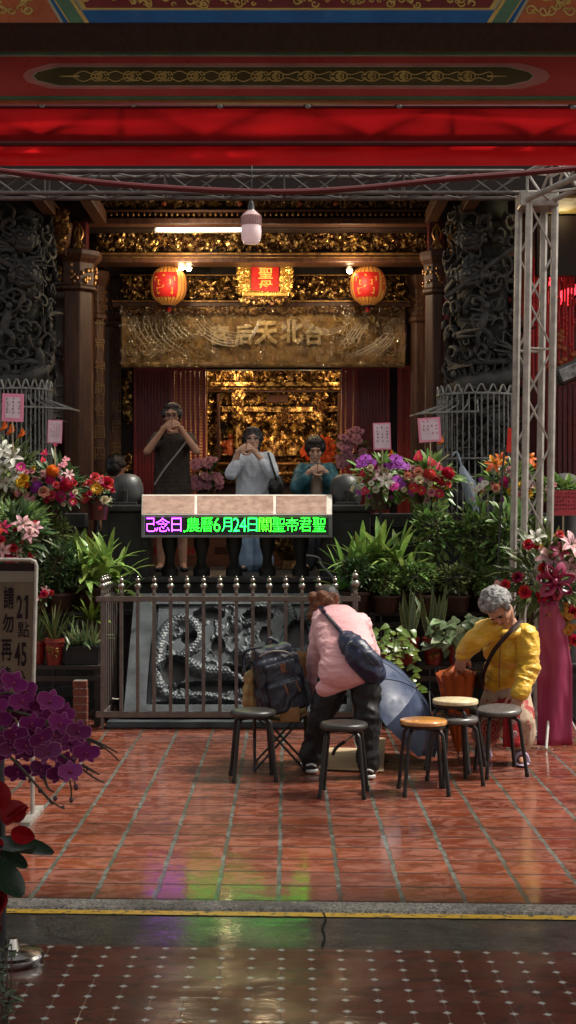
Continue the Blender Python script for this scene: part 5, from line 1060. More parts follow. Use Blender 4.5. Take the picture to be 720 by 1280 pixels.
def hand(m, w, d, up, s=1.0, curl=.9, side=1, spread=.16):
    """palm and five bent fingers; w wrist, d towards the fingers, up back of the hand, side = thumb side"""
    d = V(d).normalized(); up = V(up); up = (up-d*up.dot(d)).normalized(); sx = d.cross(up)*side
    pc = w+d*.045*s; m.ball(pc, (.040*s, .050*s, .018*s), 12, 8, Matrix((sx, d, up)).transposed()); cap(m, w-d*.02*s, w+d*.03*s, .025*s, .026*s, 10)
    for i, (ox, L) in enumerate(((.030, .068), (.010, .078), (-.011, .072), (-.030, .056))):
        a = w+d*(.082-.006*abs(i-1.2))*s+sx*ox*s; dd = (d+sx*(ox*spread*12)).normalized(); p = [a-d*.02*s, a]; ang = 0
        for f, l in ((.46, .3), (.31, .55), (.23, .5)): ang += curl*l; p.append(p[-1]+(dd*math.cos(ang)-up*math.sin(ang))*L*f*s)
        chain(m, p, [.0098*s, .0096*s, .0088*s, .0080*s, .0068*s], 8)
    a = w+d*.025*s+sx*.030*s; p = [a, a+(d*.5+sx*.8-up*.25).normalized()*.036*s, a+(d*.5+sx*.8-up*.25).normalized()*.036*s+(d*.9+sx*.25-up*.5*curl).normalized()*.032*s]; p.append(p[-1]+(d*.9-up*.6*curl).normalized()*.024*s); chain(m, p, [.014*s, .012*s, .0105*s, .0085*s], 8)
def part(name, mesh, mat, par): o = link(name, mesh, par); o.data.materials.append(mat); return o
def hair_cap(c, M, s, mat, par, back=.0, long=0.0, puff=0.0, wr=None, front=.0):
    m = MB(); T = lambda x, y, z: c+M @ (V((x, y, z))*s); b = lambda p, r: m.ball(T(*p), tuple(q*s for q in r), 16, 10, M)
    b((0, .028, .048), (.086+puff, .094+puff, .084+puff)); b((0, .055, .0), (.080+puff, .066+puff, .085+puff)); b((0, -.030, .095+puff*.3), (.064+puff, .042+puff*.3, .026+puff*.5))
    for k in (-1, 1): b((k*.070, .010, .030), (.022+puff, .050+puff*.6, .045+puff*.6))
    if long: b((0, .06, -.06), (.075, .045, .07+long))
    return part('hair', remesh(m, .008, 3, wr or [(.004, (40, 40, 14))]), mat, par)
def prayer(label, D, hc, sh, el, hd, hip, knee, foot, skin, s=1.0, tilt=0.0, shirt=None, sleeve=None, lower=None, short=False, hemy=640, hem_r=.17, glasses=None, wide=1.0, hairlong=0.0, puff=0.0):
    """standing worshipper facing us, hands clasped before the face; joints in photo pixels"""
    f0 = P((foot[0][0]+foot[1][0])/2, 640, D); t = thing('person', label, 'person', (f0.x, D, ZP)); H = P(*hc, D); M = Matrix.Rotation(tilt, 3, 'X')
    Sh = [P(*q, D+.02) for q in sh]; El = [P(*q, D-.16) for q in el]; Hd = P(*hd, D-.24); Hp = [P(*q, D+.02) for q in hip]; Kn = [P(*q, D-.02) for q in knee]; Ft = [V((X(q[0], D), D, ZP+.07)) for q in foot]
    m = MB(); head(m, H, M, s); neck = H+M @ V((0, .02, -.09*s)); base = (Sh[0]+Sh[1])/2+V((0, 0, .03)); cap(m, neck, base, .05*s, .058*s)
    mid = (Hp[0]+Hp[1])/2; cap(m, base-V((0, 0, .12)), mid, .10*s, .10*s)
    for i, k in ((0, -1), (1, 1)):
        wr = Hd+V((k*.068, .03+.02*k, -.030)); cap(m, base-V((0, 0, .05)), Sh[i], .055*s, .052*s); cap(m, Sh[i], El[i], .047*s, .038*s); cap(m, El[i], wr, .038*s, .024*s); hand(m, wr, V((-k*.86, -.18, .36)), V((k*.25, -.9, .3)), s, .85, -k, .10)
        cap(m, mid, Hp[i], .10*s, .09*s); cap(m, Hp[i], Kn[i], .085*s, .055*s); chain(m, [Kn[i], Kn[i].lerp(Ft[i], .35)+V((0, .02, 0)), Ft[i]], [.052*s, .050*s, .034*s]); cap(m, Ft[i]+V((0, .02, -.02)), Ft[i]+V((k*.02, -.15, -.045)), .034*s, .026*s)
    part('body', remesh(m, .0065, 2), skin, t); face_bits(t, H, M, s, glasses)
    m = MB(); sc = lambda p, r: m.ball(p, r, 16, 10); zh = P(0, hemy, D).z; 
    for i in (0, 1): cap(m, base+V((0, .01, -.05)), Sh[i]+V((0, 0, -.005)), .075*s, .066*s)
    n = 14
    for i in range(n+1): f = i/n; z = base.z-.07-(base.z-.07-zh)*f; sc(V((base.x+(mid.x-base.x)*f, D+.01, z)), ((.155+(hem_r-.155)*f)*s*wide, .105*s, .10))
    m2 = None
    if 0 < sleeve < 1:
        for i in (0, 1): cap(m, Sh[i], Sh[i].lerp(El[i], sleeve), .066*s, .064*s)
    elif sleeve:
        for i, k in ((0, -1), (1, 1)):
            wr = Hd+V((k*.045, .02, -.035)); cap(m, Sh[i], El[i], .066*s, .058*s)
            if sleeve > 1: e = El[i].lerp(wr, sleeve-1); cap(m, El[i], e, .060*s, .048*s)
    part('shirt' if shirt[0] == 's' else 'jacket', remesh(m, .009, 4, [(.008, (10, 10, 5)), (.004, (26, 26, 12))]), shirt[1], t)
    m = MB(); 
    for i in (0, 1):
        cap(m, mid+V((0, 0, .05)), Hp[i], .125*s, .115*s)
        if short: cap(m, Hp[i], Kn[i]+V((0, 0, .03)), .108*s, .088*s)
        else: chain(m, [Hp[i], Kn[i], Ft[i]+V((0, 0, .0))], lower[1])
    part('shorts' if short else 'trousers', remesh(m, .009, 3, [(.008, (9, 9, 4))]), lower[0], t)
    for i, k in ((0, -1), (1, 1)): m = MB(); m.ball(Ft[i]+V((k*.015, -.07, -.045)), (.046, .125, .028), 14, 8); m.build('shoe', MT['rubber'], t)
    hair_cap(H, M, s*1.02, MT['hairk'], t, long=hairlong, puff=puff, wr=[(.006, (30, 30, 10)), (.004, (60, 60, 20))]); return t, Hd, H, base, M
MT['shirtk'] = pm('dark brown black cotton', (.040, .026, .020), .7, c2=(.028, .018, .014), sc=8, bump=.2); MT['blouse'] = pm('pale blue white linen', (.68, .72, .78), .7, c2=(.58, .63, .70), sc=7, bump=.2); MT['jeans'] = pm('washed blue denim', (.27, .37, .50), .75, c2=(.18, .27, .40), sc=9, bump=.25); MT['teal'] = pm('dark teal patterned jacket cloth', (.022, .085, .105), .5, c2=(.05, .16, .19), sc=13, bump=.2, lo=.45, hi=.55); MT['beige'] = pm('beige knit', (.36, .27, .20), .7, c2=(.28, .20, .15), sc=12, bump=.3); MT['dkt'] = pm('charcoal trousers', (.03, .03, .035), .6); MT['clear'] = pm('pale spectacle rim', (.42, .42, .42), .25)
MT['inc'] = pm('incense stick', (.20, .06, .03), .7)
def incense(p, d, lab): m = MB(); t_ = thing('incense_stick', lab, 'incense', p); m.tube([p-V((0, 0, .04)), p+V(d)*.24], [.003, .0026], 5); m.build('stick', MT['inc'], t_)
t, Hd, H, base, M = prayer('man in dark T-shirt and glasses with hands clasped at his face', 13.6, (215, 521), ((197, 549), (234, 549)), ((184, 564), (246, 564)), (215, 530), ((207, 622), (224, 622)), ((203, 664), (227, 664)), ((201, 708), (229, 708)), MT['skin'], 1.0, 0.0, ('s', MT['shirtk']), .42, (MT['shirtk'],), True, 628, .185, MT['black'])
m = MB(); m.tube(spline([P(236, 548, 13.42), P(222, 566, 13.42), P(206, 586, 13.42), P(193, 606, 13.42)], 6), .008, 6); m.build('strap', MT['grayst'], t)
m = MB(); m.tube([P(196.5, 543.5, 13.43), P(202, 547, 13.41)], .034, 12); m.build('wristband', MT['black'], t)
incense(Hd+V((0, -.02, .02)), (0, 0, 1), 'thin incense stick in the hands of the man in the dark T-shirt')
t, Hd, H, base, M = prayer('woman in pale blue blouse and wide jeans praying with raised hands', 13.65, (316, 551), ((301, 573), (335, 573)), ((289, 592), (341, 592)), (308, 559), ((308, 636), (325, 636)), ((308, 676), (326, 676)), ((307, 714), (327, 714)), MT['skin2'], .94, -.16, ('s', MT['blouse']), 1.45, (MT['jeans'], [.12, .098, .112]), False, 640, .20, MT['clear'], puff=.010, hairlong=.02)
m = MB(); m.ball(P(345, 608, 13.5), (.075, .05, .12), 14, 10); part('handbag', remesh(m, .01, 2, [(.008, (14, 14, 7))]), MT['black'], t)
m = MB(); m.tube(spline([P(335, 566, 13.5), P(341, 585, 13.42), P(346, 600, 13.46)], 6), .010, 6); m.build('bag_strap', MT['black'], t)
incense(Hd+V((0, -.02, .02)), (.02, -.2, .96), 'thin incense stick in the hands of the woman in the pale blouse')
t, Hd, H, base, M = prayer('older woman in teal patterned jacket with clasped hands under her chin', 13.7, (394, 563), ((377, 587), (412, 587)), ((370, 609), (420, 609)), (397, 585), ((386, 640), (402, 640)), ((385, 678), (403, 678)), ((384, 712), (404, 712)), MT['skin2'], .95, .26, ('j', MT['teal']), 1.6, (MT['dkt'], [.115, .085, .075]), False, 648, .19, puff=.009)
m = MB(); m.ball(P(396, 612, 13.58), (.06, .05, .18), 14, 10); part('shirt_front', remesh(m, .01, 2), MT['beige'], t)
incense(Hd+V((0, -.02, .02)), (0, -.3, .9), 'thin incense stick in the hands of the woman in the teal jacket')
# partly hidden worshipper behind the drum post
D = 15.4; c = P(147, 584, D); t = thing('person', 'dark haired person in maroon top mostly hidden behind the round drum post', 'person', (c.x, D, ZP)); m = MB(); head(m, c, Matrix.Rotation(2.4, 3, 'Z'), 1.0); b1 = c-V((0, -.03, .17)); cap(m, c-V((0, -.02, .08)), b1, .05, .06); cap(m, b1, V((c.x, D, ZP+.75)), .12, .12)
for k in (-1, 1): cap(m, b1-V((0, 0, .03)), b1+V((k*.16, 0, -.06)), .06, .055); chain(m, [b1+V((k*.16, 0, -.06)), b1+V((k*.2, .02, -.32)), b1+V((k*.14, -.14, -.48))], [.05, .04, .028]); chain(m, [V((c.x+k*.08, D, ZP+.75)), V((c.x+k*.09, D, ZP+.42)), V((c.x+k*.09, D, ZP+.06))], [.10, .06, .04]); cap(m, V((c.x+k*.09, D, ZP+.05)), V((c.x+k*.1, D-.14, ZP+.035)), .035, .028)
part('body', remesh(m, .008, 2), MT['skin'], t); hair_cap(c, Matrix.Rotation(2.4, 3, 'Z'), 1.05, MT['hairk'], t, puff=.006)
m = MB(); [m.ball(V((c.x, D, b1.z-.05-.09*i)), (.19, .12, .10), 14, 8) for i in range(7)]; [cap(m, b1-V((0, 0, .03)), b1+V((k*.17, 0, -.08)), .08, .07) for k in (-1, 1)]; part('top', remesh(m, .01, 4, [(.008, (9, 9, 4))]), MT['lred'], t)
m = MB(); [chain(m, [V((c.x+k*.08, D, ZP+.78)), V((c.x+k*.09, D, ZP+.42)), V((c.x+k*.09, D, ZP+.09))], [.13, .085, .075]) for k in (-1, 1)]; part('trousers', remesh(m, .01, 3), MT['dkt'], t)

# woman in the pink jacket, bent away from us
MT['pinkj2'] = pm('pale pink windbreaker', (.80, .44, .45), .55, c2=(.72, .36, .375), sc=5, bump=.2, bsc=30, sheen=.3); MT['blackt'] = pm('black trousers', (.010, .010, .011), .55, c2=(.016, .016, .017), sc=7, bump=.2); MT['shoek'] = pm('black sports shoe', (.02, .02, .022), .5); MT['sole'] = pm('white shoe stripe', (.60, .58, .55), .5)
t = thing('person', 'woman in pale pink jacket bent over with her back turned, navy bag on her back', 'person', (.35, 9.3, 0)); pl = t
Hd_ = P(409, 757, 9.99); M = Matrix.Rotation(math.radians(200), 3, 'Z') @ Matrix.Rotation(math.radians(38), 3, 'X'); pel = P(440, 828, 9.32); ch = P(426, 789, 9.66); nk = P(415, 770, 9.88)
AL, AR = P(389, 952, 9.42), P(460, 962, 9.22); AL.z = AR.z = .085
hipL, hipR = P(421, 838, 9.34), P(456, 836, 9.30); knL, knR = P(402, 895, 9.34), P(459, 897, 9.22)
shL, shR = P(404, 782, 9.74), P(450, 782, 9.74); elL = P(397, 822, 9.68); wL = P(394, 866, 9.72); elR = P(462, 822, 9.95); wR = P(452, 850, 10.15)
m = MB(); head(m, Hd_, M, .98); cap(m, Hd_+M @ V((0, .03, -.08)), nk, .05, .06); cap(m, nk, ch, .08, .11); cap(m, ch, pel, .10, .11); cap(m, ch, shL, .09, .06); cap(m, ch, shR, .09, .06)
chain(m, [shL, elL, wL], [.055, .042, .028]); chain(m, [shR, elR, wR], [.055, .042, .028]); hand(m, wL, (0.02, .25, -1), (-1, 0, 0), .95, .6, 1); hand(m, wR, (-.2, .5, -.8), (1, 0, 0), .95, .6, -1)
for h_, k_, a_, s_ in ((hipL, knL, AL, -1), (hipR, knR, AR, 1)): cap(m, pel, h_, .10, .085); chain(m, [h_, k_, a_], [.085, .056, .042]); cap(m, a_-V((0, 0, .03)), a_+V((s_*.03, .15, -.055)), .04, .03)
part('body', remesh(m, .0075, 2), MT['skin2'], t)
m = MB()
for h_, k_, a_ in ((hipL, knL, AL), (hipR, knR, AR)): cap(m, pel, h_, .13, .108); chain(m, [h_, k_, a_+V((0, 0, .03))], [.102, .076, .060]); cap(m, a_+V((0, 0, .06)), a_+V((0, 0, .0)), .075, .068)
part('trousers', remesh(m, .009, 3, [(.012, (7, 7, 9)), (.005, (20, 20, 14))]), MT['blackt'], t)
m = MB(); hm = P(432, 846, 9.26)
path = spline([hm, P(435, 826, 9.32), P(430, 803, 9.50), P(424, 785, 9.70), P(418, 774, 9.84)], 4); rr = [(.178, .135, .085), (.178, .145, .10), (.182, .145, .105), (.180, .135, .10), (.145, .11, .08)]
for i, p in enumerate(path):
    f = i/(len(path)-1)*4; a = min(3, int(f)); f -= a; r = tuple(rr[a][k]*(1-f)+rr[a+1][k]*f for k in range(3)); m.ball(p+V((0, 0, .015)), r, 18, 12)
cap(m, hm+V((-.135, 0, -.07)), hm+V((.14, 0, .0)), .050, .050)
cap(m, ch, shL, .11, .078); cap(m, ch, shR, .11, .082); chain(m, [shL, elL, wL+V((0, 0, .015))], [.080, .066, .050]); chain(m, [shR, elR, wR+V((0, 0, .015))], [.080, .066, .050])
jm = remesh(m, .0075, 6, [(.009, (4, 3, 7)), (.0065, (9, 7, 19)), (.0025, (19, 15, 46))]); part('jacket', jm, MT['pinkj2'], t)
m = MB(); [m.ball(nk+V((x_, y_, z_)), r, 14, 8) for x_, y_, z_, r in ((0, -.05, .025, (.12, .07, .045)), (-.09, -.01, .01, (.05, .07, .045)), (.09, -.01, .01, (.05, .07, .045)), (0, -.10, .0, (.10, .05, .04)))]; part('hood', remesh(m, .008, 3, [(.014, (12, 12, 8))]), MT['pinkj2'], t)
hair_cap(Hd_, M, 1.0, MT['hairk'], t, puff=.004)
m = MB(); [m.ball(P(U(389, 420), U(744, 770), U(9.82, 10.0)), U(.022, .034), 8, 6) for _ in range(120)]; part('loose_curls_hair', remesh(m, .007, 1, [(.006, (50, 50, 50))]), MT['hairb'], t)
for a_, s_ in ((AL, -1), (AR, 1)):
    m = MB(); chain(m, [a_+V((0, -.045, -.04)), a_+V((s_*.012, .05, -.042)), a_+V((s_*.03, .16, -.055))], [.044, .046, .034]); sh_ = part('shoe', remesh(m, .007, 2), MT['shoek'], t)
    m = MB(); m.tube(spline([a_+V((s_*.049, -.03, -.02)), a_+V((s_*.056, .03, -.052)), a_+V((s_*.062, .09, -.045)), a_+V((s_*.06, .15, -.05))], 5), .007, 6); m.tube(spline([a_+V((-s_*.01-.035, -.06, -.066)), a_+V((0, -.088, -.066)), a_+V((.04, -.06, -.066))], 5), .012, 6); m.tube(spline([a_+V((-.03, -.075, -.03)), a_+V((0, -.09, -.02)), a_+V((.03, -.075, -.035))], 4), .006, 6); m.build('stripe', MT['sole'], sh_)
from mathutils.bvhtree import BVHTree
jb = BVHTree.FromPolygons([v.co.copy() for v in jm.vertices], [tuple(p.vertices) for p in jm.polygons]); EYE = V((0, 0, CAMZ))
def on_jacket(px, py, lift, D=9.4):
    d = (P(px, py, D)-EYE).normalized(); h = jb.ray_cast(EYE, d); return (h[0] if h[0] else P(px, py, D))-d*lift
bg_ = thing('shoulder_bag', 'navy nylon shoulder bag slung across the pink jacket', 'bag', P(455, 820, 9.3)); m = MB(); bagp = [on_jacket(x_, y_, l_) for x_, y_, l_ in ((432, 795, .025), (440, 805, .04), (450, 817, .055), (460, 828, .06), (467, 837, .05), (471, 841, .04))]
for i, p in enumerate(spline(bagp, 3)):
    f = i/15; r = .036+.046*math.sin(PI*min(1, f*.85+.08)); m.ball(p-V((0, 0, .012)), (r*1.05, r*.72, r*1.08), 16, 10)
part('body', remesh(m, .009, 4, [(.010, (9, 9, 9)), (.004, (24, 24, 24))]), MT['navyb'], bg_)
m = MB(); sp = spline([on_jacket(x_, y_, .012) for x_, y_ in ((401, 759), (404, 764), (412, 773), (418, 780), (425, 788), (433, 797))]+[bagp[1]-V((0, .05, 0))], 6); m.tube(sp, [.020+.012*i/len(sp) for i in range(len(sp))], 8, flat=.5); m.build('strap', MT['navyb'], bg_)
bf = lambda i, o=.075: bagp[i]-(bagp[i]-EYE).normalized()*o
m = MB(); p = bf(1, .07); m.tube([p+V((.022*math.cos(a), 0, .016*math.sin(a))) for a in [2*PI*i/14 for i in range(15)]], .005, 6, caps=False); m.build('buckle', MT['steel'], bg_)
m = MB(); m.tube(spline([bf(1)+V((-.02, 0, .01)), bf(2, .085)+V((.0, 0, .03)), bf(4, .08)+V((.0, 0, .03))], 6), .004, 5); m.build('zipper', MT['black'], bg_)

# old woman in the yellow quilted jacket
def m_quilt():
    n = NT('mustard yellow quilted nylon'); x, y, z = n.xyz(); wv = n.math('SINE', n.math('ADD', n.math('MULTIPLY', z, 120), n.math('MULTIPLY', n.noise(7, 4), 14))); wv = n.math('ABSOLUTE', wv); w2 = n.math('ABSOLUTE', n.math('SINE', n.math('ADD', n.math('MULTIPLY', x, 75), n.math('MULTIPLY', n.noise(8, 4), 12))))
    c = n.mix(n.ramp(n.noise(6, 5), .35, .65), (.70, .43, .022), (.58, .33, .014)); h = n.math('MULTIPLY', n.math('POWER', wv, .4), n.math('POWER', w2, .5)); h = n.math('MULTIPLY_ADD', n.noise(30, 4), .4, h); return n.fin(c, .42, 0, n.bump(h, .40, .004), sheen=.2)
MT['quilt'] = m_quilt(); MT['lav'] = pm('lavender plastic slipper', (.36, .30, .42), .4, c2=(.28, .23, .34), sc=9); MT['sock'] = pm('beige sock', (.42, .32, .24), .8, bump=.2); MT['cloth2'] = pm('beige printed cotton', (.40, .30, .215), .75, c2=(.30, .035, .035), sc=8, bump=.2, lo=.54, hi=.565); MT['redcl'] = pm('red printed cotton', (.34, .022, .028), .7, c2=(.26, .015, .02), sc=9, bump=.2)
t = thing('person', 'elderly woman with curly grey hair in mustard yellow jacket and printed trousers', 'person', (1.5, 9.8, 0))
Hd_ = P(623, 761, 9.50); M = Matrix.Rotation(math.radians(-42), 3, 'Z') @ Matrix.Rotation(math.radians(-14), 3, 'Y') @ Matrix.Rotation(math.radians(60), 3, 'X'); nk = P(634, 782, 9.64); ch = P(634, 812, 9.72); pel = P(634, 856, 9.86)
shR, shL = P(610, 786, 9.60), P(657, 794, 9.62); elR, wR = P(594, 800, 9.56), P(577, 818, 9.66); elL, wL = P(661, 836, 9.56), P(650, 869, 9.46)
fR, fL = V((X(609, 9.85), 9.93, .07)), V((X(652, 9.7), 9.74, .07)); knR, knL = P(614, 900, 9.84), P(650, 902, 9.70)
m = MB(); head(m, Hd_, M, .97); cap(m, Hd_+M @ V((0, .03, -.08)), nk, .05, .055); cap(m, nk, ch, .075, .09); cap(m, ch, pel, .095, .11); cap(m, ch+V((0, 0, .1)), shR, .07, .055); cap(m, ch+V((0, 0, .1)), shL, .07, .055)
chain(m, [shR, elR, wR], [.052, .04, .027]); chain(m, [shL, elL, wL], [.052, .04, .027]); hand(m, wR, (-.1, .1, -1), (-.3, -1, 0), .95, .9, -1); hand(m, wL, (-.45, -.25, -.85), (.2, -.6, .8), .95, .5, 1)
for k_, a_, s_ in ((knR, fR, -1), (knL, fL, 1)): cap(m, pel, (pel+k_)/2, .12, .085); chain(m, [(pel+k_)/2, k_, a_], [.09, .06, .038]); cap(m, a_-V((0, 0, .02)), a_+V((s_*.02-.03, -.14, -.045)), .035, .026)
part('body', remesh(m, .0065, 2), MT['skin3'], t); face_bits(t, Hd_, M, .97)
m = MB()
for p, r in ((pel+V((.0, -.02, .02)), (.160, .135, .10)), (pel.lerp(ch, .4), (.152, .13, .12)), (ch, (.152, .13, .13)), (ch+V((0, -.01, .09)), (.148, .115, .09))): m.ball(p, r, 18, 12)
cap(m, ch+V((0, 0, .08)), shR, .10, .070); cap(m, ch+V((0, 0, .08)), shL, .10, .074); chain(m, [shR, elR, wR+V((.006, 0, .008))], [.072, .062, .046]); chain(m, [shL, elL, wL+V((0, 0, .012))], [.076, .068, .050])
part('jacket', remesh(m, .008, 3, [(.010, (5, 5, 8)), (.007, (11, 11, 22)), (.002, (28, 28, 44))]), MT['quilt'], t)
m = MB(); m.tube([nk+V((.085*math.cos(a)-.005, .075*math.sin(a)-.02, -.02+.03*math.sin(a))) for a in [2*PI*i/20 for i in range(21)]], .030, 10, caps=False); part('collar', remesh(m, .008, 2, [(.004, (14, 14, 14))]), MT['quilt'], t)
m = MB(); m.tube(spline([P(627, 792, 9.52), P(625, 815, 9.545), P(624, 842, 9.60), P(624, 860, 9.66)], 6), .0035, 6); m.build('zipper', MT['leather'], t)
m = MB()
for k_, a_ in ((knR, fR), (knL, fL)): cap(m, pel-V((0, 0, .03)), (pel+k_)/2, .150, .118); chain(m, [(pel+k_)/2, k_, a_+V((0, 0, .10))], [.118, .100, .092])
part('trousers', remesh(m, .008, 3, [(.012, (8, 8, 4))]), MT['cloth2'], t)
m = MB(); c = P(643, 912, 9.545)
vs = [P(630+20*i/6, 884+50*j/8, 9.55+.012*math.sin(i*1.4)) for j in range(9) for i in range(7)]; m.add(vs, [(j*7+i, (j+1)*7+i, (j+1)*7+i+1, j*7+i+1) for j in range(8) for i in range(6)]); o = m.build('red_panel', MT['redcl'], t); q = o.modifiers.new('s', 'SOLIDIFY'); q.thickness = .012
m = MB()
for cx_, cy_ in ((643, 918), (642, 901)):
    for i in range(5): a = 2*PI*i/5; pc = P(cx_+2.4*math.cos(a), cy_+2.4*math.sin(a), 9.535); m.tube([pc+V((.010*math.cos(b), 0, .010*math.sin(b))) for b in [2*PI*j/8 for j in range(9)]], .0022, 5, caps=False)
m.build('flower_print', MT['sole'], t)
m = MB(); pc = P(612, 911, 9.715); m.tube([pc+V((0, .002, 0)), pc+V((0, .02, 0))], .062, 28); m.build('round_print', MT['redcl'], t, smooth=False)
m = MB(); [m.tube([pc+V((r_*math.cos(b), -.003, r_*math.sin(b))) for b in [2*PI*j/24 for j in range(25)]], .0028, 5, caps=False) for r_ in (.05, .018)]; [m.tube([pc+V((.018*math.cos(b), -.003, .018*math.sin(b))), pc+V((.036*math.cos(b+.4), -.003, .036*math.sin(b+.4)))], .0026, 5) for b in [2*PI*j/8 for j in range(8)]]; m.build('ring_print', MT['cloth2'], t)
hair_m = MB(); T = lambda x, y, z: Hd_+M @ V((x, y, z))
for i in range(260):
    u, v = U(0, 2*PI), U(-.5, 1); r = math.sqrt(max(0, 1-v*v)); q = V((r*math.cos(u), r*math.sin(u), v))
    if q.y < -.40 and q.z < .52: continue
    hair_m.ball(T(q.x*.090, .022+q.y*.098, .040+q.z*.088), U(.016, .026), 7, 5)
part('hair', remesh(hair_m, .0065, 1, [(.006, (60, 60, 60))]), MT['hairg'], t)
for a_, s_ in ((fR, -1), (fL, 1)):
    d_ = V((s_*.02-.03, -.14, 0)).normalized(); m = MB(); m.ball(a_+d_*.06-V((0, 0, .055)), (.052, .125, .016), 16, 8, Matrix.Rotation(math.atan2(-d_.x, -d_.y)*-1, 3, 'Z')); sl_ = m.build('slipper', MT['lav'], t)
    m = MB(); sdv = d_.cross(V((0, 0, 1))); [m.tube(spline([a_+d_*f-sdv*.048-V((0, 0, .05)), a_+d_*f-sdv*.03+V((0, 0, .0)), a_+d_*f+V((0, 0, .012)), a_+d_*f+sdv*.03, a_+d_*f+sdv*.048-V((0, 0, .05))], 5), .014, 8) for f in (.045, .065, .085)]; part('slipper_strap', remesh(m, .006, 2), MT['lav'], t)
    m = MB(); chain(m, [a_+V((0, 0, .07)), a_, a_+d_*.03-V((0, 0, .02))], [.047, .043, .04]); part('sock', remesh(m, .007, 2), MT['sock'], t)
cb = thing('crossbody_bag', 'dark crossbody strap and small pouch worn over the yellow jacket', 'bag', P(605, 838, 9.6)); m = MB(); m.tube(spline([P(651, 776, 9.60), P(641, 786, 9.50), P(629, 799, 9.485), P(617, 814, 9.50), P(608, 832, 9.58), P(603, 846, 9.68)], 7), .022, 8, flat=.4); m.build('strap', MT['beamk'], cb)
m = MB(); [m.ball(P(600, y_, 9.74), (.035, .06, .045), 12, 8) for y_ in (846, 854)]; part('pouch', remesh(m, .008, 2), MT['beamk'], cb)
# ------------------------------------------------------------------ plants
LEAF = {}
def leafm(k, c, c2, r=.36, trl=.22, sc=7, st=(1, 1, 1)):
    LEAF[k] = pm('leaf '+k, c, r, c2=c2, isl=.32, trl=trl, sc=sc, bump=.06, st=st); return LEAF[k]
leafm('lime', (.29, .40, .10), (.13, .24, .048), sc=24, st=(1, 1, .5)); leafm('mid', (.165, .26, .068), (.095, .175, .045)); leafm('dark', (.062, .112, .036), (.034, .072, .024)); leafm('olive', (.115, .145, .045), (.070, .095, .030)); leafm('pale', (.23, .29, .15), (.11, .18, .06), sc=16); leafm('gold', (.17, .24, .035), (.10, .17, .028))
def m_snake():
    n = NT('leaf sansevieria'); b = n.ramp(n.noise(5, 5, .6, n.map((3, 3, 22))), .4, .6); c = n.mix(b, (.028, .060, .024), (.085, .125, .060)); return n.fin(c, .4, 0, n.bump(n.noise(40, 4), .1, .003))
LEAF['snake'] = m_snake(); LEAF['snedge'] = pm('leaf yellow margin', (.26, .28, .10), .45, c2=(.20, .23, .08)); LEAF['twig'] = pm('woody twig', (.085, .060, .036), .7, c2=(.05, .034, .02)); LEAF['stem'] = pm('green stem', (.06, .10, .03), .5)
MT['potr'] = pm('red glazed pot', (.21, .022, .014), .34, c2=(.14, .014, .010), sc=9, bump=.1); MT['potb'] = pm('dark brown pot', (.055, .024, .014), .5, c2=(.03, .014, .009)); MT['potk'] = pm('black planter', (.016, .016, .017), .45); MT['soil'] = pm('potting soil', (.03, .02, .013), .9, bump=.4)
def up_dir(): a = U(0, 2*PI); return V((math.cos(a), math.sin(a), 0))
lance = lambda t: math.sin(PI*min(1, t*.93+.05))**.75
strap = lambda t: (1-t**3)*(.55+.45*min(1, t*4))
def pot(par, p, r, h, mat, taper=.74, square=None, emb=None):
    m = MB()
    if square: m.bx(p.x-square/2, p.x+square/2, p.y-r, p.y+r, p.z, p.z+h); m.bx(p.x-square/2-.01, p.x+square/2+.01, p.y-r-.01, p.y+r+.01, p.z+h-.03, p.z+h+.004); o = m.build('planter', mat, par, smooth=False, bevel=.006)
    else: m.lathe([(r*taper*.98, 0), (r*taper, .004), (r*.97, h*.84), (r*1.06, h*.86), (r*1.06, h), (r*.93, h), (r*.90, h*.90), (0, h*.90)], p, 28); o = m.build('pot', mat, par)
    if emb:
        m = MB()
        for k in range(9): curl(m, (p.x+U(-.5, .5)*r, p.z+U(.25, .75)*h), r*.22, p.y-r*.88, .006)
        m.build('emblem_print', MT['goldd'], o)
    return o
def plant(label, px, py, D, group=None, name='potted_plant', z=None):
    p = P(px, py, D); return thing(name, label, 'plant', p, group), p
def rosette(mb, p, n, L, W, a0=.15, a1=1.1, bend=.8, k=6, prof=lance, spread=.03, fold=.25, front=0.0):
    for i in range(n):
        f = i/n; d = up_dir(); el = a0+(a1-a0)*f*U(.75, 1.15); dd = V((d.x*math.sin(el), d.y*math.sin(el)-front*.3, math.cos(el))); l = L*U(.7, 1.08)*(1-.12*f)
        mb.blade(p+d*spread*U(.2, 1), dd, V((-d.x*math.cos(el), -d.y*math.cos(el), math.sin(el))), l, W*U(.8, 1.15), bend*U(.5, 1.3)*(.35+f), fold, k, prof)
def bush(mb, c, r, n, L, W, tw=None, droop=.3, shell=.35):
    c = V(c)
    for i in range(n):
        q = V((rnd.gauss(0, 1), rnd.gauss(0, 1), rnd.gauss(0, 1))).normalized()*(U(shell, 1)**.5); lump = .78+.3*mnoise.noise(q*2.2+c*3)+.12*mnoise.noise(q*6+c)
        p = c+V((q.x*r[0], q.y*r[1], q.z*r[2]))*lump; d = (q+V((U(-.6, .6), U(-.7, .2), U(-.3, .7)))).normalized()
        mb.blade(p, d, V((U(-.4, .4), U(-.8, .1), 1)), L*U(.6, 1.2), W*U(.7, 1.2), droop*U(.2, 1.4), .22, 3, lance)
    if tw is not None:
        for i in range(tw[1]):
            q = V((U(-.8, .8)*r[0], U(-.8, .8)*r[1], U(-.1, .9)*r[2])); b = c+V((U(-.15, .15)*r[0], 0, -r[2]*1.15)); tw[0].tube(spline([b, b.lerp(c+q, .5)+V((U(-.03, .03), 0, .02)), c+q], 4), [.007]*3+[.005]*3+[.003]*3, 5)
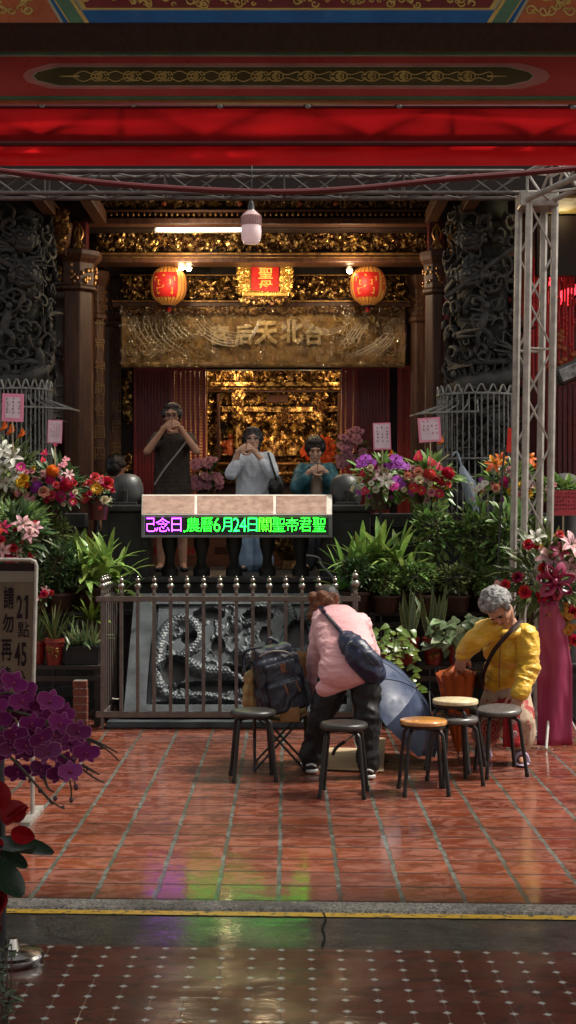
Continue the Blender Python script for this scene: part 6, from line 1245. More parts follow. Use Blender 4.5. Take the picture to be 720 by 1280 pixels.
# stands the pots stand on
MT['shelf'] = pm('black weathered shelf board', (.022, .019, .017), .45, c2=(.040, .034, .030), sc=5, st=(1, 6, 6), bump=.2)
def shelf(label, px0, px1, tops, D0, step):
    x0, x1 = X(px0, D0), X(px1, D0); t = thing('plant_stand', label, 'plant stand', ((x0+x1)/2, D0, 0))
    for i, (z, dep) in enumerate(tops):
        y = D0+i*step; m = MB(); m.bx(x0, x1, y, y+dep, z-.035, z); m.build('shelf', MT['shelf'], t, smooth=False, bevel=.006)
        m = MB(); m.bx(x0, x1, y+.01, y+.04, z-.13, z-.085); m.build('rail', MT['shelf'], t, smooth=False, bevel=.004)
    for x in (x0+.03, x1-.03): 
        for i, (z, dep) in enumerate(tops): m = MB(); m.bx(x-.025, x+.025, D0+i*step+.02, D0+i*step+.07, 0, z-.035); m.build('leg', MT['shelf'], t, smooth=False)
ZS = Z(831, 11.5); ZM = .88
shelf('black stepped plant stand under the red pot and black planter', 20, 126, ((ZS, .33), (ZM, .42)), 11.45, .36)
shelf('black stepped plant stand under the two snake plants', 464, 632, ((ZS, .33), (ZM, .42)), 11.45, .36)
shelf('black plant stand behind the truss upright and lily stand', 640, 790, ((ZS, .33), (ZM, .42)), 11.55, .36)
t = thing('brick_pier', 'short red brick pier under the plant stand beside the fence', 'brick pier', (X(101, 11.42), 11.42, 0)); MT['brick'] = pm('old red brick', (.17, .055, .035), .7, c2=(.11, .035, .024), sc=12, bump=.4)
m = MB(); [m.box((X(101, 11.40)+U(-.003, .003), 11.40, .03+.062*i), (.112, .10, .055)) for i in range(6)]; m.build('brick', MT['brick'], t, smooth=False, bevel=.005); m = MB(); m.box((X(101, 11.40), 11.40, .185), (.100, .09, .37)); m.build('mortar', MT['aggr'], t, smooth=False)
# --- left group
t, p = plant('large lime green broad leaved plant close to the fence corner', 124, 728, 11.95); p.z = ZM; pot(t, p, .15, .20, MT['potb']); m = MB()
for dx, dz, n in ((-.10, .26, 16), (-.02, .34, 16), (.08, .36, 18), (.0, .20, 18), (.15, .24, 14), (-.12, .16, 10), (.18, .14, 10)): rosette(m, p+V((dx, -.04+U(-.05, .03), dz)), n, .34, .056, .08, 1.4, 1.1)
m.build('foliage', LEAF['lime'], t)
m = MB(); [m.tube([p+V((0, 0, .17)), p+V((dx, -.04, .32))], .012, 6) for dx in (-.06, .06, .0, .12)]; m.build('stem', LEAF['stem'], t)
t, p = plant('upright lime leaved plant behind, under the coral and yellow flowers', 92, 730, 12.15); p.z = ZM; pot(t, p, .13, .2, MT['potb']); m = MB()
for dx, dz in ((-.05, .42), (.08, .44), (0, .36)): rosette(m, p+V((dx, 0, dz)), 17, .29, .054, .05, 1.0, .8)
m.build('foliage', LEAF['lime'], t); m = MB(); [m.tube([p+V((0, 0, .17)), p+V((dx, 0, .46))], .010, 6) for dx in (-.05, .08, 0)]; m.build('stem', LEAF['stem'], t)
t, p = plant('small pale green rosette plant in a brown pot above the black planter', 107, 757, 11.6); p.z = Z(790, 11.62); p.z = ZS; pot(t, p+V((.03, .14, 0)), .10, .34, MT['potb'], .8); m = MB(); rosette(m, p+V((.03, .12, .33)), 15, .21, .05, .15, 1.2, .7, front=.6); m.build('foliage', LEAF['gold'], t)
t, p = plant('striped spiky plant in a long black planter on the stand beside the fence', 103, 829, 11.55); p.z = ZS; pot(t, p, .07, .15, MT['potk'], square=.27); m = MB()
for dx in (-.09, -.03, .03, .09): rosette(m, p+V((dx, 0, .14)), 13, .27, .024, .05, 1.0, 1.0, 6, strap, .02)
m.build('foliage', LEAF['pale'], t)
t, p = plant('thin leaved plant in the red pot with a dark emblem', 68, 829, 11.5); p.z = ZS; pot(t, p, .078, .21, MT['potr'], emb=1); m = MB(); rosette(m, p+V((0, 0, .19)), 20, .36, .024, .02, .55, .5, 7, strap, .03); m.build('foliage', LEAF['olive'], t)
t, p = plant('dark red pot with sparse dark leaves half behind the signboard', 46, 829, 11.55); p.z = ZS; pot(t, p, .075, .19, MT['potr']); m = MB(); rosette(m, p+V((0, 0, .17)), 14, .30, .03, .05, .8, .7, 6, strap, .03); m.build('foliage', LEAF['dark'], t)
def shrub(label, px, py, D, r, n, L, W, mat, potz=None, potm='potb', name='potted_shrub', group=None, stemz=None):
    c = P(px, py, D); t = thing(name, label, 'shrub', c, group); m = MB(); tw = MB(); bush(m, c, r, n, L, W, (tw, 10)); m.build('foliage', LEAF[mat], t); tw.build('twigs_stem', LEAF['twig'], t)
    z = potz if potz is not None else c.z-r[2]*1.25-.18; h = max(.14, c.z-r[2]*1.05-z); pot(t, V((c.x, c.y, z)), .12, h, MT[potm]); return t
shrub('dense dark small leaved shrub between the signboard and the lime plants', 74, 706, 11.85, (.20, .16, .22), 640, .055, .024, 'dark', ZM)
shrub('loose olive leaved shrub under the pink and orange dahlias', 60, 668, 12.0, (.22, .16, .16), 420, .075, .026, 'olive', ZM)
shrub('grassy fine leaved bush under the white lilies', 22, 648, 11.7, (.28, .16, .12), 560, .10, .012, 'mid', ZM)
shrub('dark shrub behind the signboard edge', 44, 735, 11.75, (.16, .14, .20), 300, .06, .026, 'dark', ZM)
# --- right group
t, p = plant('large lime green broad leaved plant above the pink jacket', 468, 725, 12.0); p.z = ZM; pot(t, p, .16, .20, MT['potb']); m = MB()
for dx, dz, n in ((-.10, .38, 18), (.05, .46, 20), (.20, .42, 18), (-.02, .28, 20), (-.22, .28, 16), (.12, .28, 16), (.26, .28, 12), (-.14, .20, 14), (-.28, .18, 10)): rosette(m, p+V((dx, -.04+U(-.05, .03), dz)), n, .37, .056, .08, 1.35, 1.0)
m.build('foliage', LEAF['lime'], t); m = MB(); [m.tube([p+V((0, 0, .17)), p+V((dx, -.04, dz))], .012, 6) for dx, dz in ((-.1, .38), (.05, .46), (.20, .42), (-.2, .26))]; m.build('stem', LEAF['stem'], t)
shrub('open shrub with glossy leaves on thin stems behind the right hand hedge row'.replace('right hand ', ''), 540, 664, 12.05, (.22, .16, .30), 300, .085, .040, 'mid', ZM)
shrub('leafy shrub beneath the folded grey umbrella', 597, 672, 12.0, (.26, .17, .32), 520, .085, .038, 'mid', ZM); shrub('bright leaved shrub in front of the truss upright foot', 640, 672, 11.85, (.24, .15, .32), 470, .085, .040, 'mid', ZM)
for (px, py, rx, mt, lab) in ((445, 716, .17, 'dark', 'small leaved shrub in the hedge row nearest the fence post'), (482, 724, .19, 'mid', 'small leaved shrub in the hedge row below the big lime plant'), (525, 720, .20, 'mid', 'small leaved shrub in the hedge row above the snake plants'), (570, 724, .20, 'olive', 'small leaved shrub in the hedge row above the heart leaved plant'), (612, 726, .18, 'mid', 'small leaved shrub in the hedge row behind the grey haired woman')):
    shrub(lab, px, py, 11.78, (rx, .15, .145), 620, .042, .020, mt, ZM, group='shrubs of the hedge row')
shrub('rounded green bush behind the red notice board past the truss', 705, 668, 11.9, (.30, .16, .16), 420, .085, .036, 'mid', ZM); shrub('leafy filler plant between the truss and the lily stand', 672, 690, 11.6, (.16, .14, .26), 240, .09, .03, 'olive', ZS)
for px, lab in ((510, 'snake plant in a red pot directly beside the navy bag and blue umbrella'), (542, 'snake plant in a red pot next to the heart leaved plant')):
    t, p = plant(lab, px, 832, 11.52, 'snake plants in red pots'); p.z = ZS; pot(t, p, .088, .215, MT['potr'], emb=1); m = MB(); e = MB()
    for i in range(11):
        d = up_dir(); el = U(.02, .42); dd = V((d.x*math.sin(el), d.y*math.sin(el), math.cos(el))); q = p+d*U(.005, .045)+V((0, 0, .19)); L = U(.24, .50); bd_ = U(-.5, .6); nn = V((U(-.5, .5), -1, .1)); s_ = rnd.getstate(); m.blade(q, dd, nn, L, .030, bd_, .25, 7, lambda t_: (1-t_**4)*(.7+.3*min(1, t_*3)))
        rnd.setstate(s_); e.blade(q+V((0, .003, 0)), dd, nn, L*1.01, .043, bd_, .25, 7, lambda t_: (1-t_**4)*(.7+.3*min(1, t_*3)))
    f = m.build('foliage', LEAF['snake'], t); e.build('leaf_margin', LEAF['snedge'], f)
heart = lambda t: max(.02, (1-t)**.75*min(1, (t+.06)*7)**.5*1.12)
def vine(label, px, py, D, mat, n, L, W, rx, rz, z, trail=0):
    t, p = plant(label, px, py, D, name='trailing_plant'); b = p.copy(); b.z = z; pot(t, b, .10, max(.12, min(.22, p.z-z)), MT['potr']); m = MB()
    for i in range(n):
        a = U(-PI, 0) if i % 4 else U(0, PI); r = U(.2, 1); q = p+V((math.cos(a)*rx*r, math.sin(a)*.14*r, rz*U(-.8, 1)*(1.1-r*.4))); m.blade(q, V((math.cos(a)*.7+U(-.4, .4), -.4, U(-.9, .1))), V((math.cos(a)*.3+U(-.3, .3), -.9, .6)), L*U(.7, 1.15), W*U(.8, 1.15), U(.1, .6), .18, 5, heart)
    for k in range(trail):
        s = spline([p+V((U(-.05, .05), -.06, .04)), p+V((U(-.12, .15), -.16, -.04)), p+V((U(-.1, .2), -.19, -.2)), p+V((U(-.1, .25), -.18, -.36))], 5)
        m2 = MB(); m2.tube(s, .004, 5); m2.build('stem', LEAF['stem'], t)
        for q in s[3:]: m.blade(q, V((U(-1, 1), -.5, U(-.6, .2))), V((U(-.3, .3), -.9, .5)), L*U(.7, 1.1), W*U(.8, 1.1), .3, .18, 5, heart)
    m.build('foliage', LEAF[mat], t)
vine('heart leaved plant with pale mottled leaves beside the yellow sleeve', 574, 792, 11.45, 'pale', 95, .095, .075, .24, .16, ZS)
vine('yellow green trailing vine hanging down beside the blue umbrella', 490, 802, 11.3, 'gold', 60, .080, .055, .16, .14, ZS, 4)

# ------------------------------------------------------------------ flowers
FM = {}
def fm(k, c, c2=None, r=.5, trl=.25, sc=14): FM[k] = pm('petal '+k, c, r, c2=c2, trl=trl, isl=.12, sc=sc); return FM[k]
for k, c, c2 in (('white', (.78, .77, .70), (.66, .66, .55)), ('cream', (.72, .66, .45), (.6, .52, .3)), ('magenta', (.72, .045, .30), (.55, .03, .22)), ('violet', (.52, .10, .58), (.36, .05, .42)), ('crimson', (.58, .022, .07), (.42, .012, .05)), ('red', (.60, .018, .022), (.45, .012, .016)), ('coral', (.74, .10, .09), (.6, .06, .06)), ('orange', (.80, .26, .03), (.70, .17, .015)), ('yellow', (.80, .52, .04), (.72, .40, .02)), ('pink', (.76, .34, .38), (.66, .22, .28)), ('blush', (.76, .50, .50), (.68, .36, .40)), ('peach', (.76, .38, .27), (.66, .28, .18)), ('wine', (.30, .018, .05), (.20, .010, .03)), ('plum', (.20, .013, .105), (.085, .005, .045)), ('lilypink', (.66, .20, .26), (.80, .62, .60)), ('purple', (.32, .032, .20), (.20, .016, .12)), ('ochre', (.60, .36, .05), (.45, .20, .02)), ('orchpink', (.50, .22, .24), (.40, .14, .17))): fm(k, c, c2)
LEAF['centre'] = pm('flower centre', (.42, .30, .05), .6, c2=(.25, .15, .02)); FM['ribbon'] = pm('magenta satin ribbon', (.27, .014, .075), .36, c2=(.19, .009, .05)); FM['lip'] = pm('orchid lip', (.25, .012, .10), .4, c2=(.42, .10, .16)); FM['edge'] = pm('pale orchid edge', (.42, .14, .30), .5, trl=.2)
_fp = {}
oval = lambda t: math.sin(PI*min(1, t*.84+.09))**.6
def flower_mesh(kind, col):
    if (kind, col) in _fp: return _fp[(kind, col)]
    m = MB(); mats = [FM[col]]; up = V((0, 0, 1)); ga = PI*(3-math.sqrt(5))
    def ring(n, el, L, W, bend, z=0, r=.0, off=0, prof=oval, cup=.2, mi=0, k=4):
        for i in range(n):
            a = 2*PI*(i+off)/n+U(-.06, .06); d = V((math.cos(a), math.sin(a), 0)); m.blade(d*r+up*z, d*math.sin(el)+up*math.cos(el), -d*math.cos(el)+up*math.sin(el), L*U(.93, 1.05), W, bend, cup, k, prof, mi, cup=.1)
    if kind == 'ball':
        for i in range(90):
            f = (i+.5)/90; z = 1-1.45*f; r = math.sqrt(max(0, 1-z*z)); a = i*ga; d = V((r*math.cos(a), r*math.sin(a), z)); m.blade(d*.55, d, V((-math.sin(a), math.cos(a), .3)), .42, .30, -.25, .5, 2, oval)
        m.ball((0, 0, 0), .62, 10, 8)
    elif kind == 'rose':
        for k, (n, el, L, W, z) in enumerate(((4, .12, .75, .62, .05), (5, .38, .85, .8, .0), (6, .75, .95, .9, -.05), (6, 1.15, .95, .95, -.08))): ring(n, el, L, W, .35*k-.5, z, .06, k*.37, oval, .35)
    elif kind == 'lily':
        mats += [LEAF['stem'], LEAF['centre']]; ring(3, .95, 1.15, .42, .9, 0, .05, 0, lance, .25, 0, 6); ring(3, .90, 1.1, .50, .95, .02, .04, .5, lance, .25, 0, 6)
        for i in range(6): a = i*PI/3+.3; d = V((math.cos(a)*.32, math.sin(a)*.32, .62)); m.tube([(0, 0, .05), d*.6, d], .018, 5, 1); m.ball(d, (.05, .05, .03), 6, 4, None, 2)
        m.tube([(0, 0, -.35), (0, 0, .05)], [.06, .10], 6, 1)
    elif kind == 'daisy':
        mats.append(LEAF['centre']); ring(16, 1.25, .85, .26, .25, 0, .15); ring(14, 1.05, .7, .24, .2, .04, .12, .5); m.ball((0, 0, .06), (.26, .26, .14), 10, 6, None, 1)
    elif kind == 'anthurium':
        mats.append(FM['yellow']); m.blade((0, -.55, 0), (0, 1, .25), (0, -.2, 1), 1.5, 1.25, .35, .18, 8, heart); m.tube([(0, -.35, .06), (0, -.15, .45), (0, -.05, .75)], [.07, .06, .03], 7, 1)
    elif kind == 'orchid':
        mats += [FM['lip'], FM['edge' if col in ('plum', 'purple') else col]]
        for a, L, W in ((0, 1.05, 1.12), (PI, 1.05, 1.12)): m.blade((0, .05, .035), (math.cos(a), .12, .12), (0, -.1, 1), L, W, .25, .12, 6, lambda t: math.sin(PI*min(1, t*.78+.14))**.5, 2)
        for a, L, W in ((PI/2, 1.0, .69), (-PI/2-.62, .97, .57), (-PI/2+.62, .97, .57)): m.blade((0, 0, -.035), (math.cos(a), math.sin(a), .08), (0, 0, 1), L, W, .2, .12, 6, lance, 2)
        for a, L, W, z in ((0, 1.0, 1.05, .05), (PI, 1.0, 1.05, .05)):
            d = V((math.cos(a), .12, .12)); m.blade((0, .05, z), d, (0, -.1, 1), L, W, .25, .12, 6, lambda t: math.sin(PI*min(1, t*.78+.14))**.5, 0)
        for a, L, W in ((PI/2, .95, .62), (-PI/2-.62, .92, .5), (-PI/2+.62, .92, .5)): m.blade((0, 0, -.02), (math.cos(a), math.sin(a), .08), (0, 0, 1), L, W, .2, .12, 6, lance, 0)
        m.blade((0, -.05, .08), (0, -.5, .7), (0, .7, .5), .5, .34, -1.2, .5, 5, lance, 1); m.ball((0, .02, .12), (.10, .12, .12), 8, 6, None, 1)
        for s in (-1, 1): m.blade((0, -.05, .1), (s*.8, .1, .6), (-s*.4, 0, .8), .32, .22, -.7, .3, 3, oval, 1)
    elif kind == 'bird':
        mats += [LEAF['stem'], FM['violet']]; m.blade((-.3, 0, 0), (1, .25, 0), (-.2, 1, 0), 1.6, .26, .1, .6, 5, lance, 1)
        for i in range(5): a = .5+.32*i; m.blade((.1*i-.1, .08, 0), (math.cos(a)*.6+.25, math.sin(a), U(-.25, .25)), (0, 0, 1), .95, .24, U(-.2, .2), .4, 4, lance, 0)
        m.blade((.1, .1, 0), (.6, .8, .1), (0, 0, 1), .7, .14, 0, .4, 3, lance, 2)
    elif kind == 'spray':
        for i in range(26):
            c = V((U(-1, 1)*.5, U(-1, 1), U(-.3, .3))); 
            for j in range(5): a = 2*PI*j/5+i; m.blade(c, (math.cos(a), math.sin(a), .5), (0, 0, 1), .24, .17, .4, .2, 2, oval)
    me = m.mesh('flower '+kind, mats, sharp=0); _fp[(kind, col)] = me; return me
NAMES = {'ball': 'dahlia', 'rose': 'rose', 'lily': 'lily', 'daisy': 'gerbera', 'anthurium': 'anthurium', 'orchid': 'orchid', 'bird': 'bird_of_paradise', 'spray': 'blossom_spray'}
MT['stand'] = pm('black flower stand', (.02, .02, .02), .4)
def bouquet(label, px, py, D, items, leaf='mid', lr=(.20, .14, .14), ln=150, stand='potted', zpot=None, wrap='potb', L=.15, W=.045, group=None):
    its0 = [i_ for i_ in items if i_[0] in ('rose', 'ball', 'orchid', 'lily') and i_[4] < 13]
    if len(items) > 7 and D < 14: items = list(items)+[(rnd.choice(('rose', 'daisy', 'rose', 'spray')), rnd.choice([i_[1] for i_ in items]), a_[2]+U(-11, 11), a_[3]+U(-6, 11), U(2.8, 4.8), .05) for a_ in its0[:22]*2]
    c = P(px, py, D); t = thing('flower_arrangement', label, 'flower arrangement', c, group); m = MB(); bush(m, c+V((0, .06, -.02)), lr, ln, L, W, None, .4, .5); m.build('foliage', LEAF[leaf], t)
    for it in items:
        k, col, fx, fy, r = it[:5]; dy = it[5] if len(it) > 5 else 0; s = r*D/F; p = P(fx, fy, D-.10+dy+U(-.03, .03)); off = (p-c); d = V((off.x*1.6+U(-.15, .15), -1.0, off.z*1.2+.35+U(-.1, .2)))
        roll = U(0, 6.3)
        if k == 'bird': d = V((0, -1, .05)); roll = it[6] if len(it) > 6 else 0
        if k in ('anthurium', 'orchid'): roll = U(-.4, .4)
        o = put(NAMES[k], flower_mesh(k, col), t, p, d, s, roll)
        if k in ('anthurium', 'orchid', 'bird'):
            zz = d.normalized(); xx = V((0, 0, 1)).cross(zz).normalized(); yy = zz.cross(xx); o.rotation_euler = (Matrix((xx, yy, zz)).transposed() @ Matrix.Rotation(roll, 3, 'Z')).to_euler()
    if stand == 'potted':
        z = zpot if zpot is not None else c.z-lr[2]-.12; m = MB(); m.lathe([(.075, 0), (.10, .16), (.11, .17), (.10, .18), (.0, .175)], (c.x, c.y+.06, z), 22); m.build('vase', MT[wrap], t)
        m = MB(); b = V((c.x, c.y+.06, z)); fl = ZP if c.y > 12.45 else 0; m.tube([b, V((b.x, b.y, fl+.02))], .012, 8); [m.tube([V((b.x, b.y, fl+.18)), V((b.x+.14*math.cos(a), b.y+.14*math.sin(a), fl+.01))], .009, 6) for a in (.5, 2.6, 4.7)]; m.build('stand_frame', MT['stand'], t)
    return t, c
MT['cardp'] = pm('pink card', (.78, .30, .44), .55, c2=(.74, .26, .40)); MT['cardw'] = pm('pale card face', (.80, .66, .76), .55); MT['ink'] = pm('dark ink', (.022, .012, .016), .7, spec=.1); MT['inkr'] = pm('red ink', (.55, .05, .10), .6); MT['cardred'] = pm('vermilion card', (.80, .045, .03), .5); MT['signred'] = pm('dark red notice board', (.50, .07, .09), .5); MT['stick'] = pm('bamboo stick', (.45, .36, .22), .6)
def card(label, px0, py0, px1, py1, D, stick, rows, inset=.16, tilt=0.0, mats=('cardp', 'cardw'), ink='ink', cols=3, name='gift_card', horizontal=False):
    a, b = P(px0, py1, D), P(px1, py0, D); w_, h_ = b.x-a.x, b.z-a.z; c = (a+b)/2; t = thing(name, label, 'card', c); M = Matrix.Rotation(tilt, 3, 'Y'); q = lambda u, v, o=0.0: c+M @ V(((u-.5)*w_, -o, (v-.5)*h_))
    m = MB(); m.add([q(0, 0), q(1, 0), q(1, 1), q(0, 1), q(0, 0, -.004), q(1, 0, -.004), q(1, 1, -.004), q(0, 1, -.004)], [(0, 1, 2, 3), (7, 6, 5, 4), (0, 4, 5, 1), (1, 5, 6, 2), (2, 6, 7, 3), (3, 7, 4, 0)]); m.build('board', MT[mats[0]], t, smooth=False)
    if mats[1]: m = MB(); i = inset; m.add([q(i, i*.8, .002), q(1-i, i*.8, .002), q(1-i, 1-i*.8, .002), q(i, 1-i*.8, .002)], [(0, 1, 2, 3)]); m.build('face_panel', MT[mats[1]], t, smooth=False)
    m = MB(); ex = M @ V((w_, 0, 0)); ez = M @ V((0, 0, h_))
    for i in range(cols):
        for j in range(rows):
            if horizontal: u, v, su, sv = .12+.78*j/rows, .84-.78*i/cols, .62/rows, .45/cols
            else: u, v, su, sv = .24+.56*i/max(1, cols-1)-.05, .78-.62*j/rows, .11, .40/rows
            if U(0, 1) < .12: continue
            scribble(m, q(u, v, .004), ex*su, ez*sv, 4, .18)
    if m.v: m.build('lettering', MT[ink], t, smooth=False)
    if stick: m = MB(); m.tube([q(.5, .05, -.008), q(.5, 0, -.008)+V((0, .02, -stick*D/F))], .005, 6); m.build('stick', MT['stick'], t)
    return t
D = 12.0
bouquet('white lilies with orange bird of paradise under the large pink card', 10, 590, D, [('lily', 'white', 4, 562, 13), ('lily', 'white', 15, 572, 13), ('lily', 'white', 5, 585, 13), ('lily', 'white', 20, 592, 11), ('lily', 'white', 8, 604, 12), ('lily', 'white', -8, 580, 12), ('lily', 'white', 22, 606, 8), ('bird', 'orange', 8, 545, 15), ('bird', 'orange', 22, 549, 14), ('bird', 'orange', 0, 540, 14), ('rose', 'yellow', 30, 598, 7), ('rose', 'yellow', 26, 604, 7), ('rose', 'orange', 33, 606, 5), ('daisy', 'magenta', 26, 584, 7), ('rose', 'pink', 33, 590, 4), ('spray', 'pink', 28, 618, 10)], 'olive', (.22, .13, .20), 150, L=.22, W=.04)
bouquet('orange, magenta and violet dahlias under the small pink card', 66, 605, D, [('ball', 'orange', 66, 589, 9), ('ball', 'magenta', 63, 599, 7.5), ('ball', 'violet', 46, 609, 9), ('ball', 'crimson', 83, 607, 9), ('ball', 'magenta', 76, 621, 8), ('rose', 'peach', 55, 615, 8), ('rose', 'coral', 65, 619, 7), ('rose', 'white', 75, 591, 4), ('lily', 'blush', 86, 593, 7), ('anthurium', 'crimson', 56, 566, 7), ('anthurium', 'red', 54, 575, 6), ('rose', 'blush', 54, 592, 5), ('rose', 'pink', 44, 600, 5), ('rose', 'coral', 70, 606, 5), ('rose', 'red', 93, 604, 4), ('daisy', 'crimson', 91, 627, 6), ('spray', 'pink', 36, 622, 9), ('anthurium', 'wine', 69, 556, 4), ('spray', 'pink', 80, 578, 9), ('anthurium', 'red', 90, 598, 4), ('rose', 'cream', 94, 615, 4)], 'dark', (.24, .13, .20), 190)
bouquet('small coral and yellow bouquet in front of the round drum post', 121, 613, 12.15, [('rose', 'coral', 119, 597, 7), ('rose', 'red', 134, 604, 9), ('daisy', 'yellow', 121, 611, 9), ('daisy', 'red', 106, 623, 7), ('rose', 'cream', 131, 625, 6), ('rose', 'coral', 112, 604, 5), ('rose', 'pink', 126, 602, 4), ('rose', 'crimson', 112, 617, 4)], 'dark', (.13, .09, .13), 80, wrap='lredk', L=.10, W=.03)
bouquet('purple orchids round a white pink lily under the lilac card', 476, 595, 12.2, [('orchid', 'violet', 457, 573, 7), ('orchid', 'violet', 464, 579, 7), ('orchid', 'violet', 453, 580, 6), ('orchid', 'violet', 495, 574, 8), ('orchid', 'violet', 501, 582, 7), ('orchid', 'violet', 490, 582, 7), ('orchid', 'violet', 497, 600, 7), ('orchid', 'magenta', 492, 608, 7), ('orchid', 'violet', 502, 607, 6), ('bird', 'orange', 485, 572, 10), ('lily', 'blush', 477, 593, 14), ('lily', 'white', 482, 601, 11), ('anthurium', 'red', 453, 592, 7), ('anthurium', 'crimson', 456, 613, 9), ('rose', 'cream', 463, 585, 5), ('rose', 'cream', 450, 600, 4), ('rose', 'white', 470, 612, 5), ('rose', 'cream', 505, 612, 4), ('rose', 'white', 452, 607, 3.5), ('rose', 'cream', 482, 615, 4), ('rose', 'white', 464, 604, 4)], 'mid', (.22, .13, .17), 170)
bouquet('pink dahlias with red anthuriums under the pink framed card', 537, 597, 12.2, [('anthurium', 'red', 523, 571, 10), ('anthurium', 'red', 539, 578, 10), ('anthurium', 'crimson', 549, 584, 8), ('ball', 'coral', 537, 593, 9), ('ball', 'crimson', 549, 603, 9), ('ball', 'crimson', 560, 592, 9.5), ('rose', 'cream', 524, 600, 6.5), ('rose', 'peach', 523, 590, 7), ('rose', 'peach', 510, 595, 6), ('rose', 'blush', 531, 600, 5), ('daisy', 'red', 517, 610, 7), ('daisy', 'red', 527, 613, 7), ('daisy', 'crimson', 549, 617, 7), ('rose', 'pink', 539, 616, 6), ('bird', 'yellow', 556, 613, 8), ('bird', 'orange', 547, 557, 12), ('rose', 'coral', 560, 606, 5), ('rose', 'cream', 538, 605, 4), ('rose', 'blush', 516, 600, 4)], 'mid', (.22, .13, .18), 170)
bouquet('orange lilies with pink and yellow blooms behind the truss upright', 636, 600, 12.1, [('lily', 'orange', 618, 580, 12), ('lily', 'orange', 626, 574, 9), ('lily', 'orange', 662, 573, 9), ('ball', 'magenta', 631, 602, 6.5), ('rose', 'peach', 620, 610, 6), ('rose', 'yellow', 639, 614, 6), ('rose', 'yellow', 661, 617, 6), ('rose', 'yellow', 652, 606, 5), ('orchid', 'white', 600, 609, 6), ('orchid', 'white', 606, 604, 5), ('orchid', 'white', 594, 613, 5), ('rose', 'blush', 663, 606, 6), ('rose', 'blush', 636, 588, 6), ('rose', 'pink', 642, 595, 5), ('rose', 'violet', 629, 624, 4), ('rose', 'cream', 626, 593, 4), ('rose', 'pink', 650, 618, 4)], 'mid', (.25, .13, .17), 180)
card('large pink card with a white face above the white lilies', 2.5, 492, 29.5, 527, 11.85, 40, 5, tilt=.03); card('small pale pink card with red marks above the dahlias', 59.5, 525, 77.5, 554, 11.9, 40, 6, .06, .03, ('cardp', 'cardw'), 'inkr', 4); card('lilac card with a red corner above the purple orchids', 466.5, 528.5, 488.5, 562, 12.05, 30, 5, .07, -.03); card('square pink framed card above the pink dahlias', 523, 522, 551, 552.5, 12.05, 34, 4, .10, -.07, ('cardp', 'cardw'), 'inkr', 4); card('vermilion red slip beside the truss upright above the orange lilies', 634, 535, 646, 565.5, 12.0, 30, 6, .1, .06, ('cardred', None), 'wine' if 0 else 'inkr', 1)
for px, py, r, lab in ((257, 592, 18, 'mass of pale pink orchids standing before the gold altar beside the man'), (438, 560, 17, 'tall mass of pale pink orchids beside the older woman in teal')):
    D = 15.2; its = [('orchid', 'orchpink', px+U(-1, 1)*r, py+U(-1, 1)*(r if px < 300 else r*1.6), 5.5) for _ in range(34)]; bouquet(lab, px, py, D, its, 'dark', (.13, .10, .13), 60, zpot=ZP+.62)
# ------------------------------------------------------------------ lily stand with long pink banner
D = 10.5; its = [('rose', 'red', 661, 681, 8), ('rose', 'red', 681, 711, 9), ('rose', 'red', 656, 740, 9), ('rose', 'crimson', 677, 745, 9), ('rose', 'red', 632, 731, 7), ('rose', 'wine', 647, 722, 8), ('lily', 'lilypink', 687, 697, 19), ('lily', 'lilypink', 714, 681, 18), ('lily', 'lilypink', 713, 712, 17), ('lily', 'wine', 700, 690, 13), ('lily', 'white', 670, 672, 12), ('rose', 'coral', 700, 668, 6), ('rose', 'wine', 690, 745, 8), ('anthurium', 'wine', 693, 728, 16), ('rose', 'red', 716, 765, 9), ('lily', 'lilypink', 733, 700, 17), ('rose', 'crimson', 735, 735, 10), ('rose', 'red', 718, 800, 8)]
its += [('orchid', 'ochre', 697+U(-16, 26), 772+U(-15, 20), 5.5) for _ in range(22)]
t, c = bouquet('tall stand of pink streaked lilies and red roses with a long magenta panel below', 690, 718, D, its, 'olive', (.30, .16, .30), 330, stand=None, L=.20, W=.040); lb = t
m = MB()
for k in range(7): a = 2*PI*k/7+.3; d = V((math.cos(a), 0, math.sin(a))); p = P(694, 727, D-.24); s = [p, p+d*.075+V((0, -.05, .0))+V((-d.z, 0, d.x))*.03, p+d*.13+V((0, -.02, 0)), p+d*.075+V((0, -.02, 0))-V((-d.z, 0, d.x))*.03, p]; m.tube(spline(s, 5), .022, 6, flat=.25)
m.ball(P(694, 727, D-.27), .025, 10, 8); m.build('ribbon_bow', FM['ribbon'], t)
m = MB(); nx = 16; nz = 22; vs = []
for j in range(nz+1):
    f = j/nz; x0 = 676-6*f-1.5*math.sin(f*5); x1 = 703+13*min(1, f*2.2)
    for i in range(nx+1): u = i/nx; q = P(x0+(x1-x0)*u, 752+180*f, D-.12); vs.append(q+V((0, .02*math.sin(u*7+f*2)+.012*mnoise.noise(V((u*6, f*7, 3))), 0)))
MT['panel'] = pm('magenta satin cloth', (.30, .026, .095), .4, c2=(.23, .018, .07), sc=3, st=(5, 1, .5), bump=.1); m.add(vs, [(j*(nx+1)+i, (j+1)*(nx+1)+i, (j+1)*(nx+1)+i+1, j*(nx+1)+i+1) for j in range(nz) for i in range(nx)]); o = m.build('hanging_cloth', MT['panel'], t, sharp=0); q = o.modifiers.new('s', 'SOLIDIFY'); q.thickness = .004
m = MB(); b = V((X(690, D), D, 0)); m.tube([b+V((0, .02, .02)), b+V((0, .02, 1.15))], .013, 8); [m.tube([b+V((0, .02, .45)), b+V((.26*math.cos(a), .02+.26*math.sin(a), .01))], .010, 7) for a in (-1.9, .4, 2.7)]; m.build('stand_frame', MT['white'], t)
card('dark red notice board with dark lettering past the truss upright', 683.5, 613, 724, 644.5, 11.3, 40, 9, .1, -.01, ('signred', None), 'ink', 5, 'notice_board', True)
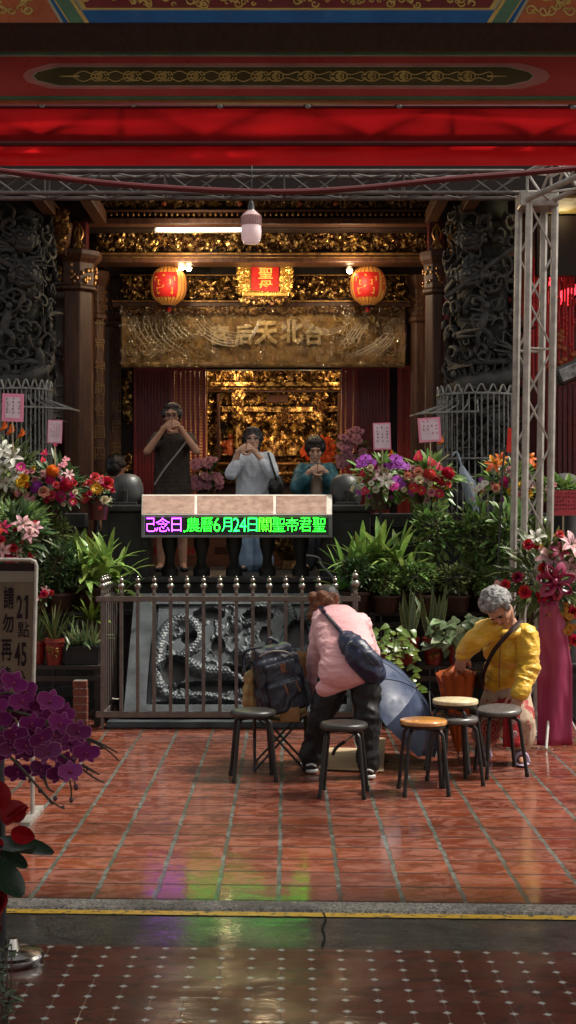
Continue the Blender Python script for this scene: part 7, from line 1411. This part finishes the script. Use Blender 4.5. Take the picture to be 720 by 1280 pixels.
D = 11.45; t, c = bouquet('pink rose and leafy mound on top behind the red notice board', 706, 612, D, [('rose', 'blush', 687, 612, 6), ('rose', 'pink', 692, 606, 4)], 'mid', (.22, .12, .08), 110, L=.12, W=.05); m = MB(); m.ball(P(706, 605, 11.75), (.14, .12, .09), 20, 12); 
tt = thing('stone_dome', 'grey rounded stone dome over the leafy mound past the truss', 'stone ornament', P(706, 612, 11.8)); m.build('dome', MT['stone'], tt); m = MB(); q = P(706, 612, 11.75); m.lathe([(.10, .02), (.09, -.1), (.11, -1.0), (.16, -q.z)], q, 16); m.build('post', MT['stonek'], tt)
# lilies low on the left beside the signboard
bouquet('pink lilies with red carnations just above the signboard', 22, 668, 10.6, [('lily', 'lilypink', 28, 655, 12), ('lily', 'lilypink', 36, 668, 11), ('lily', 'lilypink', 44, 660, 9), ('lily', 'lilypink', 4, 688, 11), ('lily', 'crimson', 4, 660, 10), ('rose', 'red', 17, 685, 6), ('rose', 'red', 36, 694, 5), ('rose', 'crimson', 12, 700, 6), ('lily', 'blush', 24, 692, 7), ('rose', 'crimson', 55, 742, 5), ('lily', 'lilypink', 56, 738, 6), ('rose', 'red', 2, 675, 6)], 'dark', (.20, .12, .20), 160)
# ------------------------------------------------------------------ signboard at the edge
D = 8.0; t = thing('signboard', 'weathered beige notice board with black characters in a rounded steel frame', 'sign', P(8, 860, D))
x0, x1, y0, y1 = -52, 45.5, 699, 905; fr = [P(x0, y1, D), P(x0, y0+7, D), P(x0+2, y0+2, D), P(x0+7, y0, D), P(x1-7, y0+1, D), P(x1-2, y0+3, D), P(x1, y0+8, D), P(x1-5, y1, D)]
m = MB(); m.tube([q for q in fr[:4]]+[q for q in fr[4:]], .011, 10); m.build('frame', MT['alu'], t)
m = MB(); m.tube([P(x0+4, y1, D+.01), P(x0+4, y0+8, D+.01)], .007, 8); m.tube([P(x1-3.5, y0+6, D+.01), P(x1-8.5, y1, D+.01)], .006, 8); m.build('inner_frame', MT['alu'], t)
MT['board'] = pm('weathered beige board', (.165, .125, .085), .6, c2=(.115, .085, .056), sc=4, bump=.1); MT['boardt'] = pm('paler paper strip', (.21, .185, .145), .6, c2=(.17, .15, .115))
def brd(name, mt, pts, o): vs = [P(a, b, D-o) for a, b in pts]; m = MB(); m.add(vs+[v_+V((0, .012, 0)) for v_ in vs], [(0, 1, 2, 3), (7, 6, 5, 4), (0, 4, 5, 1), (1, 5, 6, 2), (2, 6, 7, 3), (3, 7, 4, 0)]); return m.build(name, mt, t, smooth=False)
brd('board', MT['board'], [(-50, 903), (36.5, 903), (44, 714), (-50, 714)], .0); brd('paper_strip', MT['boardt'], [(-50, 727), (43.2, 727.5), (43.6, 714.5), (-50, 713)], .004)
brd('dark_header', MT['beamk'], [(-50, 713.5), (43, 714), (43.5, 704), (-48, 703)], -.003)
m = MB()
for ch, a, b, c_, d in (('2', 20.5, 744, 28, 773), ('點', 22, 777, 36.5, 797), ('4', 18, 803, 25.5, 832), ('5', 26.5, 803, 33, 833), ('分', 18.5, 838, 32, 862)): px_letter(m, ch, a, b, c_, d, D-.006, .022 if ch.isdigit() else .006)
for ch, a, b, c_, d in (('請', 4.5, 733, 17.5, 761), ('勿', 3, 767, 17, 791), ('再', 1.5, 799, 15, 826), ('燒', .5, 833, 14, 858)): px_letter(m, ch, a, b, c_, d, D-.006, .022)
m.add([P(a_, b_, D-.006) for a_, b_ in ((31.6, 774), (34.8, 774), (35.4, 744), (32.6, 744))]+[P(a_, b_, D-.006) for a_, b_ in ((32.5, 744), (32.4, 749), (29.6, 752), (29.7, 748.5))], [(0, 1, 2, 3), (4, 5, 6, 7)]); m.build('lettering', MT['ink'], t, smooth=False)
for x_ in (x0, x1-5): m = MB(); m.tube([P(x_, y1-2, D), V((X(x_, D), D, .02))], .012, 8); lg = m.build('leg', MT['alu'], t); m = MB(); m.box((X(x_, D), D, .012), (.05, .45, .024)); m.build('foot', MT['alu'], lg, smooth=False)
# ------------------------------------------------------------------ orchid stand in the near corner
D = 5.15; st = V((X(2, 5.42), 5.42, 0)); ot = thing('orchid_stand', 'dark purple orchid sprays with red ribbon on a steel based stand in the near corner', 'orchid stand', st)
m = MB(); m.lathe([(.112, 0), (.116, .006), (.116, .028), (.108, .038), (.06, .046), (.024, .052), (.016, .09), (.0, .09)], st+V((.04, .02, 0)), 48); m.build('base', MT['steel'], ot)
m = MB(); m.tube([st+V((.0, .02, .05)), st+V((-.012, .02, 1.05))], .016, 10); m.build('pole', MT['stand'], ot)
FMp = [('plum', .5), ('purple', .5)]
bl = [(4, 851), (18, 853), (33, 863), (51, 880), (63, 877), (9, 878), (28, 891), (64, 891), (80, 891), (5, 900), (40, 904), (52, 918), (67, 920), (20, 918), (13, 935), (29, 940), (89, 929), (108, 941), (51, 962), (80, 951), (88, 965), (0, 925), (42, 930), (-8, 870), (60, 940), (74, 966), (22, 965), (-6, 945), (72, 905), (98, 915), (36, 878)]
bl += [(U(-4, 44), U(850, 960)) for _ in range(5)]+[(U(40, 96), U(890, 960)) for _ in range(3)]
for i, (x, y) in enumerate(bl):
    p = P(x, y, D+U(-.12, .12)); f = V((U(-.1, .7), -1, U(-.5, .25))); col = 'purple' if (y < 905 and i % 3) or i in (16, 17, 19, 20) else 'plum'; zz = f.normalized(); xx = V((0, 0, 1)).cross(zz).normalized(); yy = zz.cross(xx)
    o = put('orchid', flower_mesh('orchid', col), ot, p, None, U(13.5, 17)*D/F); o.rotation_euler = (Matrix((xx, yy, zz)).transposed() @ Matrix.Rotation(U(-.5, .5), 3, 'Z')).to_euler()
stm = [[(-30, 900), (0, 868), (22, 869), (41, 877)], [(-20, 880), (40, 895), (73, 909), (110, 925), (132, 936), (149, 951)], [(-10, 905), (55, 933), (95, 956), (116, 971), (131, 979)], [(-10, 925), (20, 953), (48, 984), (66, 1003), (81, 1011)], [(66, 909), (118, 926), (147, 941)], [(102, 956), (124, 968)], [(55, 970), (60, 985), (68, 990)], [(50, 986), (66, 1006)]]
MT['ostem'] = pm('dark orchid stem', (.035, .022, .022), .45, c2=(.05, .045, .02)); MT['obud'] = pm('purple orchid bud', (.10, .012, .05), .4, c2=(.06, .03, .03))
for s in stm: m = MB(); sp = spline([P(x, y, D-.03+.0*i) for i, (x, y) in enumerate(s)], 6); m.tube(sp, [.0062-.004*i/len(sp) for i in range(len(sp))], 7); m.build('stem', MT['ostem'], ot)
for x, y, r in ((107, 915, 4.5), (92, 948, 5), (95, 984, 4), (89, 1000, 3.5), (50, 988, 3.5), (69, 998, 3.5), (112, 929, 2.5), (127, 934, 3), (79, 1009, 2.5), (109, 961, 2.4), (37, 976, 2.5)): m = MB(); m.ball(P(x, y, D-.02), (r*D/F*.8, r*D/F*.8, r*D/F), 10, 8); m.build('bud', MT['obud'], ot)
m = MB(); [m.tube(spline([P(a, b, D-.02), P((a+c_)/2+1, (b+d)/2, D-.02), P(c_, d, D-.02)], 3), .003, 5) for a, b, c_, d in ((86, 962, 95, 984), (87, 975, 89, 1000))]; m.build('bud_stalk_stem', MT['ostem'], ot)
FM['scarlet'] = pm('scarlet satin ribbon', (.25, .004, .008), .5, c2=(.13, .002, .005), sc=8, spec=.15)
m = MB()
for (x, y, a, L, W) in ((6, 1030, .9, .10, .11), (14, 1040, -.2, .085, .08), (2, 1012, 1.6, .10, .09), (4, 1052, 3.6, .09, .10), (10, 1022, .4, .07, .07)): m.blade(P(x, y, D-.12), (math.cos(a), -.15, math.sin(a)), (U(-.6, .6), -1, U(-.4, .7)), L, W*.8, U(.3, 1.1), .75, 7, lance)
m.build('ribbon_bow', FM['scarlet'], ot)
m = MB(); nx, nz = 8, 16; vs = [P(-14+U(-.3, .3)+(30-15*(j/nz)+4*math.sin(j*.8))*i/nx, 1060+105*j/nz, D-.02)+V((0, .02*math.sin(i*1.7+j*.5), 0)) for j in range(nz+1) for i in range(nx+1)]; m.add(vs, [(j*(nx+1)+i, (j+1)*(nx+1)+i, (j+1)*(nx+1)+i+1, j*(nx+1)+i+1) for j in range(nz) for i in range(nx)]); m.build('ribbon_tail', FM['scarlet'], ot)
LEAF['orch'] = pm('dark orchid leaf', (.016, .034, .016), .26, c2=(.010, .022, .011), sc=5)
m = MB(); wide = lambda t: math.sin(PI*min(1, t*.9+.08))**.55
m.blade(P(-14, 1053, D-.10), (1, -.35, .02), (.1, -.38, .92), .25, .10, .22, .18, 10, wide); m.blade(P(-16, 1062, D-.04), (1, -.5, -.12), (.1, -.55, .8), .17, .075, .4, .2, 10, wide); m.blade(P(-12, 1080, D-.12), (.85, -.3, -.6), (.5, -.75, .45), .16, .10, .3, .2, 10, wide); m.blade(P(-30, 1050, D), (-1, .2, .2), (0, -.3, 1), .2, .09, .4, .2, 8, wide)
m.build('foliage', LEAF['orch'], ot)
m = MB(); m.lathe([(.07, 0), (.10, .14), (.105, .15), (.09, .14), (0, .13)], P(-42, 1085, D+.12), 24); m.build('pot', MT['potb'], ot)
# pale weed in the bottom corner
p = P(2, 1262, 4.70); p.z = 0; t = thing('potted_weed', 'sparse pale leaved plant in the bottom corner below the steel stand base', 'plant', p); m = MB(); tw = MB()
for i in range(9):
    tp = p+V((U(-.06, .06), U(-.05, .05), U(.10, .30))); tw.tube(spline([p+V((U(-.02, .02), 0, 0)), (p+tp)/2+V((U(-.02, .02), 0, .02)), tp], 4), .0022, 5)
    for k in range(9): q = p.lerp(tp, U(.4, 1)); m.blade(q, (U(-1, 1), U(-1, .3), U(-.2, .6)), (U(-.3, .3), -.4, 1), U(.02, .04), .012, .4, .2, 3, lance)
LEAF['grey'] = pm('leaf grey green', (.14, .17, .115), .5, c2=(.075, .10, .06), isl=.3); m.build('foliage', LEAF['grey'], t); tw.build('stem', LEAF['twig'], t)
# folded grey umbrella hooked on the cage
t = thing('folded_umbrella', 'folded pale grey umbrella hooked on the iron cage', 'umbrella', P(588, 660, 13.0)); a, b, c_ = P(574, 572, 13.05), P(585, 600, 13.0), P(598, 668, 12.95); MT['umbg'] = pm('pale grey umbrella cloth', (.30, .36, .42), .5, c2=(.22, .27, .33), sc=9, st=(6, 6, 1), bump=.3)
m = MB(); m.tube([a.lerp(c_, .12), a.lerp(c_, .22), b.lerp(c_, .08), b.lerp(c_, .5), c_], [.016, .042, .058, .046, .020], 12); part('canopy', remesh(m, .007, 2, [(.008, (22, 22, 5))]), MT['umbg'], t); m = MB(); m.tube(spline([a.lerp(c_, .14), a, a+V((-.03, 0, .05)), a+V((-.06, 0, .02))], 5), .010, 8); m.build('handle', MT['umbg'], t)
m = MB(); m.tube([c_, c_+(c_-b).normalized()*.08], .006, 6); m.build('ferrule', MT['black'], t)
t = thing('thin_pole', 'thin black pole standing among the shrubs near the truss upright', 'pole', V((X(620, 11.7), 11.7, 0))); m = MB(); m.tube([V((X(618, 11.7), 11.7, 0)), P(622, 720, 11.7), P(628, 590, 11.75), P(631, 560, 11.75)], .009, 7); m.build('rod', MT['black'], t); m = MB(); m.tube([V((X(618, 11.7), 11.7, 0)), V((X(618, 11.7), 11.7, .02))], .11, 16); m.build('base', MT['black'], t)
# small red prayer lamp past the carved column
MT['redlamp'] = pm('glowing red lamp', (.6, .03, .03), .3, em=(1, .03, .05), es=2.2); t = thing('red_lamp', 'small glowing red lamp hanging beside the dragon column and wooden pillar', 'lamp', P(54, 440, 14.9)); m = MB(); m.ball(P(54, 440, 14.9), (.035, .03, .045), 10, 8); m.ball(P(58, 443, 14.9), (.02, .02, .03), 8, 6); m.build('bulb', MT['redlamp'], t); m = MB(); m.tube([P(54, 444, 14.9), P(56, 456, 14.9), P(57, 462, 14.9)], [.03, .06, .02], 8); m.build('holder', MT['goldd'], t); m = MB(); m.tube([P(54, 436, 14.9), P(54, 260, 14.9)], .004, 5); m.build('wire', MT['black'], t)
# red strands in the side hall
MT['strand'] = pm('self-lit red lacquer strand', (.26, .010, .012), .35, em=(1, .03, .03), es=.03); t = thing('strand_curtain', 'curtain of red hanging strands lit from behind in the side hall past the truss', 'curtain', P(705, 335, 14.6))  # faint red emission puts a glow into strands that are no lamps
m = MB()
for i in range(18): x = 662+i*4.6+U(-1.2, 1.2); y1 = 470+U(-14, 12); m.tube([P(x, 322, 14.6), P(x+U(-.5, .5), 400, 14.6), P(x, y1, 14.6)], [.010, .014, .010], 6); [m.ball(P(x, U(340, y1), 14.58), (.022, .022, .03), 7, 5) for _ in range(5)]
m.build('bead_chain', MT['strand'], t)
for i, (x, y, r) in enumerate(((707, 372, .085), (716, 362, .06), (690, 352, .05))): m = MB(); m.ball(P(x, y, 14.9), r, 12, 8); m.build('red_bulb', MT['redlamp'], t); lamp('red_light', P(x, y, 14.8), .6, (1, .08, .06), .08, t)
m = MB(); [m.ball(P(683+U(0, 36), 425+U(-12, 40), 14.5), .035, 8, 6) for _ in range(16)]; m.build('orange_pompom_print', MT['orn'], t)
lamp('side_hall_light', P(702, 262, 13.9), 5, (1, .80, .45), .2, tem)
t = thing('floodlight', 'black floodlight with a pale glass face past the truss upright', 'floodlight', P(711, 466, 12.6)); p = P(711, 466, 12.6); Mr = Matrix.Rotation(math.radians(-22), 3, 'Y'); m = MB(); m.box(p, (.24, .14, .17), Mr); m.build('housing', MT['black'], t, smooth=False, bevel=.03); m = MB(); m.box(p+V((0, -.072, 0)), (.18, .01, .11), Mr); MT['glass'] = pm('grey lamp glass', (.35, .36, .36), .12, c2=(.12, .12, .12), sc=18); m.build('glass_face', MT['glass'], t, smooth=False, bevel=.004); m = MB(); m.tube([p+V((0, .05, .05)), p+V((.25, .1, .32)), p+V((.6, .1, .5))], .014, 7); m.build('arm', MT['black'], t)
